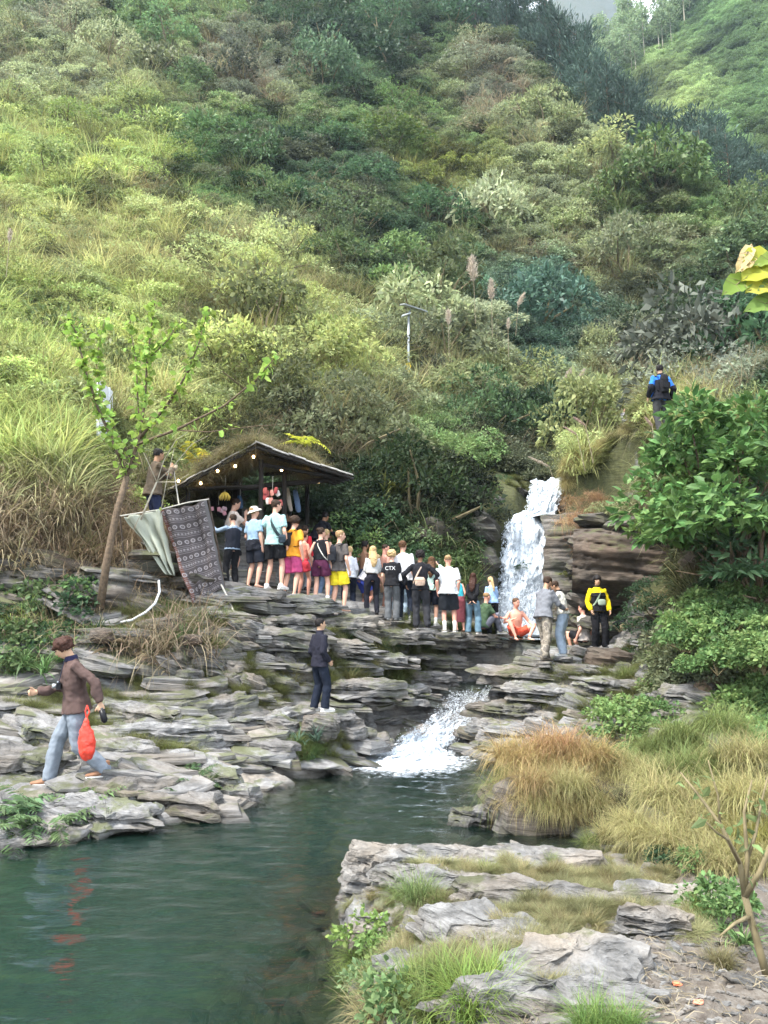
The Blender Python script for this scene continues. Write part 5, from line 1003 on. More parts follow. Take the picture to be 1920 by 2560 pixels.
AE = person('dark haired bather up to his waist in the plunge pool, seen from behind', 1463, 1650, 18.3, 1.74, head=-40, skin='pink', hair=('short', 'black'), upper=('tee', (.45, .40, .36)), lower=('shorts', BLK), hipz=.46, foot_r=(.05, .3, .1), foot_l=(.05, .3, .1), stone=False)
AE['root'].location.z = POOLZ - .42
AF = person('person in a blue and black jacket with backpack, seen from behind on the right bank', 1658, 1086, 17.4, 1.76, head=-6, skin='asian', hair=('short', 'black'), upper=('jacket', (.03, .16, .62), {'yoke': (.012, .012, .016), 'collar': (.012, .012, .02), 'hem': .84, 'yokez': 1.16, 'sleevecol': (.012, .012, .016), 'loose': .015}), lower=('pants', (.045, .045, .045), {'wide': .01}), shoes=('boot', (.05, .04, .03)), build=1.08, hand_r=(.1, .1, -.46), hand_l=(.1, .1, -.46))
backpack(AF, (.014, .014, .016), 'black backpack with a pale stripe worn over the blue jacket', (.32, .18, .46))
AG = person('small figure in a grey camouflage jacket on the distant path, facing the camera', 1564, 1087, 33.0, 1.25, head=175, skin='asian', hair=('short', 'black'), upper=('jacket', M['camo_grey'], {'hem': .88}), lower=('pants', NVY), shoes=('sneaker', BLK), hand_r=(-.1, .22, -.24), hand_l=(-.1, .22, -.24), vox=.02)
AH = person('man in a brown jacket behind the hanging cloth drinking from a cup', 376, 1350, 14.4, top=1122, head=52, skin='tan', hair=('short', 'black'), upper=('jacket', (.10, .075, .052), {'hem': .84, 'loose': .02}), lower=('pants', (.016, .02, .045)), shoes=('boot', BLK), hand_r=(-.10, .28, .0), el_r=(.5, .2, -1), hand_l=(-.05, .33, -.06), el_l=(.6, .2, -1), hpitch=5, build=1.05)

# ------------------------------------------------------------------ settle everybody on the rock: sink any slab that covers a foot, prop any gap
bpy.context.view_layer.update(); dg = bpy.context.evaluated_depsgraph_get()
_slabs = [o for o in stream_bank.children if o.name.split('.')[0] in ('rock_slab', 'ledge_slab', 'shelf', 'wall_block', 'standing_stone')]
_tops = {}
for info in PEOPLE:
    r_ = info['root']
    for nm in 'rl':
        J_ = info['J']; an = world(info, J_['an' + nm]); fz = an.z - .092 * info['S']; fw = (world(info, J_['an' + nm] + Vector((0, .1, 0))) - an)
        for o in _slabs:
            if (o.location.xy - an.xy).length > 1.1: continue
            inv = o.matrix_world.inverted()
            for off in (Vector((0, 0, 0)), fw, -fw * .5):
                p0 = an + off; a_ = inv @ Vector((p0.x, p0.y, fz + 1.5)); b_ = inv @ Vector((p0.x, p0.y, fz - .5)); ok_, hit_, _, _ = o.ray_cast(a_, (b_ - a_).normalized(), distance=(b_ - a_).length)
                if ok_:
                    hz_ = (o.matrix_world @ hit_).z
                    if hz_ > fz + .012: o.location.z -= hz_ - fz - .004; o.matrix_world.translation.z = o.location.z; inv = o.matrix_world.inverted()
# ------------------------------------------------------------------ plant meshes
def blades_np(n, L, w, r0, spread, droop, seed, segs=3, lj=.4):
    """n arching blades; returns V,F (quads)"""
    r = np.random.default_rng(seed); az = r.uniform(0, 2 * np.pi, n); rr = r0 * np.sqrt(r.uniform(0, 1, n)); a0 = r.uniform(0, 2 * np.pi, n)
    root = np.stack([rr * np.cos(a0), rr * np.sin(a0), np.zeros(n)], -1)
    tilt = np.abs(r.normal(0, spread, n)) + .05; Ls = L * (1 + r.uniform(-lj, lj * .6, n)); dr = droop * r.uniform(.4, 1.4, n)
    t = np.linspace(0, 1, segs + 1); p = root.copy(); P_ = [root]
    for k in range(segs):
        th = np.minimum(tilt + dr * (k + .5) / segs, 2.75)
        p = p + (Ls / segs)[:, None] * np.stack([np.sin(th) * np.cos(az), np.sin(th) * np.sin(az), np.cos(th)], -1); P_.append(p)
    side = np.stack([-np.sin(az), np.cos(az), np.zeros(n)], -1); V = []
    for k in range(segs + 1):
        ww = w * (1 - .9 * t[k] ** 1.5) / 2 * r.uniform(.7, 1.3, n)[:, None] if k == 0 else w * (1 - .92 * t[k] ** 1.5) / 2
        V += [P_[k] - side * ww, P_[k] + side * ww]
    V = np.stack(V, 1); m = 2 * (segs + 1); base = (np.arange(n) * m)[:, None]; Fc = []
    for k in range(segs): Fc.append(base + np.array([2 * k, 2 * k + 1, 2 * k + 3, 2 * k + 2])[None])
    return V.reshape(-1, 3), np.concatenate(Fc)
def leaves_np(pos, dirs, size, aspect, seed, up=.6, shape='diamond'):
    """a folded leaf (4 verts, two triangles as one bent quad) at each pos pointing along dirs"""
    r = np.random.default_rng(seed); n = len(pos); d = dirs / (np.linalg.norm(dirs, axis=1)[:, None] + 1e-9)
    upv = np.array([0, 0, 1.0])[None] * up + r.normal(0, .45, (n, 3)); s = np.cross(d, upv); s /= np.linalg.norm(s, axis=1)[:, None] + 1e-9
    nn = np.cross(s, d); L = (size * r.uniform(.6, 1.35, n))[:, None]; W = L * aspect
    if shape == 'diamond':
        b = pos; t = pos + d * L - nn * L * .18; l = pos + d * L * .45 + s * W * .5 + nn * L * .06; q = pos + d * L * .45 - s * W * .5 + nn * L * .06
        V = np.stack([b, l, t, q], 1).reshape(-1, 3); base = (np.arange(n) * 4)[:, None]
        return V, base + np.array([0, 1, 2, 3])[None]
    # long leaf of 8 verts: base, widening, narrowing, tip, folded along the rib
    b = pos; m1 = pos + d * L * .35 - nn * L * .03; m2 = pos + d * L * .7 - nn * L * .10; t = pos + d * L - nn * L * .26
    l1 = m1 + s * W * .5 + nn * L * .06; r1 = m1 - s * W * .5 + nn * L * .06; l2 = m2 + s * W * .38 + nn * L * .04; r2 = m2 - s * W * .38 + nn * L * .04
    V = np.stack([b, m1, m2, t, l1, l2, r1, r2], 1).reshape(-1, 3); base = (np.arange(n) * 8)[:, None]
    Q = [[0, 1, 4, 4], [1, 2, 5, 4], [2, 3, 5, 5], [0, 6, 1, 1], [1, 6, 7, 2], [2, 7, 3, 3]]
    return V, [[int(x) for x in dict.fromkeys((base[i, 0] + np.array(q)).tolist())] for i in range(n) for q in Q]
def crown(n, size, aspect, rx, rz, seed, lumps=14, shape='diamond', tight=.35, base=.15, out=1.0):
    """leaves on lumps spread over a dome: radius rx, height rz, sits on z=0"""
    r = np.random.default_rng(seed); th = r.uniform(0, 2 * np.pi, lumps); cz = r.uniform(base, 1, lumps)
    rad_ = np.sqrt(np.maximum(0, 1 - (cz * .9) ** 2)) * r.uniform(.45, 1, lumps)
    lc = np.stack([rad_ * np.cos(th) * rx, rad_ * np.sin(th) * rx, cz * rz * .85], -1); lr = r.uniform(.6, 1.3, lumps) * tight
    i = r.integers(0, lumps, n); u = r.normal(size=(n, 3)); u /= np.linalg.norm(u, axis=1)[:, None]; u[:, 2] = np.abs(u[:, 2]) * .9 + u[:, 2] * .1 - .15
    q = r.uniform(.55, 1, n) ** .5; pos = lc[i] + u * (lr[i] * q)[:, None] * np.array([rx, rx, rz])[None]; pos[:, 2] = np.maximum(pos[:, 2], .02)
    dirs = u * out + r.normal(0, .45, (n, 3)) + np.array([0, 0, -.15])[None]
    return leaves_np(pos, dirs, size, aspect, seed + 1, shape=shape) + (lc,)
def fronds(n, L, seed, leaflets=11, wid=.24, droop=1.2, upness=.35, z0=0):
    r = np.random.default_rng(seed); V = []; pos = []; dirs = []; sz = []
    for k in range(n):
        az = r.uniform(0, 6.28); tl = r.uniform(.15, .9) + upness; Lk = L * r.uniform(.6, 1.1); p = np.array([0, 0, z0]); dr = droop * r.uniform(.6, 1.3)
        for j in range(leaflets):
            th = tl + dr * j / leaflets; d = np.array([math.sin(th) * math.cos(az), math.sin(th) * math.sin(az), math.cos(th)]); p = p + d * Lk / leaflets
            s = np.array([-math.sin(az), math.cos(az), 0]); prof = math.sin(math.pi * (j + 1.2) / (leaflets + 1.6)) ** .7
            for sg in (-1, 1): pos.append(p); dirs.append(s * sg + d * .45 + np.array([0, 0, -.15])); sz.append(L * wid * prof)
    return leaves_np(np.array(pos), np.array(dirs), np.array(sz), .28, seed, up=2)
def branch_tubes(mb, targets, r, seed, base=(0, 0, 0), n=4):
    rg = random.Random(seed)
    for t in targets:
        b = Vector(base); t = Vector(t); m = b.lerp(t, .5) + Vector((rg.uniform(-.1, .1), rg.uniform(-.1, .1), rg.uniform(0, .15))) * (t - b).length
        mb.tube([b, m, t], [r, r * .7, r * .3], n)
    return mb
def cat_np(*parts):
    V = []; Fc = []; n = 0; arr = all(isinstance(f, np.ndarray) for _, f in parts)
    for v, f in parts:
        V.append(v)
        if arr: Fc.append(f + n)
        else: Fc += [[int(i) + n for i in q] for q in f]
        n += len(v)
    return np.concatenate(V), (np.concatenate(Fc) if arr else Fc)

PLANT = {}   # kind -> list of (foliage mesh, stem mesh or None)
def reg(kind, V, Fc, mat, stem=None):
    PLANT.setdefault(kind, []).append((mesh_np(kind + '_foliage', V, Fc, M[mat]), stem))
for s in range(3):
    V, Fc, lc = crown(1700, .10, .5, 1.0, 1.1, 10 + s, 20, tight=.30); st = branch_tubes(MB(), lc[:7], .03, s).mesh('shrub_stem', M['stem']); reg('shrub', V, Fc, 'leaf', st)
    V, Fc, lc = crown(1350, .125, .44, 1.0, .95, 20 + s, 15, tight=.36); st = branch_tubes(MB(), lc[:6], .035, s).mesh('shrub_stem', M['stem']); reg('bigleaf', V, Fc, 'glossleaf', st)
    V, Fc, lc = crown(1900, .068, .45, 1.0, .8, 30 + s, 28, tight=.24); st = branch_tubes(MB(), lc[:7], .025, s).mesh('shrub_stem', M['stem']); reg('finebush', V, Fc, 'leaf', st)
    V, Fc = blades_np(130, 1.1, .035, .22, .35, 1.5, 40 + s, 3); reg('reed', V, Fc, 'grass')
    V, Fc = blades_np(170, .9, .022, .35, .55, 1.7, 50 + s, 3); reg('tuft', V, Fc, 'grass')
    V, Fc = fronds(9, .9, 60 + s); reg('fern', V, Fc, 'leaf')
    # dry tangle
    r = np.random.default_rng(70 + s); V, Fc = blades_np(150, 1.0, .018, .6, 1.0, 2.0, 70 + s, 4); reg('dry', V, Fc, 'grass')
    # near, finely made kinds
    V, Fc = blades_np(520, .62, .011, .20, .5, 1.5, 80 + s, 4); reg('finegrass', V, Fc, 'grass')
    V, Fc = blades_np(1500, .85, .010, .42, .62, 2.3, 90 + s, 4, .5); reg('golden', V, Fc, 'grass')
    V, Fc, lc = crown(520, .085, .55, .45, .42, 100 + s, 14, 'long', tight=.36); st = branch_tubes(MB(), lc[:9], .008, s).mesh('herb_stem', M['stem']); reg('herb', V, Fc, 'leaf', st)
    V, Fc = blades_np(46, .5, .035, .06, .7, 1.3, 110 + s, 4); reg('broadblade', V, Fc, 'glossleaf')
    V, Fc = fronds(12, .55, 120 + s, 14); reg('smallfern', V, Fc, 'leaf')
# ------------------------------------------------------------------ stuff scattered as instances
def scatter_tree(name, srcs):
    g = bpy.data.node_groups.new(name, 'GeometryNodeTree')
    g.interface.new_socket('Geometry', in_out='INPUT', socket_type='NodeSocketGeometry'); g.interface.new_socket('Geometry', in_out='OUTPUT', socket_type='NodeSocketGeometry')
    i = g.nodes.new('NodeGroupInput'); u = g.nodes.new('NodeGroupOutput'); ip = g.nodes.new('GeometryNodeInstanceOnPoints')
    gi = g.nodes.new('GeometryNodeGeometryToInstance')
    for s in reversed(srcs):
        oi = g.nodes.new('GeometryNodeObjectInfo'); oi.inputs['Object'].default_value = s; oi.transform_space = 'ORIGINAL'; oi.inputs['As Instance'].default_value = False
        g.links.new(oi.outputs['Geometry'], gi.inputs[0])
    def attr(nm, ty):
        a = g.nodes.new('GeometryNodeInputNamedAttribute'); a.data_type = ty; a.inputs[0].default_value = nm; return a.outputs[0]
    ip.inputs['Pick Instance'].default_value = True
    g.links.new(i.outputs[0], ip.inputs['Points']); g.links.new(gi.outputs[0], ip.inputs['Instance'])
    g.links.new(attr('pick', 'INT'), ip.inputs['Instance Index']); g.links.new(attr('scl', 'FLOAT_VECTOR'), ip.inputs['Scale']); g.links.new(attr('rot', 'FLOAT_VECTOR'), ip.inputs['Rotation'])
    g.links.new(ip.outputs[0], u.inputs[0]); return g
SRC = {}     # kind -> foliage objects of real plants that the stuff copies
def scatter(name, kind, pts_, scl, tint, label, seed=0, lean=.18, parent=None):
    n = len(pts_); r = np.random.default_rng(seed); me = bpy.data.meshes.new(name); me.vertices.add(n); me.vertices.foreach_set('co', np.asarray(pts_, np.float32).ravel())
    scl = np.asarray(scl, float); scl = np.repeat(scl[:, None], 3, 1) if scl.ndim == 1 else scl
    rot = np.stack([r.normal(0, lean, n), r.normal(0, lean, n), r.uniform(0, 6.283, n)], -1)
    for nm, ty, da in (('scl', 'FLOAT_VECTOR', scl), ('rot', 'FLOAT_VECTOR', rot), ('tint', 'FLOAT_VECTOR', tint)):
        a = me.attributes.new(nm, ty, 'POINT'); a.data.foreach_set('vector', np.ascontiguousarray(da, dtype=np.float32).ravel())
    a = me.attributes.new('pick', 'INT', 'POINT'); a.data.foreach_set('value', r.integers(0, len(SRC[kind]), n).astype(np.int32))
    o = link(name, me, parent); tag(o, label, kind='stuff'); md = o.modifiers.new('scatter', 'NODES'); md.node_group = scatter_tree(name, SRC[kind]); return o
def plant(name, kind, loc, s, tint, label, cat, group=None, var=0, rz=None, lean=0.0, seed=None):
    fm, sm = PLANT[kind][var % len(PLANT[kind])]
    rg = random.Random(seed if seed is not None else hash((round(loc[0], 2), round(loc[1], 2))) & 0xffff)
    rz = rg.uniform(0, 6.28) if rz is None else rz; sc = s if hasattr(s, '__len__') else (s, s, s)
    if sm is None:
        o = link(name, fm, loc=loc, rot=(rg.uniform(-lean, lean), rg.uniform(-lean, lean), rz), scale=sc); f = o
    else:
        o = empty(name, loc, rz); o.scale = sc; f = link('foliage', fm, o); st = link('stem', sm, o)
    tag(o, label, cat, group); f['tint'] = [float(c) for c in tint]
    L_ = SRC.setdefault(kind, [])
    if len(L_) < 3 and all(q.data != fm for q in L_): L_.append(f)
    return o

# ------------------------------------------------------------------ what grows where (tones read off the slope)
# each patch: px, py, rx, ry, tone, weight of [shrub, bigleaf, finebush, reed, tuft, fern, dry]
LG = (.33, .41, .12); YG = (.37, .39, .14); MG = (.16, .245, .085); DG = (.065, .12, .055); BR = (.28, .225, .15); GY = (.16, .23, .10); OL = (.31, .33, .16); BLG = (.10, .17, .11)
PATCH = [
 (120,420,330,150,LG,(1,.3,2,3,4,1.5,.3)),(250,620,420,170,YG,(.6,.2,2,3,5,1,.6)),(150,850,300,180,LG,(1,.6,2,2,3,2,.4)),(60,1050,180,110,LG,(1,1,2,1,2,3,.2)),
 (130,200,260,120,OL,(2,1,2,1,2,1,.8)),(350,60,260,80,MG,(3,1,2,1,1,1,.8)),(170,90,90,70,BR,(1,0,1,1,1,0,3)),
 (560,330,200,130,MG,(3,2,2,.5,1,1,1)),(620,210,140,110,BR,(1,.5,2,1,1,0,2)),(820,90,260,110,DG,(4,3,2,.2,.3,.5,.5)),(950,250,200,110,DG,(4,3,2,.2,.3,.5,.3)),
 (900,330,170,80,MG,(3,3,2,.2,.5,.5,.3)),(720,430,200,90,DG,(3,4,1,.2,.5,1,.6)),(540,470,140,80,(.07,.15,.045),(1,1,3,1,2,2,.2)),(830,520,260,90,DG,(3,3,1,.3,.5,.5,1.5)),
 (1120,440,170,90,(.21,.24,.06),(2,1,3,2,2,1,.3)),(1080,280,180,120,MG,(3,1,3,.5,1,1,.6)),(1200,260,130,90,BR,(1,.3,2,1,2,.3,2)),(1350,420,160,110,OL,(2,1,2,1,3,1,1)),
 (620,760,330,160,YG,(.5,.2,2,3,5,.5,1)),(700,640,240,80,OL,(1,.3,2,3,4,.5,1.4)),(430,950,330,120,YG,(1,.4,2,2,4,1,.4)),(880,960,170,90,YG,(.7,.2,2,3,4,.5,.6)),
 (900,650,200,120,DG,(3,2,1,1,1,1,1.5)),(1080,720,140,90,MG,(2,2,2,1,2,1,.6)),(1090,850,170,90,OL,(1,1,2,4,3,1,1)),(1120,1010,230,100,OL,(1,1,2,2,3,1,1.6)),
 (860,1100,220,100,(.11,.11,.05),(1,1,2,1,2,1,3)),(1050,1140,160,80,MG,(1,1,4,1,2,1,.6)),(1190,1080,160,70,DG,(2,2,2,1,1,1,.6)),(1350,1120,150,90,DG,(2,2,3,1,1,2,.2)),
 (1330,760,220,150,BLG,(2,5,1,.3,.4,.5,.4)),(1450,880,150,100,BLG,(2,5,1,.3,.4,.5,.4)),(1350,600,200,90,OL,(1,1,2,2,3,1,1.5)),(1560,700,210,120,OL,(2,1,2,2,3,1,1.2)),
 (1750,780,200,130,DG,(3,3,1,1,1,.5,.8)),(1600,540,130,80,MG,(2,1,2,1,2,1,.7)),(1860,720,120,90,GY,(2,2,1,1,1,1,1.3)),(1650,920,160,80,BR,(1,1,2,1,3,1,2.4)),(1480,1000,120,80,OL,(1,1,2,2,3,1,1.3)),
 (1530,1130,170,90,YG,(.4,.3,1,4,5,.6,1.5)),(1560,1250,150,60,OL,(1,1,1,3,3,.5,2)),(230,1180,180,70,LG,(1,2,2,1,1,3,.2)),(60,1330,170,110,BR,(.2,.1,.4,1,3,.4,6)),(200,1260,150,60,OL,(1,1,2,1,3,2,2)),(330,1440,150,110,BR,(.1,.1,.3,.5,2,.2,6)),
 (640,1240,260,60,DG,(2,3,2,1,1,1,.5)),(900,1300,220,120,(.04,.065,.03),(1,3,3,.5,1,2,.4)),(1150,1300,140,100,(.035,.05,.025),(1,2,3,.2,.6,2,1.2)),(880,1430,200,70,MG,(1,3,3,.5,1,2,.1)),
 (1600,140,260,200,(.12,.17,.07),(3,1,3,1,1,0,.2)),
]
KINDS = ['shrub', 'bigleaf', 'finebush', 'reed', 'tuft', 'fern', 'dry']
_pc = np.array([p[:4] for p in PATCH], float); _pt = np.array([p[4] for p in PATCH]); _pw = np.array([p[5] for p in PATCH], float); _pw /= _pw.sum(1)[:, None]
def growth(x, y, z):
    px, py, _ = proj(x, y, z); n1 = 70 * fbm(x * .22, y * .22, 1, 3); n2 = 60 * fbm(x * .22, y * .22, 17, 3)
    d = np.hypot((px[:, None] + n1[:, None] - _pc[None, :, 0]) / _pc[None, :, 2], (py[:, None] + n2[:, None] - _pc[None, :, 1]) / _pc[None, :, 3])
    wgt = np.exp(-(d * 1.5) ** 2) + 1e-5 / (d ** 4 + .1); wgt = wgt ** 1.6; wgt /= wgt.sum(1)[:, None]
    return wgt @ _pt, wgt @ _pw, px, py
rg = np.random.default_rng(11)
def sample(n, d0, d1, margin=.10, k=1.0):
    """ground points spread evenly over the slope, denser nearer"""
    u = rg.uniform(0, 1, n * 2); y = (d0 ** (1 - k) + u * (d1 ** (1 - k) - d0 ** (1 - k))) ** (1 / (1 - k)) if abs(k - 1) > 1e-6 else d0 * (d1 / d0) ** u
    x = rg.uniform(-.56 - margin, .56 + margin, n * 2) * y * 1.12
    z = height(x, y); px, py, dep = proj(x, y, z)
    ok = (px > -200) & (px < 2120) & (py > -260) & (z > .3); i = np.nonzero(ok)[0][:n]; return x[i], y[i], z[i]
def clear_of(x, y, z):
    """keep plants off the water, the people, the hut and the bare rock"""
    px, py, _ = proj(x, y, z); v = vegmask(x, y, z) + .25 * noise(x * .7, y * .7, 3); ok = v > .55
    ok &= ~((x > 2.5) & (x < 6.0) & (y > 16.5) & (y < 24.2) & (x < 3.2 + (y - 16) * .45))
    ok &= ~((px > 480) & (px < 1250) & (y < 20.2))
    ok &= ~((x > -5.4) & (x < -.6) & (y > 15.4) & (y < 20.6))
    ok &= ~((x > -6.2) & (x < -3.6) & (y > 13.2) & (y < 16.5) & (px > 320))
    ok &= ~((px > 1250) & (px < 1720) & (y < 19.9) & (py > 1380))
    ok &= ~((px > 1500) & (px < 1760) & (y > 16) & (y < 19.2) & (py < 1200))
    ok &= ~((px > 985) & (px < 1055) & (y > 21) & (y < 30.8) & (py > 770) & (py < 1120) & (py < 950 + 30 * (30.5 - y)))
    ok &= ~((px > 205) & (px < 335) & (y > 13.0) & (y < 18))
    ok &= ~((px > 1610) & (px < 1710) & (y > 14.5) & (y < 17.6))
    ok &= ~((px > 1440) & (px < 1645) & (y > 15.5) & (y < 33.2) & (py < 1150))
    return ok
# individual shrubs on the slope: the largest, each a thing of its own
ZONE = [((0, 700), (0, 330), 'high on the left of the slope'), ((0, 700), (330, 700), 'half way up the left slope'), ((0, 520), (700, 1230), 'low on the left slope above the sign'),
        ((700, 1150), (-300, 330), 'near the top centre of the slope'), ((700, 1150), (330, 700), 'in the middle of the slope'), ((520, 1150), (700, 1250), 'on the slope above the hut and lamp'),
        ((1150, 1500), (-300, 620), 'along the ridge below the pines'), ((1150, 1500), (620, 900), 'on the slope above the waterfall'), ((1150, 1500), (900, 1250), 'just above the lip of the waterfall'),
        ((1500, 2200), (-300, 760), 'under the right end of the ridge'), ((1500, 2200), (760, 1200), 'on the slope behind the person in blue')]
TONEWORD = lambda t: ('dark green' if t[1] < .10 else 'brown tinged' if t[0] > t[1] * 1.05 else 'yellow green' if t[0] > .17 else 'mid green')
KW = {'shrub': 'rounded leafy shrub', 'bigleaf': 'broad leaved shrub', 'finebush': 'fine leaved bush'}
cand = sample(2600, 21, 88, k=.75); okc = clear_of(*cand); cx, cy, cz = [q[okc] for q in cand]
tn, wt, ppx, ppy = growth(cx, cy, cz); taken = []; nsh = 0
for i in range(len(cx)):
    if nsh >= 285: break
    if any((cx[i] - a) ** 2 + (cy[i] - b) ** 2 < (.042 * cy[i] + .55) ** 2 for a, b in taken): continue
    wk = wt[i, :3] ** 1.5; k = int(rg.choice(3, p=wk / wk.sum())); kind = KINDS[k]
    if abs(ppx[i] - 1020) < 150 and cy[i] < 32 and 720 < ppy[i] < 1300: continue
    if 1180 < ppx[i] < 1440 and cy[i] < 26: continue
    if 1480 < ppx[i] < 1730 and cy[i] < 34 and ppy[i] > 940: continue
    if rg.uniform() > .25 + 2.2 * wt[i, :3].sum(): continue
    zn = [t for (a, b), (c, d), t in ZONE if a <= ppx[i] < b and c <= ppy[i] < d]
    zn = zn[0] if zn else ('beyond the right edge of the slope' if ppx[i] > 1150 else 'beyond the left edge of the slope')
    t = tn[i] * rg.uniform(.45, 1.35) * np.array([rg.uniform(.9, 1.1), 1, rg.uniform(.85, 1.2)]); word = TONEWORD(t)
    t[0] = min(t[0], t[1] * .9)
    s = (rg.uniform(.9, 2.1) if ppx[i] > 480 or ppy[i] < 350 else rg.uniform(.7, 1.4)) * (1 + .013 * cy[i]); s = (s * rg.uniform(.85, 1.25), s * rg.uniform(.85, 1.25), s * rg.uniform(.9, 1.6))
    plant({'shrub': 'shrub', 'bigleaf': 'broadleaf_shrub', 'finebush': 'bush'}[kind], kind, (cx[i], cy[i], cz[i] - .15), s, t, '%s %s %s' % (word, KW[kind], zn), 'shrub', '%s %ss %s' % (word, KW[kind], zn), var=i)
    taken.append((cx[i], cy[i])); nsh += 1
# some reeds, ferns and dry clumps as things, so the cover has its models standing in view
for j, (kind, nm, px, py, s, t, lab) in enumerate([
    ('reed', 'reed_clump', 1250, 770, 1.5, YG, 'tall reed clump with arching blades under the plumes'), ('reed', 'reed_clump', 480, 620, 1.4, LG, 'yellow green reed clump on the bright left slope'), ('reed', 'reed_clump', 1180, 860, 1.6, OL, 'large reed clump right of the street lamp'),
    ('tuft', 'grass_tuft', 960, 1000, 1.2, YG, 'grass tuft below the lamp post'), ('tuft', 'grass_tuft', 700, 880, 1.2, YG, 'pale grass tuft above the hut roof'), ('tuft', 'grass_tuft', 300, 700, 1.2, LG, 'bright grass tuft in the open left slope'),
    ('fern', 'fern', 180, 1130, 1.3, LG, 'bright fern at the foot of the sign board'), ('fern', 'fern', 840, 700, 1.8, MG, 'large fern in the middle of the slope'), ('fern', 'fern', 60, 1080, 1.4, LG, 'light green fern at the left edge beside the sign'),
    ('dry', 'dry_bush', 150, 1300, 1.0, BR, 'tangle of dry brown grass hanging over the left rock wall'), ('dry', 'dry_bush', 300, 1400, 1.0, BR, 'dry brown tangle at the foot of the tree'), ('dry', 'dry_bush', 700, 1120, 1.2, BR, 'dry tangle on the bank behind the hut roof')]):
    h = hit(px, py); plant(nm, kind, h, s, t, lab, {'reed': 'reed', 'tuft': 'grass', 'fern': 'fern', 'dry': 'dry grass'}[kind], var=j)
LAB = {'shrub': 'leafy undergrowth of small shrubs covering the slope', 'bigleaf': 'broad leaved undergrowth covering the slope', 'finebush': 'fine leaved undergrowth covering the slope', 'reed': 'tall reeds and cane grass growing over the slope',
       'tuft': 'long grass covering the slope', 'fern': 'ferns growing among the grass of the slope', 'dry': 'dry brown grass and dead stems tangled over the slope'}
NM = {'shrub': 'undergrowth', 'bigleaf': 'broadleaf_undergrowth', 'finebush': 'bush_cover', 'reed': 'reed_cover', 'tuft': 'long_grass', 'fern': 'fern_cover', 'dry': 'dry_grass'}
xs, ys, zs = sample(30000, 13, 100, k=1.05); ok = clear_of(xs, ys, zs); xs, ys, zs = xs[ok], ys[ok], zs[ok]
tn, wt, ppx, ppy = growth(xs, ys, zs); clump = noise(xs * .9, ys * .9, 7)
wt = wt * np.where((ys > 22)[:, None], np.array([[1.7, 1.7, 1.5, .7, .55, 1.1, 1.1]]), 1); cum = np.cumsum(wt, 1); kk = (rg.uniform(0, 1, len(xs))[:, None] * cum[:, -1:] > cum).sum(1).clip(0, 6); kk = np.where((kk < 3) & (ys < 17) & (ppx < 560), 4, kk)
lum = tn.mean(1, keepdims=True); tn = tn * .86 + lum * np.array([[.145, .14, .12]]); dk = sstep(.02, .38, fbm(xs * .33, ys * .33, 60, 3))[:, None]; tn = tn * (1.18 - .82 * dk); br_ = sstep(.15, .5, fbm(xs * .3, ys * .3, 90, 3))[:, None]; tn = tn * (1 - .45 * br_) + np.array([[.20, .155, .10]]) * .45 * br_  # tints greyed for haze and leaf sheen; shadowed hollows painted in darker
tn = tn * (1 + .35 * noise(xs * .5, ys * .5, 40))[:, None] * rg.uniform(.75, 1.3, (len(xs), 1)) * rg.uniform(.93, 1.07, (len(xs), 3))
bs = {'shrub': .72, 'bigleaf': .72, 'finebush': .7, 'reed': 1.0, 'tuft': .95, 'fern': .95, 'dry': .9}
for k, kind in enumerate(KINDS):
    m = kk == k; s = bs[kind] * rg.uniform(.6, 1.4, m.sum()) * (.62 + .019 * ys[m]) * (1 + .3 * clump[m])
    t = tn[m].copy()
    if k < 3: t[:, 0] = np.minimum(t[:, 0], t[:, 1] * .88)
    if kind == 'dry': t = t * .45 + np.array(BR)[None] * .75
    if kind in ('reed', 'tuft'): t = t * .75 + np.array([.075, .065, .025])[None]
    scatter(NM[kind], kind, np.stack([xs[m], ys[m], zs[m] - .06], -1), s, t, LAB[kind], seed=k)
# ------------------------------------------------------------------ pines on the ridge, slender trees on the far crest
def pine_mesh(seed, H=13):
    r = np.random.default_rng(seed); pos = []; dirs = []; mb = MB()
    mb.tube([(0, 0, -1), (0.05, 0, H * .4), (-.05, .05, H * .8), (0, 0, H)], [.17, .13, .07, .02], 6); tr = mb.mesh('pine_trunk', M['bark'], True)
    bm_ = MB(); nb = 46
    for k in range(nb):
        z = H * (.38 + .62 * (k / nb) ** .9); L = (1 - (z / H) * .82) * H * .28 * r.uniform(.55, 1.15) + .3; az = r.uniform(0, 6.28); up = .35 + .5 * (z / H)
        e = np.array([math.cos(az) * L, math.sin(az) * L, up * L * .6]); b = np.array([0, 0, z]); bm_.tube([b, b + e * .5 - [0, 0, .05], b + e], [.035, .02, .008], 3, False)
        n = int(26 + 30 * L); t = r.uniform(.25, 1.05, n)[:, None]; pos.append(b + e * t + r.normal(0, .16 + .06 * L, (n, 3)) * [1, 1, .7]); dirs.append(np.tile(e / L, (n, 1)) * .8 + r.normal(0, .5, (n, 3)) + [0, 0, .9])
    V, Fc = leaves_np(np.concatenate(pos), np.concatenate(dirs), .42, .16, seed, up=.3)
    return tr, mesh_np('pine_foliage', V, Fc, M['needle']), bm_.mesh('pine_branches', M['bark'])
PINES = [pine_mesh(s) for s in (1, 2, 3)]
def tree3(name, parts, loc, s, rz, tint, label, cat, group):
    o = empty(name, loc, rz); o.scale = (s, s, s) if not hasattr(s, '__len__') else s
    link('trunk', parts[0], o); f = link('crown', parts[1], o); f['tint'] = tint
    if len(parts) > 2: link('branches', parts[2], o)
    return tag(o, label, cat, group)
rp = random.Random(5); _n = 0
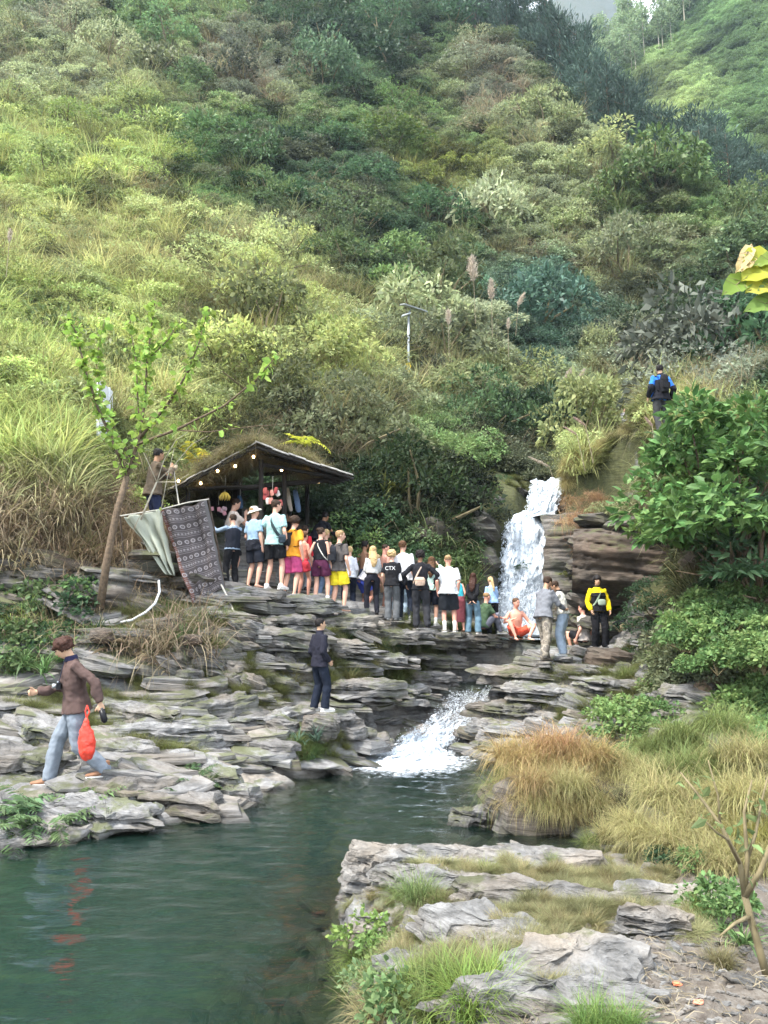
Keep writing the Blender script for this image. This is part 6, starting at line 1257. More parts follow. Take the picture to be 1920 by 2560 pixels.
line = [(1085,60,79),(1110,50,79),(1180,85,75),(1270,130,71),(1347,200,66),(1400,280,63),(1520,356,58),(1600,400,55),(1693,440,52),(1767,519,50),(1850,575,49),(1950,600,48),(2010,620,47)]
TOPX = [1000, 1430, 1466, 1495, 1560, 1619, 1693, 1792, 1920, 2050]; TOPY = [-160, 10, 59, 89, 163, 207, 282, 316, 395, 430]
for row in range(5):
    for i in range(32):
        t = (i + rp.uniform(.1, .9)) / 32 * (len(line) - 1); a = int(t); f = t - a
        px, py, d = [line[a][k] * (1 - f) + line[a + 1][k] * f for k in range(3)]
        d += 1 + row * 4.5 + rp.uniform(0, 4); p = G(px + rp.uniform(-15, 15), d); ty = float(np.interp(px, TOPX, TOPY)) + rp.uniform(-10, 90) * (1 if row else 1.6); need = P(px, ty, d).z - p.z
        hgt = min(1.5, max(.35, need / 13)); word = 'on the ridge behind the slope' if px < 1480 else 'in the hollow below the far hill'
        tone = rp.uniform(.75, 1.3); sz_ = 'tall' if hgt > .95 else 'small' if hgt < .6 else 'middle sized'
        tree3('pine_tree', PINES[(row * 28 + i) % 3], p, (hgt * rp.uniform(.9, 1.25), hgt * rp.uniform(.9, 1.25), hgt), rp.uniform(0, 6), [.07 * tone, .112 * tone, .085 * tone], '%s dark pine %s' % (sz_, word), 'pine tree', '%s pines %s' % (sz_, word)); _n += 1
for i, (px, d) in enumerate([(1020, 84), (960, 87), (1060, 83), (900, 90), (1000, 92), (1050, 95), (840, 92), (780, 95)]):
    tree3('pine_tree', PINES[i % 3], G(px, d), rp.uniform(.8, 1.1), i, [.085, .13, .095], 'dark pine at the top edge of the slope left of the ridge', 'pine tree', 'pines at the top edge of the slope')
def slim_mesh(seed, H=16):
    r = np.random.default_rng(seed); mb = MB().tube([(0, 0, -1), (.1, 0, H * .5), (0, .1, H)], [.14, .09, .03], 5)
    n = 900; z = r.beta(2.2, 1.4, n) * .6 + .42; az = r.uniform(0, 6.28, n); rr = H * .11 * np.sin(np.clip((z - .38) / .68, 0, 1) * 3.14) ** .6 * np.sqrt(r.uniform(0, 1, n)) * (1 + .5 * np.sin(az * 3 + z * 20))
    pos = np.stack([rr * np.cos(az), rr * np.sin(az), z * H], -1); d = np.stack([np.cos(az), np.sin(az), -.3 + 0 * az], -1) + r.normal(0, .5, (n, 3))
    V, Fc = leaves_np(pos, d, .62, .4, seed); return mb.mesh('slim_trunk', M['palebark']), mesh_np('slim_foliage', V, Fc, M['leaf'])
SLIM = [slim_mesh(s) for s in (5, 6)]
def farpt(x, y): return Vector((x, y, float(far_z(np.array([x]), np.array([y]))[0])))
for i in range(34):
    y = rp.uniform(138, 153); x = 42 + (y - 150) * .1 + rp.uniform(0, 1) ** 1.3 * 34; 
    tree3('slender_tree', SLIM[i % 2], farpt(x, y), rp.uniform(.6, 1.0), rp.uniform(0, 6), [.24, .32, .17], 'slender pale trunked tree on the crest of the far hill', 'tree', 'slender trees on the far crest')
n = 14000; xs = rg.uniform(15, 150, n); ys = rg.uniform(80, 158, n); zs = far_z(xs, ys); px, py, _ = proj(xs, ys, zs)
ok = (px > 1380) & (px < 2100) & (py > -200) & (py < 900); xs, ys, zs = xs[ok], ys[ok], zs[ok]
cl = fbm(xs * .08, ys * .08, 4, 3); tt = np.array([.21, .29, .12])[None] * (1 + 1.1 * cl).clip(.35, 1.8)[:, None] * rg.uniform(.45, 1.4, (len(xs), 1)); tt[:, 0] *= 1 + .35 * noise(xs * .05, ys * .05, 9)
h_ = len(xs) // 2
scatter('far_bushes', 'shrub', np.stack([xs[:h_], ys[:h_], zs[:h_] - .4], -1), rg.uniform(1.2, 2.6, h_), tt[:h_], 'green bushes covering the far hill', 31)
scatter('far_undergrowth', 'finebush', np.stack([xs[h_:], ys[h_:], zs[h_:] - .4], -1), rg.uniform(1.5, 3.2, len(xs) - h_), tt[h_:], 'low green cover on the far hill', 32)
# ------------------------------------------------------------------ hut
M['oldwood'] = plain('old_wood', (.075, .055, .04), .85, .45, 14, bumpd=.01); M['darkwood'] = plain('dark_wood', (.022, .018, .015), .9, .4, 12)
M['sheet'] = plain('roof_sheet', (.20, .19, .175), .8, .5, 9, bumpd=.01); M['rope'] = plain('rope', (.45, .42, .36), .8, .2, 30)
M['bulb'] = plain('bulb', (1, .8, .5), .3, 0, emit=((1, .66, .30), 9)); M['metal'] = plain('galvanised_metal', (.42, .44, .46), .45, .15, 8, metallic=.6)
hut = tag(empty('hut', P(640, 1455, 18.5)), 'open timber hut with overgrown gabled roof and string lights behind the crowd', 'hut'); hb = hut.location.copy()
def hp_(px, py, d): return P(px, py, d) - hb
RL0, RR0, RT0 = hp_(420, 1222, 16.6), hp_(884, 1188, 17.3), hp_(640, 1104, 16.3)
back = Vector((.1, 3.0, 0)); RL1, RR1, RT1 = hp_(475, 1240, 19.4), hp_(838, 1204, 19.9), hp_(648, 1150, 19.4)
def roof_sheets(A0, B0, A1, B1, n, seed):
    """overlapping corrugated sheets from eave A to ridge B, front 0 to back 1"""
    r = random.Random(seed)
    for i in range(n):
        t0, t1 = i / n, (i + 1.06) / n; mb = MB(); nu, nv = 26, 3; V = []; up_ = Vector((0, 0, 1)); off = r.uniform(0, .02) + .012 * (i % 2)
        for j in range(nv):
            for k in range(nu + 1):
                s = (k / nu); tt = t0 + (t1 - t0) * (j / (nv - 1)); a = A0.lerp(B0, tt); b = A1.lerp(B1, tt); p = a.lerp(b, s); p = p + up_ * (.022 * math.sin(k * math.pi) + (.022 if k % 2 else -.022) + off + r.uniform(-.004, .004) - .03 * math.sin(tt * 3.14)); V.append(p)
        n1 = len(V); V += [v - up_ * .012 for v in V]; W_ = nu + 1
        Fc = [[j * W_ + k, j * W_ + k + 1, (j + 1) * W_ + k + 1, (j + 1) * W_ + k] for j in range(nv - 1) for k in range(nu)]
        Fc += [[n1 + q for q in f[::-1]] for f in Fc]; Fc += [[k + 1, k, n1 + k, n1 + k + 1] for k in range(nu)] + [[(nv - 1) * W_ + k, (nv - 1) * W_ + k + 1, n1 + (nv - 1) * W_ + k + 1, n1 + (nv - 1) * W_ + k] for k in range(nu)]
        Fc += [[j * W_, (j + 1) * W_, n1 + (j + 1) * W_, n1 + j * W_] for j in range(nv - 1)]
        mb.add(V, Fc); mb.build('roof_sheet', M['sheet'], hut)
roof_sheets(RL0, RT0, RL1, RT1, 5, 1); roof_sheets(RR0, RT0, RR1, RT1, 6, 2)
def beam(a, b, r=.045, name='beam', mat='darkwood', parent=hut):
    a, b = Vector(a), Vector(b); mb = MB(); mb.tube([a, a.lerp(b, .5), b], [r, r * 1.03, r], 7); return mb.build(name, M[mat], parent)
for i in range(5):
    f = (i + .1) / 4.4; o = Vector((0, 0, -.09)); beam(RL0.lerp(RL1, f) + o, RT0.lerp(RT1, f) + o * 1.3, .04, 'rafter'); beam(RR0.lerp(RR1, f) + o, RT0.lerp(RT1, f) + o * 1.3, .04, 'rafter')
for t in (.08, .35, .62, .9): dz = Vector((0, 0, -.05)); beam(RL0.lerp(RT0, t) + dz, RL1.lerp(RT1, t) + dz, .028, 'purlin'); beam(RR0.lerp(RT0, t) + dz, RR1.lerp(RT1, t) + dz, .028, 'purlin')
posts = [(653, 16.9, 1150), (711, 17.4, 1172), (768, 19.6, 1160), (470, 17.0, 1200), (600, 20.0, 1150), (840, 18.4, 1186)]
for i, (px, d, pt) in enumerate(posts):
    if i == 5: continue
    b = G(px, d) - hb; t = hp_(px, pt, d); beam((b.x, b.y, b.z - .2), t, .06 if i != 3 else .05, 'post')
beam(hp_(600, 1221, 17.6), hp_(838, 1197, 17.6), .07); beam(hp_(470, 1222, 17.0), hp_(660, 1216, 17.0), .05); beam(hp_(660, 1186, 18.6), hp_(800, 1175, 18.6), .05); beam(hp_(653, 1160, 16.9), hp_(850, 1196, 17.4), .045)
# back wall of boards on the dark left side, and the brown panel at the corner
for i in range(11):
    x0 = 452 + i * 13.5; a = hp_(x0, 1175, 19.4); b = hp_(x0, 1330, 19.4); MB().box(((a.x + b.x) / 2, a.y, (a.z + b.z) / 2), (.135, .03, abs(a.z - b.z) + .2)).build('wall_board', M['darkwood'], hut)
for i in range(5):
    x0 = 430 + i * 9.2; a = hp_(x0, 1204, 17.2); b = hp_(x0, 1300, 17.2); MB().box((a.x, a.y + .02 * (i % 2), (a.z + b.z) / 2), (.08, .025, abs(a.z - b.z))).build('side_board', M['oldwood'], hut)
for i in range(7):
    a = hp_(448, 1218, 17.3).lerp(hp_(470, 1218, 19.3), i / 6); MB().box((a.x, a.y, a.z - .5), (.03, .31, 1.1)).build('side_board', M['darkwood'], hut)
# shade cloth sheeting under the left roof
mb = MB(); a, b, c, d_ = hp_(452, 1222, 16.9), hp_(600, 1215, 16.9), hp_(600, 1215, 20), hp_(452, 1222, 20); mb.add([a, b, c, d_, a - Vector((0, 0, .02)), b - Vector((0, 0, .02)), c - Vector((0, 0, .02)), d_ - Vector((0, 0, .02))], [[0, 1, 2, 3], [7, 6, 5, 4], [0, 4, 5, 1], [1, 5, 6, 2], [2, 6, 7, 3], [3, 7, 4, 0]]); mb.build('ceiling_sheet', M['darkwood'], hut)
# string lights: one thing, wire and bulbs
sl_ = tag(empty('string_lights', P(640, 1160, 16.7)), 'string of round warm bulbs slung under the hut roof', 'string lights'); sb = sl_.location.copy()
bl = [(446, 1202, 16.5), (502, 1208, 16.9), (516, 1206, 18.0), (544, 1177, 16.6), (588, 1165, 16.6), (634, 1142, 16.5), (656, 1161, 16.9), (704, 1175, 17.1), (760, 1180, 17.5), (797, 1205, 17.7), (488, 1210, 17.4), (532, 1208, 18.6)]
bp_ = [P(*q) - sb for q in bl]; mb = MB()
for a, b in zip(bp_[:-1], bp_[1:]): mb.tube([a + Vector((0, 0, .06)), (a + b) / 2 + Vector((0, 0, -.0)), b + Vector((0, 0, .06))], .004, 4)
mb.build('wire', M['darkwood'], sl_)
for q in bp_:
    bb = MB().ball(q, (.032, .032, .036), 10, 8).build('bulb', M['bulb'], sl_, True); MB().tube([q + Vector((0, 0, .03)), q + Vector((0, 0, .065))], .013, 6).build('socket', M['darkwood'], bb)
# goods hanging in the hut
def hang(name, px, py, d, dims, col, label, cat, n=1, seed=0, cord=.35):
    p = P(px, py, d); t = tag(empty(name, p), label, cat); r = random.Random(seed)
    for i in range(n):
        o = Vector((r.uniform(-.5, .5) * dims[0] * (n > 1), r.uniform(-.05, .05), r.uniform(-.5, .5) * dims[2] * (n > 1))); s = .45 if n > 1 else 1
        c = col[i % len(col)]; q = rounded_box('packet', o, (dims[0] * s, dims[1] * s, dims[2] * s), cloth(c, .35), t, Euler((0, r.uniform(-.4, .4), r.uniform(-.6, .6))).to_matrix(), disp=.02)
    MB().tube([(0, 0, dims[2] * .4), (0, 0, dims[2] * .4 + cord)], .004, 4).build('cord', M['rope'], t); return t
hang('snack_bunch', 681, 1243, 16.6, (.36, .12, .34), [(.30, .07, .06), (.42, .18, .14), (.5, .44, .40), (.26, .05, .05)], 'bunch of red and pink snack packets hanging from the hut beam', 'snacks', 9, 1)
hang('snack_bunch', 546, 1272, 17.2, (.30, .1, .22), [(.40, .18, .21), (.42, .28, .30)], 'pink snack packets hanging at the dark left end of the hut', 'snacks', 6, 2)
hang('hanging_cloth', 722, 1248, 18.2, (.16, .05, .62), [(.42, .36, .30)], 'pale towel hanging between the hut posts', 'towel')
hang('hanging_cloth', 742, 1252, 18.3, (.20, .06, .60), [(.10, .16, .28)], 'blue garment hanging between the hut posts', 'clothing')
hang('hanging_bag', 600, 1255, 17.4, (.18, .12, .34), [(.02, .05, .10)], 'dark blue bag hanging beside the bananas in the hut', 'bag')
bn = tag(empty('banana_bunch', P(562, 1240, 17.0)), 'small bunch of yellow bananas hanging in the hut', 'bananas')
for i in range(11):
    a = i * .57; mb = MB(); mb.tube([(0, 0, .10), (math.cos(a) * .07, math.sin(a) * .05, .05), (math.cos(a) * .12, math.sin(a) * .09, -.03), (math.cos(a) * .11, math.sin(a) * .09, -.10)], [.010, .021, .021, .008], 6); mb.build('banana', plain('banana_skin', (.52, .36, .06), .5, .2, 10), bn, True)
MB().tube([(0, 0, .1), (0, 0, .5)], .005, 4).build('cord', M['rope'], bn)
# ------------------------------------------------------------------ cloth screen
def cloth_sheet(name, corners, mat, nu=26, nv=40, sag=.06, wave=.03, parent=None, seed=0, thick=.006):
    TL, TR, BR, BL = [Vector(c) for c in corners]; V = []; uvs = []
    for j in range(nv + 1):
        for i in range(nu + 1):
            s, t = i / nu, j / nv; p = TL.lerp(TR, s).lerp(BL.lerp(BR, s), t); p.z -= sag * math.sin(math.pi * s) * (1 - t) ; p.y += wave * float(noise(s * 5 + seed, t * 1.6, seed)) * 2 + .5 * wave * math.sin(s * 17 + t * 2 + seed); p.x += wave * .5 * float(noise(s * 3, t * 4, seed + 5)); V.append(p); uvs.append((s, t))
    Fc = [[j * (nu + 1) + i, j * (nu + 1) + i + 1, (j + 1) * (nu + 1) + i + 1, (j + 1) * (nu + 1) + i] for j in range(nv) for i in range(nu)]
    me_ = mesh_np(name, np.array(V), Fc, mat, True); a = me_.attributes.new('weave', 'FLOAT_VECTOR', 'POINT'); a.data.foreach_set('vector', np.array([(u, v, 0) for u, v in uvs], dtype=np.float32).ravel())
    o = link(name, me_, parent); md = o.modifiers.new('thickness', 'SOLIDIFY'); md.thickness = thick; return o
def pattern_mat():
    m, nt, b = new_mat('patterned_cloth'); at = N(nt, 'ShaderNodeAttribute', attribute_name='weave'); sp = N(nt, 'ShaderNodeSeparateXYZ'); nt.links.new(at.outputs['Vector'], sp.inputs[0]); U, V = sp.outputs[0], sp.outputs[1]
    R6 = mathn(nt, 'FRACT', mathn(nt, 'MULTIPLY', V, 6.0))                      # six bands of motifs
    row = mathn(nt, 'SUBTRACT', R6, .22); cu = mathn(nt, 'SUBTRACT', mathn(nt, 'FRACT', mathn(nt, 'MULTIPLY', U, 7.0)), .5)
    rr_ = mathn(nt, 'SQRT', mathn(nt, 'ADD', mathn(nt, 'POWER', mathn(nt, 'MULTIPLY', row, 2.6), 2.0), mathn(nt, 'POWER', cu, 2.0)))
    ring = mathn(nt, 'LESS_THAN', mathn(nt, 'ABSOLUTE', mathn(nt, 'SUBTRACT', rr_, .27)), .085); dot = mathn(nt, 'LESS_THAN', rr_, .07)
    st = mathn(nt, 'FRACT', mathn(nt, 'MULTIPLY', V, 54.0)); line = mathn(nt, 'MULTIPLY', mathn(nt, 'LESS_THAN', st, .35), mathn(nt, 'GREATER_THAN', R6, .42))
    dash = mathn(nt, 'MULTIPLY', mathn(nt, 'LESS_THAN', mathn(nt, 'ABSOLUTE', mathn(nt, 'SUBTRACT', R6, .70)), .06), mathn(nt, 'GREATER_THAN', mathn(nt, 'FRACT', mathn(nt, 'MULTIPLY', U, 15.0)), .45))
    f = mathn(nt, 'ADD', mathn(nt, 'ADD', ring, dot), mathn(nt, 'ADD', mathn(nt, 'MULTIPLY', line, .5), mathn(nt, 'MULTIPLY', dash, .7)), True)
    base = mixc(nt, mathn(nt, 'LESS_THAN', U, .10), (.065, .052, .052), (.12, .045, .03)); c = mixc(nt, f, base, (.27, .24, .24)); c = mixc(nt, mathn(nt, 'GREATER_THAN', U, .94), c, (.12, .11, .11))
    nt.links.new(c, b.inputs['Base Color']); b.inputs['Roughness'].default_value = .95; return m
q = [P(396, 1274, 14.1), P(516, 1250, 14.5), P(560, 1470, 14.8), P(484, 1512, 14.3)]
o = cloth_sheet('hanging_cloth', q, pattern_mat(), seed=2, wave=.09, sag=.05); tag(o, 'dark striped cloth with rows of white ring motifs hung beside the crowd', 'cloth')
q = [P(308, 1292, 13.7), P(400, 1273, 14.12), P(440, 1440, 14.3), P(414, 1436, 14.0)]
o = cloth_sheet('tarpaulin', q, plain('grey_tarp', (.33, .34, .27), .7, .15, 3, bumpd=.02), seed=7, wave=.08, sag=.02); tag(o, 'pale grey green tarpaulin stretched left of the striped cloth', 'tarpaulin')
fr_ = tag(empty('cloth_frame', P(520, 1480, 14.8)), 'thin poles and rope holding up the striped cloth', 'frame'); fb = fr_.location.copy()
def fp(*a): return P(*a) - fb
mb = MB(); mb.tube([fp(300, 1290, 13.7), fp(400, 1274, 14.14), fp(470, 1256, 14.35), fp(522, 1248, 14.55)], .014, 6); mb.build('rail', M['rope'], fr_)
MB().tube([fp(520, 1244, 14.6), fp(543, 1360, 14.85), fp(563, 1480, 15.0)], .02, 6).build('pole', M['oldwood'], fr_)
MB().tube([fp(553, 1462, 14.7), fp(570, 1495, 14.4), fp(584, 1528, 14.2)], .018, 6).build('stick', M['rope'], fr_)
MB().tube([fp(434, 1172, 14.6), fp(440, 1215, 14.5), fp(447, 1260, 14.4)], .013, 6).build('pole', M['rope'], fr_)
MB().tube([fp(300, 1290, 13.7), fp(310, 1400, 13.9)], .016, 6).build('pole', M['oldwood'], fr_)
hs = MB(); hs.tube([P(397, 1452, 13.9), P(399, 1480, 13.7), P(388, 1508, 13.5), P(365, 1530, 13.3), P(330, 1550, 13.2), P(300, 1556, 13.2)], .022, 8); tag(hs.build('hose', plain('pale_pipe', (.5, .52, .53), .4, .1), None, True), 'pale plastic hose curving out of the bank under the tarpaulin', 'hose')
# ------------------------------------------------------------------ sign board, barrel, lamp
sg = tag(empty('sign_board', G(255, 17.0)), 'tall white notice board on two metal posts in the bushes on the left', 'sign'); s0 = sg.location.copy()
a, b, c, d_ = [P(*q) - s0 for q in ((247, 950, 16.6), (282, 978, 17.9), (282, 1112, 17.9), (247, 1092, 16.6))]; nrm = (b - a).cross(d_ - a).normalized()
def panel(mb, a, b, c, d_, th=.02, off=0):
    V = [p + nrm * off for p in (a, b, c, d_)] + [p + nrm * (off + th) for p in (a, b, c, d_)]; mb.add(V, [[0, 1, 2, 3], [7, 6, 5, 4], [0, 4, 5, 1], [1, 5, 6, 2], [2, 6, 7, 3], [3, 7, 4, 0]]); return mb
sgn = 1 if nrm.dot(Vector((-1, -2, 0))) > 0 else -1; nrm = nrm * sgn
panel(MB(), a, b, c, d_).build('board', plain('board_white', (.62, .63, .66), .5, .06), sg)
lp = lambda s, t: a.lerp(b, s).lerp(d_.lerp(c, s), t)
panel(MB(), lp(0, 0), lp(1, 0), lp(1, .035), lp(0, .035), .004, .021).build('red_band', cloth((.5, .12, .07), .6), sg); panel(MB(), lp(0, .955), lp(1, .955), lp(1, 1), lp(0, 1), .004, .021).build('red_band', cloth((.5, .2, .12), .6), sg)
mb = MB(); rq = random.Random(8)
for i in range(16):
    t = .08 + i * .053; s_ = .12
    while s_ < .85: e = s_ + rq.uniform(.04, .14); panel(mb, lp(s_, t), lp(e, t), lp(e, t + .014), lp(s_, t + .014), .002, .021); s_ = e + .03
mb.build('printed_lines', cloth((.25, .27, .33), .6), sg)
for px, d, t in ((244, 16.6, 946), (271, 17.5, 968)): g_ = G(px, d) - s0; MB().tube([(g_.x, g_.y, g_.z - .3), P(px, t, d) - s0 + Vector((0, .05, 0))], .035, 8).build('post', M['metal'], sg, True)
br = tag(empty('barrel', P(297, 1250, 16.2)), 'blue plastic barrel half hidden in the bushes left of the hut', 'barrel'); blu = plain('blue_plastic', (.02, .07, .28), .35, .12)
MB().tube([(0, 0, -.25), (0, 0, -.1), (0, 0, .1), (0, 0, .23), (0, 0, .26)], [.21, .235, .24, .22, .20], 18).build('drum', blu, br, True); MB().tube([(0, 0, .255), (0, 0, .285)], .215, 18).build('lid', blu, br)
for z in (-.08, .1): MB().tube([(0, 0, z), (0, 0, z + .02)], .25, 18).build('hoop', blu, br)
lb = P(1020, 950, 30.5); lm = tag(empty('street_lamp', lb), 'solar street lamp with a yellow plate standing on the slope', 'street lamp')
tp = P(1022, 782, 30.5) - lb; MB().tube([(0, 0, -1.5), tp * .5, tp], [.06, .055, .045], 8).build('pole', M['metal'], lm, True)
Rp = Euler((rad(22), rad(10), rad(20))).to_matrix(); pn_ = MB().box(tp + Vector((.22, 0, .22)), (1.1, .75, .05), Rp).build('solar_panel', M['metal'], lm)
MB().box(tp + Vector((.22, 0, .22)) + Rp @ Vector((0, 0, .024)), (.98, .54, .006), Rp).build('cells', plain('solar_cells', (.20, .23, .28), .25, .2), pn_)
MB().box(tp + Vector((-.12, -.1, -.14)), (.42, .16, .05), Euler((0, rad(-22), rad(10))).to_matrix()).build('lamp_head', plain('white_paint', (.6, .62, .64), .4, .05), lm); MB().tube([tp, tp + Vector((.1, 0, .2))], .03, 6).build('bracket', M['metal'], lm)
yp = P(1021, 921, 30.4) - lb; MB().box(yp, (.22, .02, .50)).build('yellow_plate', plain('yellow_paint', (.72, .50, .03), .5, .06), lm); MB().box(P(1012, 946, 30.5) - lb, (.3, .25, .35)).build('footing', M['oldwood'], lm)
# ------------------------------------------------------------------ things carried by the walking man, small litter
wj = wm['J']; wr = world(wm, wj['wrl']); wrr = world(wm, wj['wrr'])
bagm = plain('red_plastic', (.58, .05, .03), .35, .12, 6); bt = tag(empty('plastic_bag', P(216, 1800, 9.1)), 'bright red plastic bag hanging at the hip of the walking man', 'bag')
mb = MB(); loft(mb, [(0, 0, .03), (0, 0, -.04), (0.01, 0, -.14), (.03, 0, -.27), (.035, 0, -.37), (.03, 0, -.44), (.028, 0, -.47)], [(.012, .01), (.035, .03), (.085, .06), (.105, .08), (.09, .07), (.05, .04), (.01, .01)], (1, 0, 0), 12); finish(mb, 'bag_body', bagm, bt, .009, .04, .8)
mb = MB(); mb.tube([(0, 0, .02), (-.02, 0, .10), (-.01, .02, .17)], .009, 5); mb.tube([(0, 0, .02), (.03, 0, .09), (-.01, .02, .17)], .009, 5); mb.build('handle', bagm, bt)
hv_ = (world(wm, wj['wrl']) - world(wm, wj['ell'])).normalized(); cp = wr + hv_ * .15; t = tag(empty('bottle', cp), 'small dark bottle gripped in the hand the walking man swings behind him', 'bottle')
MB().tube([hv_ * -.07, hv_ * .06, hv_ * .09], [.036, .038, .02], 10).build('bottle_body', cloth(BLK, .3), t, True); MB().tube([hv_ * -.09, hv_ * -.065], .022, 8).build('cap', cloth((.1, .1, .1), .4), t)
hv2 = (wrr - world(wm, wj['elr'])).normalized(); phone(wrr + hv2 * .12 + Vector((-.02, -.02, .0)), rad(75), 'pale phone held out level in front of the walking man', 0, (.15, .075, .009))
cmx = world(wm, wm['up'](0, .17, 1.20)); t = tag(empty('camera', cmx, wm['root'].rotation_euler.z), 'compact silver camera hanging on the chest of the walking man', 'camera'); MB().box((0, 0, 0), (.12, .05, .08)).build('camera_body', cloth(BLK, .4), t); MB().tube([(0, .02, 0), (0, .075, 0)], .028, 12).build('lens', M['metal'], t, True); MB().box((0, .01, .048), (.05, .03, .02)).build('viewfinder', M['metal'], t)
mb = MB(); u = wm['up']; S_w = wm['S']; ql = [wm['root'].matrix_basis.inverted() @ cmx]; base_ = world(wm, u(0, .03, 1.47)) - cmx
Rz = Matrix.Rotation(-wm['root'].rotation_euler.z, 3, 'Z'); b2 = Rz @ base_; mb.tube([(-.06, 0, .03), b2 + Vector((-.07, .05, 0)), b2 + Vector((0, -.07, .03)), b2 + Vector((.07, .05, 0)), (.06, 0, .03)], .006, 5); mb.build('neck_strap', cloth(NVY), t)
cu = world(AH, AH['J']['wrr'] + Vector((-.02, .09, .03))); t = tag(empty('cup', cu), 'pale cup held to the mouth of the man behind the hanging cloth', 'cup'); MB().tube([(0, 0, -.05), (0, 0, .05)], [.03, .04], 10).build('cup_body', cloth((.45, .36, .26)), t, True); MB().tube([(0, 0, .05), (0, 0, .056)], [.042, .042], 10).build('rim', cloth((.5, .42, .33)), t)
for px, py, c, lab in ((1238, 2483, (.62, .66, .70), 'crumpled white paper lying on the foreground slab'), (1693, 2466, (.75, .20, .10), 'crumpled orange wrapper beside the sapling path'), (1745, 2514, (.70, .25, .16), 'torn orange wrapper nearest the bottom right'), (1552, 2352, (.55, .6, .6), 'pale scrap of plastic between the worn slabs')):
    h = hit(px, py); mb = MB(); r_ = random.Random(px); mb.ball((0, 0, 0), (.022, .016, .008), 9, 6, .35, r_); t = mb.build('litter', cloth(c, .5), None); t.location = h + Vector((0, 0, .012)); tag(t, lab, 'litter')
# ------------------------------------------------------------------ plants close to the stream
GOLD = (.38, .29, .13); GOLD2 = (.36, .33, .15); HERB = (.12, .20, .07); HERB2 = (.17, .25, .085); DK = (.045, .085, .04); FG = (.17, .21, .07); STRAW = (.28, .25, .13); MOSS = (.14, .155, .05)
def near(name, kind, items, lab, cat, group, lift=0.0):
    """items: px, py, d or None, size, tone; each a plant of its own"""
    for i, (px, py, d, s, t) in enumerate(items):
        p = hit(px, py) if d is None else P(px, py, d); k = 1 + rr.uniform(-.12, .12); plant(name, kind, p + Vector((0, 0, lift - .02)), s, tuple(q * k for q in t), lab[i] if isinstance(lab, list) else lab, cat, group, var=i, lean=.15)
near('golden_grass', 'golden', [(1290, 1900, 9.3, .62, GOLD), (1390, 1880, 9.5, .68, (.38, .25, .13)), (1470, 1900, 9.3, .6, GOLD), (1330, 1975, 9.0, .6, GOLD2), (1430, 1985, 9.0, .6, GOLD), (1540, 1925, 9.4, .62, GOLD2), (1265, 1985, 9.1, .5, FG), (1380, 1930, 9.3, .66, GOLD), (1500, 1970, 9.1, .5, GOLD2), (1450, 2020, 8.8, .45, (.24, .16, .08)), (1290, 2000, 8.75, .42, (.30, .24, .11)), (1350, 2015, 8.6, .42, GOLD2), (1410, 2025, 8.55, .40, (.26, .22, .1)), (1480, 2010, 8.65, .42, GOLD2), (1330, 1960, 8.7, .45, (.33, .25, .12)), (1420, 1965, 8.65, .45, GOLD2)], 'golden brown grass clump draping over the boulder in the pool', 'grass', 'golden grass on the boulder')
near('golden_grass', 'golden', [(a, b, c, s_ * .86, t_) for a, b, c, s_, t_ in [(1680, 2000, 7.4, .66, GOLD2), (1760, 2060, 7.0, .62, GOLD2), (1620, 2100, 7.2, .5, GOLD2), (1850, 2000, 7.2, .66, GOLD2), (1880, 2110, 6.6, .55, (.26, .24, .07)), (1700, 2110, 6.8, .55, GOLD2), (1790, 2150, 6.4, .5, GOLD2), (1640, 1950, 8.0, .6, GOLD2), (1740, 1930, 7.8, .66, FG), (1860, 1900, 7.6, .66, GOLD2), (1900, 2010, 6.9, .6, GOLD2), (1580, 2060, 7.8, .42, GOLD2), (1920, 2160, 6.2, .42, GOLD2), (1810, 1820, 8.6, .62, FG), (1700, 1850, 8.8, .6, FG), (1640, 1880, 9.0, .5, FG)]], 'pale gold drooping grass clump on the slope beside the foreground path', 'grass', 'pale gold grass by the path')
near('herb', 'herb', [(x, y, d, s, t) for x, y, d, s, t in [(1520, 1820, 11.6, .8, HERB2), (1570, 1810, 11.8, .9, HERB2), (1620, 1800, 12.0, .85, HERB), (1670, 1815, 11.8, .8, HERB), (1530, 1780, 12.2, .7, HERB2), (1590, 1850, 11.2, .8, HERB2), (1640, 1850, 11.2, .7, HERB), (1500, 1850, 11.4, .6, HERB), (1690, 1850, 11.0, .6, HERB2), (1560, 1900, 10.4, .5, HERB)]], 'bright green herb in the patch below the pale ledge on the right bank', 'plant', 'bright herbs below the pale ledge')
it = []
for i in range(46):
    px = rr.uniform(1700, 1940); py = rr.uniform(1480, 1690 + max(0, px - 1850)); d = 13.8 - (py - 1500) * .012 - (px - 1690) * .006; it.append((px, py + 12, d, rr.uniform(.5, 1.05), rr.choice((HERB, HERB2, (.10, .17, .06)))))
near('herb', 'herb', it, 'leafy green herb on the bank under the brown cliff at the right edge', 'plant', 'herbs on the bank under the brown cliff')
it = []
for i in range(20):
    px = rr.uniform(1840, 1950); py = rr.uniform(1740, 1930); it.append((px, py, None, rr.uniform(.6, 1.0), rr.choice((HERB2, HERB))))
near('herb', 'herb', it, 'bright green herb at the right edge above the pale gold grass', 'plant', 'herbs above the pale gold grass')
near('herb', 'herb', [(1660, 1680, 14.6, .9, HERB2), (1700, 1700, 14.2, .9, HERB), (1640, 1730, 14.0, .7, HERB2), (1720, 1660, 14.4, .9, HERB), (1690, 1740, 13.6, .7, HERB)], 'fresh green herb hanging beside the long dark boulder', 'plant', 'herbs beside the long dark boulder')
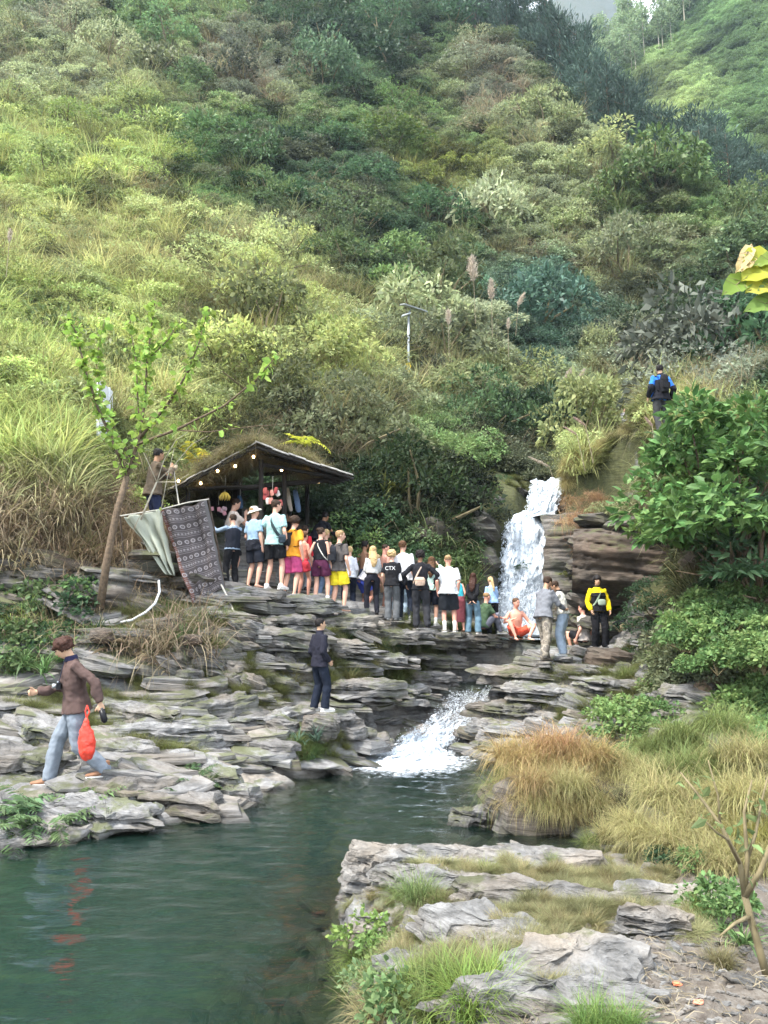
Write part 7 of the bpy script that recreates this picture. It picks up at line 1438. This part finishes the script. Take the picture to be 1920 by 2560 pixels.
near('bush', 'finebush', [(1610, 1590, 17.0, .85, DK), (1650, 1560, 16.6, .9, DK), (1680, 1600, 16.0, .75, DK), (1600, 1640, 16.6, .5, DK), (1640, 1500, 16.8, .7, DK)], 'dark green bush at the foot of the brown cliff beside the bending person', 'shrub', 'dark bushes at the foot of the brown cliff')
near('fern', 'smallfern', [(1720, 1600, 15.0, 1.2, (.10, .17, .05)), (1760, 1560, 14.6, 1.3, (.08, .15, .05)), (1790, 1480, 14.4, 1.5, (.07, .12, .05)), (1840, 1420, 14.0, 1.7, (.07, .12, .05)), (1880, 1480, 13.6, 1.5, (.07, .12, .05)), (1850, 1540, 13.4, 1.2, (.08, .14, .05)), (1900, 1390, 13.5, 1.7, (.06, .11, .045)), (1780, 1400, 14.6, 1.3, (.06, .10, .04)), (1300, 1420, 21.0, .6, DK), (1440, 1440, 20.0, 1.0, MOSS), (1460, 1500, 19.6, .9, DK), (1450, 1540, 19.2, .8, DK), (1520, 1530, 18.6, .8, DK)], 'fern growing out of the shaded rock right of the waterfall', 'fern', 'ferns on the shaded rock right of the fall')
near('fern', 'smallfern', [(a, b, c, s_ * 1.5, t_) for a, b, c, s_, t_ in [(40, 2075, None, .8, (.12, .19, .09)), (95, 2060, None, .85, (.12, .19, .09)), (140, 2085, None, .7, (.13, .2, .09)), (10, 2060, None, .8, (.10, .17, .08)), (70, 2095, None, .6, (.13, .2, .09)), (210, 2040, None, .6, (.13, .2, .08)), (435, 1988, None, .5, DK), (470, 1975, None, .55, (.08, .13, .06)), (510, 1985, None, .45, (.10, .14, .06)), (405, 1995, None, .4, (.08, .13, .06))]], 'low dark green fern on the slabs at the left edge of the pool', 'fern', 'low ferns on the left slabs')
near('rosette_plant', 'broadblade', [(280, 1600, 12.9, .9, DK), (250, 1580, 13.0, .7, DK), (745, 1860, 12.2, .7, (.06, .11, .07)), (790, 1848, 12.2, .75, (.06, .10, .07)), (150, 1650, 12.2, .9, HERB), (110, 1680, 11.9, .9, HERB), (60, 1660, 12.0, .8, (.10, .16, .06)), (460, 1590, 13.2, .7, (.10, .16, .06)), (1120, 1230, 21.6, 1.8, (.12, .15, .05)), (1000, 1235, 21.2, 2.2, (.15, .17, .05)), (960, 1250, 21.0, 2.0, (.15, .17, .05)), (1690, 1640, 14.6, 1.0, DK), (1860, 2360, 4.5, .5, HERB), (1800, 2340, 4.7, .45, HERB)],
     ['dark green rosette of blades in front of the left rock wall', 'smaller dark rosette beside the bigger one on the left wall', 'dark leafy rosette below the broken grey rock', 'dark leafy rosette nearest the dark angular rock', 'bright broad bladed plant behind the head of the walking man', 'bright broad bladed plant behind the shoulder of the walking man', 'pale green broad bladed plant at the left wall', 'green bladed plant under the hose', 'drooping bladed plant over the dark cave left of the fall', 'large drooping plant right of the cave above the crowd', 'drooping plant on the bank above the shirtless man', 'dark bladed plant under the brown cliff', 'broad bladed plant beside the sapling', 'small broad bladed plant left of the sapling'], 'plant', None)
it = [(rr.uniform(690, 830), rr.uniform(1850, 1910), None, rr.uniform(.35, .6), rr.choice((MOSS, HERB, FG))) for _ in range(9)]
near('grass_tuft', 'finegrass', it, 'yellow green grass tuft in the hollow below the man in navy', 'grass', 'grass in the hollow below the man in navy')
it = [(rr.gauss(900, 95) if i % 2 else rr.uniform(850, 1250), rr.uniform(1600, 1640) if i % 2 == 0 else rr.uniform(1635, 1735), None, rr.uniform(.35, .8), rr.choice((MOSS, FG, (.20, .19, .08), DK))) for i in range(70)]
near('grass_tuft', 'finegrass', it, 'mossy grass tuft on the ledges below the feet of the crowd', 'grass', 'grass tufts on the ledges below the crowd')
it = [(rr.uniform(300, 570), rr.uniform(1530, 1660), None, rr.uniform(.5, .95), rr.choice((MOSS, FG, STRAW, HERB))) for _ in range(40)]
near('grass_tuft', 'finegrass', it, 'pale green grass tuft on the bank under the hanging cloth', 'grass', 'grass on the bank under the hanging cloth')
it = [(rr.uniform(-40, 260), rr.uniform(1480, 1700), None, rr.uniform(.6, 1.2), rr.choice((FG, HERB, LG, BR))) for _ in range(46)]
near('grass_tuft', 'tuft', [(a, b, c, s * .55, t) for a, b, c, s, t in it], 'long grass tuft on the left bank behind the walking man', 'grass', 'long grass on the left bank')
it = [(rr.uniform(-40, 210), rr.uniform(1500, 1700), None, rr.uniform(.7, 1.2), rr.choice((HERB, DK, (.10, .15, .06)))) for _ in range(26)]
near('herb', 'herb', it, 'leafy herb on the left bank behind the walking man', 'plant', 'herbs on the left bank')
it = [(x + rr.uniform(-25, 25), y + rr.uniform(-12, 12), None, s, t) for x, y, s, t in [(1400, 1760, .7, GOLD2), (1420, 1780, .6, (.20, .2, .06)), (1340, 1730, .5, DK), (1330, 1760, .4, DK), (1510, 1700, .6, MOSS), (1540, 1720, .6, MOSS), (1580, 1710, .7, FG), (1600, 1740, .7, GOLD2), (1640, 1730, .7, FG), (1500, 1740, .5, STRAW), (1450, 1870, .5, STRAW), (1250, 1720, .4, MOSS), (1180, 1620, .5, FG), (1380, 1800, .4, MOSS), (1700, 1860, .6, GOLD2), (1620, 1900, .5, FG), (1560, 2070, .45, FG), (1530, 2100, .5, GOLD2), (1500, 2110, .4, FG), (450, 1900, .45, MOSS), (470, 1915, .4, GOLD2), (430, 1890, .35, MOSS), (540, 1860, .3, MOSS), (330, 1850, .3, STRAW), (120, 1860, .35, MOSS), (700, 1740, .4, MOSS), (880, 1820, .3, MOSS), (1050, 1770, .3, (.2, .2, .05)), (10, 2110, .3, (.2, .24, .06)), (600, 1650, .4, MOSS)]]
near('grass_tuft', 'finegrass', it, 'small grass tuft growing between the slate ledges', 'grass', 'small tufts between the ledges')
# foreground tufts, each described
FGT = [(1045, 2262, 1.15, (.15, .2, .075), 'big round tuft of green grass on the ledge near the water'), (1010, 2250, .8, FG, 'grass tuft on the water side of the big round tuft'), (1218, 2188, .7, (.2, .22, .08), 'small light tuft behind the big round one'), (1090, 2280, .7, FG, 'low tuft right of the big round one'),
       (900, 2420, .9, (.20, .27, .07), 'bright grass at the waterline at the left of the foreground'), (960, 2480, 1.0, FG, 'grass clump in the lower left of the foreground bank'), (1030, 2500, 1.1, (.19, .25, .07), 'tall grass clump left of centre at the bottom'), (1120, 2470, 1.0, FG, 'grass clump above the bottom centre'), (1180, 2540, 1.2, (.18, .26, .06), 'dense bright grass clump at the bottom centre'), (1240, 2500, 1.0, (.17, .25, .06), 'bright grass clump right of the dense one'),
       (1090, 2560, 1.1, FG, 'grass clump cut by the bottom edge'), (940, 2550, 1.0, STRAW, 'straw coloured tuft in the bottom left of the bank'), (870, 2480, .8, FG, 'thin grass hanging over the water at the bottom'), (1000, 2400, .7, STRAW, 'straw coloured tuft left of the worn slab'), (1806, 2415, .62, (.2, .18, .09), 'lone brownish tuft on the dirt near the sapling'), (1742, 2290, .75, (.16, .2, .06), 'green tuft beside the leafy plant on the right'), (1480, 2585, .8, (.14, .22, .06), 'green tuft at the bottom edge under the lowest slab'), (1560, 2590, .7, (.14, .22, .06), 'low green tuft right of the lowest slab'), (1380, 2160, .5, FG, 'low tuft on the far side of the ledge'), (1290, 2330, .5, STRAW, 'dry tuft between the two worn slabs')]
for i, (px, py, s, t, lab) in enumerate(FGT): plant('grass_tuft', 'finegrass', hit(px, py) - Vector((0, 0, .02)), s * .42, t, lab, 'grass', 'foreground tufts', var=i, lean=.1)
for i, (px, py, s, t, lab) in enumerate([(915, 2385, .5, (.17, .25, .07), 'lime green herb at the waterline on the left of the foreground'), (950, 2400, .4, (.15, .23, .07), 'smaller lime herb beside the one at the waterline'), (1800, 2290, .5, HERB, 'leafy plant left of the sapling'), (1840, 2310, .4, HERB, 'smaller leafy plant at the foot of the sapling'), (1010, 2555, .5, (.13, .2, .08), 'grey green herb in the bottom grass'), (930, 2500, .4, (.15, .22, .1), 'grey green herb at the bottom left of the bank'), (1740, 2190, .4, HERB, 'low herb under the pale gold grass'), (1660, 2170, .35, DK, 'dark low herb under the pale gold grass')]):
    plant('herb', 'herb', hit(px, py), s, t, lab, 'plant', None, var=i)
# trodden grass mats over the foreground rock
def mat_pts(n, blobs, seed):
    r = np.random.default_rng(seed); out = []
    for px, py, rx, ry in blobs:
        k = int(n * rx * ry / sum(b[2] * b[3] for b in blobs))
        for _ in range(k): out.append(hit(px + r.normal(0, rx * .5), py + r.normal(0, ry * .5), n=120))
    return np.array([tuple(p) for p in out if p.z > .03])
mp_ = mat_pts(1000, [(1250, 2300, 250, 60), (1500, 2220, 200, 40), (1100, 2200, 110, 20), (1330, 2215, 120, 22), (1180, 2235, 90, 20), (1260, 2262, 120, 22), (1420, 2210, 60, 14), (1150, 2390, 110, 22), (1060, 2350, 70, 22), (1300, 2380, 90, 16), (1000, 2440, 90, 30), (1130, 2440, 100, 24), (1560, 2290, 80, 18), (1450, 2330, 60, 14), (1660, 2200, 90, 12), (1330, 2500, 160, 10), (1700, 2330, 60, 16), (1520, 2140, 60, 14)], 4); r = np.random.default_rng(5); n = len(mp_)
scatter('trodden_grass', 'finegrass', mp_ - [0, 0, .015], np.stack([r.uniform(.14, .3, n), r.uniform(.14, .3, n), r.uniform(.07, .16, n)], -1), np.array([(.21, .21, .10)]) * r.uniform(.7, 1.3, (n, 1)) * np.where(r.uniform(0, 1, (n, 1)) < .35, np.array([[1.15, 1.0, 1.0]]), 1), 'short trodden grass between the slabs of the foreground ledge', 8, .35)
# moss and short grass on the far banks
mp_ = mat_pts(1650, [(480, 1600, 140, 50), (1500, 1270, 110, 30), (1300, 1215, 60, 20), (880, 1690, 220, 50), (250, 1800, 260, 60), (140, 1640, 150, 60), (930, 1650, 170, 50), (1100, 1620, 140, 30), (1560, 1700, 160, 40), (1450, 1760, 160, 50), (1400, 1950, 170, 60), (1650, 1870, 160, 60), (1700, 1980, 160, 60), (780, 1880, 70, 25), (330, 1830, 200, 60), (600, 1720, 160, 60)], 9); n = len(mp_)
scatter('bank_grass', 'finegrass', mp_ - [0, 0, .03], np.stack([r.uniform(.3, .6, n), r.uniform(.3, .6, n), r.uniform(.2, .45, n)], -1), np.array([(.15, .16, .06)]) * r.uniform(.6, 1.4, (n, 1)), 'short mossy grass growing in the cracks of both banks', 10, .3)
# dry tangle draped over the left wall, the hut roof and the right cliff
def drape(name, kind, n, px, py, rx, ry, dr, s, t, lab, seed, dd=None):
    r = np.random.default_rng(seed); pp = [];
    for _ in range(n):
        a, b = px + r.normal(0, rx * .5), py + r.normal(0, ry * .5); pp.append(tuple(hit(a, b, n=140) if dd is None else P(a, b, dd + r.normal(0, dr))))
    n = len(pp); return scatter(name, kind, np.array(pp), r.uniform(s[0], s[1], n), np.array([t]) * r.uniform(.65, 1.35, (n, 1)), lab, seed, .4)
drape('dry_tangle', 'dry', 150, 130, 1330, 230, 120, 0, (.35, .8), (.25, .19, .12), 'dry brown stems matted over the left rock wall', 21)
drape('dry_tangle', 'dry', 90, 330, 1430, 130, 110, 0, (.3, .65), (.27, .2, .12), 'dry brown stems matted round the foot of the tree', 22)
drape('hanging_grass', 'golden', 64, 1445, 1265, 60, 60, 0, (.3, .5), (.33, .28, .12), 'golden grass hanging over the rock right of the waterfall', 23)
drape('hanging_grass', 'dry', 34, 1478, 1310, 50, 80, .15, (.25, .5), (.30, .19, .10), 'rusty dry grass hanging over the rock beside the waterfall', 24, 19.6)
def on_roof(n, seed):
    r = np.random.default_rng(seed); out = []
    for _ in range(n):
        s, t = r.uniform(0, 1), r.uniform(0, 1) ** .8; q_ = (RL0.lerp(RT0, t).lerp(RL1.lerp(RT1, t), s) if r.uniform() < .62 else RR0.lerp(RT0, .25 + .75 * t).lerp(RR1.lerp(RT1, .25 + .75 * t), .25 + .75 * s)); out.append(tuple(q_ + hb + Vector((0, 0, .01))))
    return np.array(out)
rp_ = on_roof(420, 3); n = len(rp_); scatter('roof_grass', 'tuft', rp_, r.uniform(.15, .42, n), np.array([(.22, .21, .08)]) * r.uniform(.6, 1.3, (n, 1)), 'dry and green grass growing over the hut roof', 25, .5)
rp_ = on_roof(240, 4); n = len(rp_); scatter('roof_brush', 'dry', rp_, r.uniform(.25, .55, n), np.array([(.2, .17, .09)]) * r.uniform(.6, 1.3, (n, 1)), 'dead brush lying over the hut roof', 26, .5)
near('fern', 'fern', [(760, 1110, 19.5, .9, (.38, .40, .05)), (480, 1130, 19.0, .8, (.34, .33, .04)), (495, 1150, 18.0, .6, (.40, .33, .04))], ['yellow fern on the right of the hut roof', 'yellow leaved plant above the left eave of the hut', 'small yellow leaved plant at the left eave of the hut'], 'fern', None)
drape('cliff_top_grass', 'golden', 34, 1630, 1320, 110, 24, 0, (.25, .42), (.30, .27, .13), 'straw grass spilling over the top of the brown cliff', 27)
near('shrub', 'bigleaf', [(1640, 1330, 17.2, .55, MG), (1560, 1300, 18.2, .5, OL), (1720, 1340, 16.6, .7, MG), (1790, 1370, 15.6, .8, MG), (1500, 1290, 18.8, .4, OL)], 'leafy shrub hanging from the top edge of the brown cliff', 'shrub', 'shrubs on top of the brown cliff', 0)
near('bush', 'finebush', [(1222, 1240, 22.6, .55, MG), (1255, 1215, 23.2, .5, DG), (1300, 1200, 24.2, .5, MG), (1235, 1290, 21.9, .4, DG), (1430, 1225, 22.6, .4, OL), (1520, 1290, 19.2, .4, OL)], 'small leafy bush at the edge of the rock round the top of the fall', 'shrub', 'small bushes round the top of the fall')
# bushes behind the crowd and round the hut
it = [(x, y, d, s, t) for x, y, d, s, t in [(640, 1330, 22.0, 1.2, LG), (720, 1320, 22.0, 1.3, LG), (810, 1310, 21.8, 1.3, MG), (870, 1380, 20.2, 1.1, MG), (920, 1350, 20.4, 1.2, DG), (830, 1400, 19.8, 1.0, MG), (990, 1420, 20.2, 1.0, DG), (1040, 1480, 20.0, .8, MG), (770, 1260, 22.3, 1.3, LG), (880, 1260, 22.0, 1.3, MG), (600, 1270, 22.3, 1.1, LG), (940, 1440, 19.8, .8, MG), (1100, 1500, 20.0, .7, DG), (1150, 1460, 20.8, .7, DG), (560, 1290, 21.0, 1.0, MG), (1160, 1370, 21.2, .8, DG)]]  # paler tints paint sunlight onto the foliage seen through the hut
near('shrub', 'shrub', it, 'leafy shrub on the shaded bank behind the crowd', 'shrub', 'shrubs on the shaded bank behind the crowd', -.2)
near('shrub', 'bigleaf', [(330, 1270, 16.2, .7, LG), (250, 1210, 16.4, .8, LG), (200, 1250, 15.4, .7, MG), (90, 1190, 15.4, .8, LG), (420, 1180, 18.4, .8, MG), (340, 1340, 15.3, .4, LG)], 'bright broad leaved shrub on the bank under the sign board', 'shrub', 'bright shrubs under the sign board', -.2)
near('shrub', 'bigleaf', [(1130, 1170, 24, 1.0, MG), (1090, 1200, 22.6, 1.1, (.12, .16, .07)), (1200, 1150, 26, .9, DG), (1290, 1130, 28, 1.0, DG), (1040, 1170, 22.8, 1.2, (.10, .13, .05))], 'broad leaved shrub overhanging the dark rock by the top of the fall', 'shrub', 'shrubs overhanging the top of the fall', -.2)
# ------------------------------------------------------------------ big laurel bush on the right
def big_bush(name, c, rx, rz, n, leaf, asp, tint, label, seed, mat='glossleaf', droop=.15):
    V, Fc, lc = crown(n, leaf, asp, rx, rz, seed, 34, 'long', tight=.28, base=-.35); o = empty(name, c); f = link('foliage', mesh_np(name + '_foliage', V, Fc, M[mat]), o); f['tint'] = tint
    branch_tubes(MB(), [tuple(q) for q in lc[:26]], .035, seed, (0, .2, -rz * .35), 5).build('branches', M['bark'], o); return tag(o, label, 'shrub')
big_bush('laurel_bush', P(1855, 1340, 13.0), 1.95, 2.55, 5200, .20, .46, (.10, .185, .055), 'large glossy green bush leaning over the cliff on the right edge', 301)
big_bush('laurel_bush', P(1735, 1310, 14.2), 1.25, 1.0, 1900, .18, .44, (.12, .19, .05), 'lower spray of the glossy bush reaching left over the brown rock', 302)
big_bush('laurel_bush', P(1715, 1150, 14.4), .75, .7, 620, .17, .44, (.13, .20, .06), 'leafy twigs of glossy bush in front of the legs of the person in blue', 304)
big_bush('laurel_bush', P(1900, 1440, 12.6), 1.0, 1.6, 1500, .22, .30, (.06, .11, .05), 'dark long leaved shrub hanging down at the right edge', 303)
# ------------------------------------------------------------------ lime leaved tree in front of the bank
def branch_tree(name, limbs, leafsize, per_m, tint, label, seed, bark='bark', asp=.75, trunk=None, minr=.0):
    r = np.random.default_rng(seed); allp = [p for l, _, _ in limbs for p in l]; b0 = allp[0]; o = empty(name, b0); pos = []; dirs = []
    for i, (l, rs, leaf) in enumerate(limbs):
        pts_ = [p - b0 for p in l]; MB().tube(pts_, list(np.linspace(rs[0], rs[1], len(pts_))), 7).build('trunk' if i == 0 else 'branch', M[bark], o, True)
        if leaf > 0:
            Q, t = resample(pts_, 60); k = int(per_m * t[-1] * leaf); u_ = r.beta(1.5, 1.0, k) * 59; a = u_.astype(int).clip(0, 58)
            pos.append(Q[a] + r.normal(0, leafsize * .35, (k, 3))); dirs.append(r.normal(0, 1, (k, 3)) + [0, 0, -.35])
    V, Fc = leaves_np(np.concatenate(pos), np.concatenate(dirs), leafsize, asp, seed, shape='long'); f = link('foliage', mesh_np(name + '_foliage', V, Fc, M['leaf']), o); f['tint'] = tint; return tag(o, label, 'tree')
B_ = lambda *q: [P(*a) for a in q]
branch_tree('young_tree', [(B_((250, 1520, 13.2), (268, 1400, 13.2), (292, 1280, 13.2), (318, 1190, 13.2)), (.075, .055), 0), (B_((318, 1190, 13.2), (285, 1110, 13.0), (245, 1020, 12.9), (215, 930, 12.8), (190, 830, 12.8), (165, 790, 12.8)), (.035, .008), 1.2), (B_((318, 1190, 13.2), (350, 1090, 13.3), (362, 1000, 13.3), (368, 900, 13.3), (382, 790, 13.3), (388, 745, 13.3)), (.035, .007), 1.1),
   (B_((350, 1090, 13.3), (345, 1000, 13.5), (340, 900, 13.6), (322, 800, 13.7)), (.02, .006), .8), (B_((350, 1095, 13.3), (420, 1010, 13.0), (470, 930, 12.8), (500, 850, 12.7), (520, 770, 12.7)), (.03, .007), 1.0), (B_((345, 1110, 13.3), (440, 1075, 13.0), (560, 1015, 12.6), (640, 950, 12.4), (700, 880, 12.3)), (.03, .006), .35),
   (B_((330, 1150, 13.2), (290, 1080, 13.5), (250, 990, 13.7), (240, 900, 13.8), (262, 800, 13.8)), (.022, .006), .9), (B_((440, 1075, 13.0), (520, 1080, 12.8), (640, 1065, 12.6), (740, 1060, 12.5)), (.012, .004), .05), (B_((368, 900, 13.3), (420, 850, 13.3), (450, 800, 13.3)), (.012, .005), 1.2)], .135, 52, (.27, .39, .08), 'slender young tree with lime green leaves leaning up from the left bank', 401)
branch_tree('bare_shrub', [(B_((352, 1300, 13.6), (372, 1250, 13.6), (392, 1205, 13.6)), (.02, .015), 0), (B_((392, 1205, 13.6), (372, 1160, 13.5), (356, 1125, 13.5)), (.010, .004), 0), (B_((392, 1205, 13.6), (430, 1170, 13.4), (480, 1110, 13.3), (520, 1090, 13.3)), (.011, .004), .1), (B_((392, 1205, 13.6), (440, 1205, 13.3), (472, 1185, 13.2)), (.009, .004), 0), (B_((392, 1205, 13.6), (410, 1150, 13.7), (440, 1100, 13.8), (470, 1080, 13.8)), (.009, .004), .2), (B_((400, 1290, 13.8), (415, 1210, 13.8), (438, 1110, 13.8)), (.009, .004), .1)], .08, 20, (.3, .33, .06), 'bare pale branched shrub in front of the man in the brown jacket', 402, 'palebark')
branch_tree('sapling', [(B_((1925, 2470, 4.0), (1900, 2380, 4.0), (1875, 2290, 4.0), (1862, 2240, 4.0)), (.021, .017), 0), (B_((1862, 2240, 4.0), (1850, 2160, 4.0), (1800, 2060, 4.0), (1740, 1980, 4.05), (1700, 1930, 4.1)), (.016, .004), .35), (B_((1862, 2240, 4.0), (1868, 2150, 4.0), (1860, 2030, 4.0), (1880, 1950, 4.0)), (.015, .004), .5), (B_((1862, 2240, 4.0), (1900, 2180, 3.95), (1935, 2090, 3.9)), (.018, .01), .4), (B_((1850, 2160, 4.0), (1820, 2100, 3.9), (1790, 2080, 3.85), (1750, 2040, 3.8)), (.009, .003), .4), (B_((1868, 2150, 4.0), (1890, 2080, 4.05), (1905, 2000, 4.1), (1920, 1940, 4.1)), (.010, .004), .6), (B_((1800, 2060, 4.0), (1795, 1990, 4.0), (1770, 1900, 4.0)), (.007, .003), .3), (B_((1875, 2290, 4.0), (1835, 2310, 3.9), (1800, 2340, 3.85)), (.012, .004), .3)], .07, 40, (.17, .23, .09), 'thin brown sapling with sparse leaves at the right edge of the path', 403, 'stem', .4)
# broad yellow green leaves reaching in from a tree just outside the frame
def big_leaf(parent, base, tip, width, tint, cup=.12, seed=0):
    b, t = Vector(base), Vector(tip); d = (t - b); L_ = d.length; d.normalize(); s = d.cross(Vector((0, -1, .35))).normalized(); nn = s.cross(d); V = []; nl = 12
    for i in range(nl + 1):
        u_ = i / nl; w_ = width * math.sin(math.pi * u_ ** .75) ** .8 + .001; c = b + d * L_ * u_ - nn * L_ * .12 * u_ * u_
        for k in (-1, -.5, 0, .5, 1): V.append(c + s * w_ * k * .5 + nn * (abs(k) * w_ * cup + .006 * math.sin(i * 2.1 + k * 4)))
    Fc = [[i * 5 + k, i * 5 + k + 1, (i + 1) * 5 + k + 1, (i + 1) * 5 + k] for i in range(nl) for k in range(4)]; o = link('leaf', mesh_np('broad_leaf', np.array(V), Fc, M['leaf'], True), parent); o['tint'] = tint
    mb = MB(); mb.tube([V[i * 5 + 2] - nn * .002 for i in range(0, nl + 1, 2)], [.0022 * (1 - i / nl) + .0008 for i in range(0, nl + 1, 2)], 4)
    for i in range(2, nl - 2, 2):
        for k in (0, 4): mb.tube([V[i * 5 + 2], V[(i + 2) * 5 + k]], .0008, 3, False)
    mb.build('leaf_vein', M['stem'], o); return o
ot = tag(empty('broadleaf_tree', (2.15, 2.6, .3)), 'branch of big round yellow green leaves reaching in at the upper right edge', 'tree'); o0 = ot.location.copy(); D_ = 2.6
lp_ = lambda px, py, d=D_: P(px, py, d) - o0
MB().tube([(0, 0, 0), (.05, 0, 1.3), (-.05, 0, 2.4), (.1, .05, 3.6)], [.06, .05, .04, .02], 8).build('trunk', M['bark'], ot, True)
MB().tube([(-.02, 0, 2.2), lp_(2000, 760), lp_(1925, 705), lp_(1895, 665), lp_(1880, 632)], [.018, .010, .006, .005, .003], 6).build('branch', M['stem'], ot, True)
for a, b, w_, t in [((1882, 638), (1845, 672), .05, (.55, .46, .20)), ((1878, 612), (1852, 668), .04, (.60, .50, .25)), ((1940, 640), (1862, 690), .13, (.36, .40, .05)), ((1950, 690), (1872, 720), .11, (.40, .42, .07)), ((1870, 692), (1812, 728), .07, (.16, .27, .05)), ((1960, 745), (1868, 768), .07, (.15, .26, .06)), ((1965, 700), (1900, 722), .06, (.18, .28, .10)), ((1955, 640), (1890, 655), .05, (.2, .3, .06))]:
    big_leaf(ot, lp_(*a), lp_(*b, D_ - .06), w_ * 1.25, t)
# plumes
M['plume'] = leaf_mat('plume', .8, .5, .25, .02)
def plume(px, py, d, h, lean, tint, label):
    b = P(px, py, d); r = np.random.default_rng(int(px)); o = empty('reed_plume', b); L_ = h * 1.9; top = Vector((lean * L_, 0, L_)); m_ = Vector((lean * L_ * .35, 0, L_ * .55)); MB().tube([(0, 0, -.8), m_, top], [.012, .010, .004], 5).build('stalk', M['straw'], o)
    n = 420; u_ = r.uniform(0, 1, n); c = np.array(m_)[None] * (1 - u_[:, None]) + np.array(top)[None] * u_[:, None]; c += r.normal(0, 1, (n, 3)) * (h * .07 * np.sin(np.pi * (u_ * .85 + .12)))[:, None]
    V, Fc = leaves_np(c, r.normal(0, .35, (n, 3)) + [lean, 0, 1.0], h * .22, .14, 3); f = link('plume', mesh_np('plume', V, Fc, M['plume']), o); f['tint'] = tint; return tag(o, label, 'plume')
for px, py, d, h, ln, lab in [(1188, 770, 33, 1.3, -.05, 'tallest pale reed plume above the fall'), (1230, 800, 33, 1.0, 0, 'second pale plume right of the tallest'), (1288, 800, 34, .7, .35, 'short leaning plume right of the other two'), (1122, 850, 31, .7, 0, 'small brownish plume left of the three pale ones'), (1270, 850, 31, .5, .05, 'thin white plume on the slope'), (1400, 985, 30, .6, .5, 'fluffy plume by the path above the fall'), (1440, 980, 30, .5, .4, 'small fluffy plume near the path'), (1480, 1090, 20.5, .28, -.9, 'pinkish plume arching left at the lip of the fall'), (1460, 1110, 20.5, .26, -1.1, 'lower pinkish plume at the lip of the fall'), (1400, 1195, 23, .35, -1.4, 'long plume bending over the top of the fall'), (1640, 1090, 16.5, .22, -.5, 'pink grass plume in front of the legs of the person in blue'), (20, 640, 24, .5, 0, 'small pale plume at the left edge of the slope')]:
    plume(px, py, d, h, ln, (.55, .47, .38) if 'pink' not in lab else (.52, .38, .32), lab)
# driftwood
dw = MB(); dw.tube([P(1700, 1765, 12.6), P(1760, 1725, 12.6), P(1815, 1680, 12.9), P(1860, 1650, 13.2)], [.10, .17, .15, .08], 9); o = dw.build('driftwood', M['bark'], None, True); tag(o, 'rough grey driftwood log resting against the right bank', 'log'); md = o.modifiers.new('knots', 'DISPLACE'); md.texture = FOLD; md.strength = .12
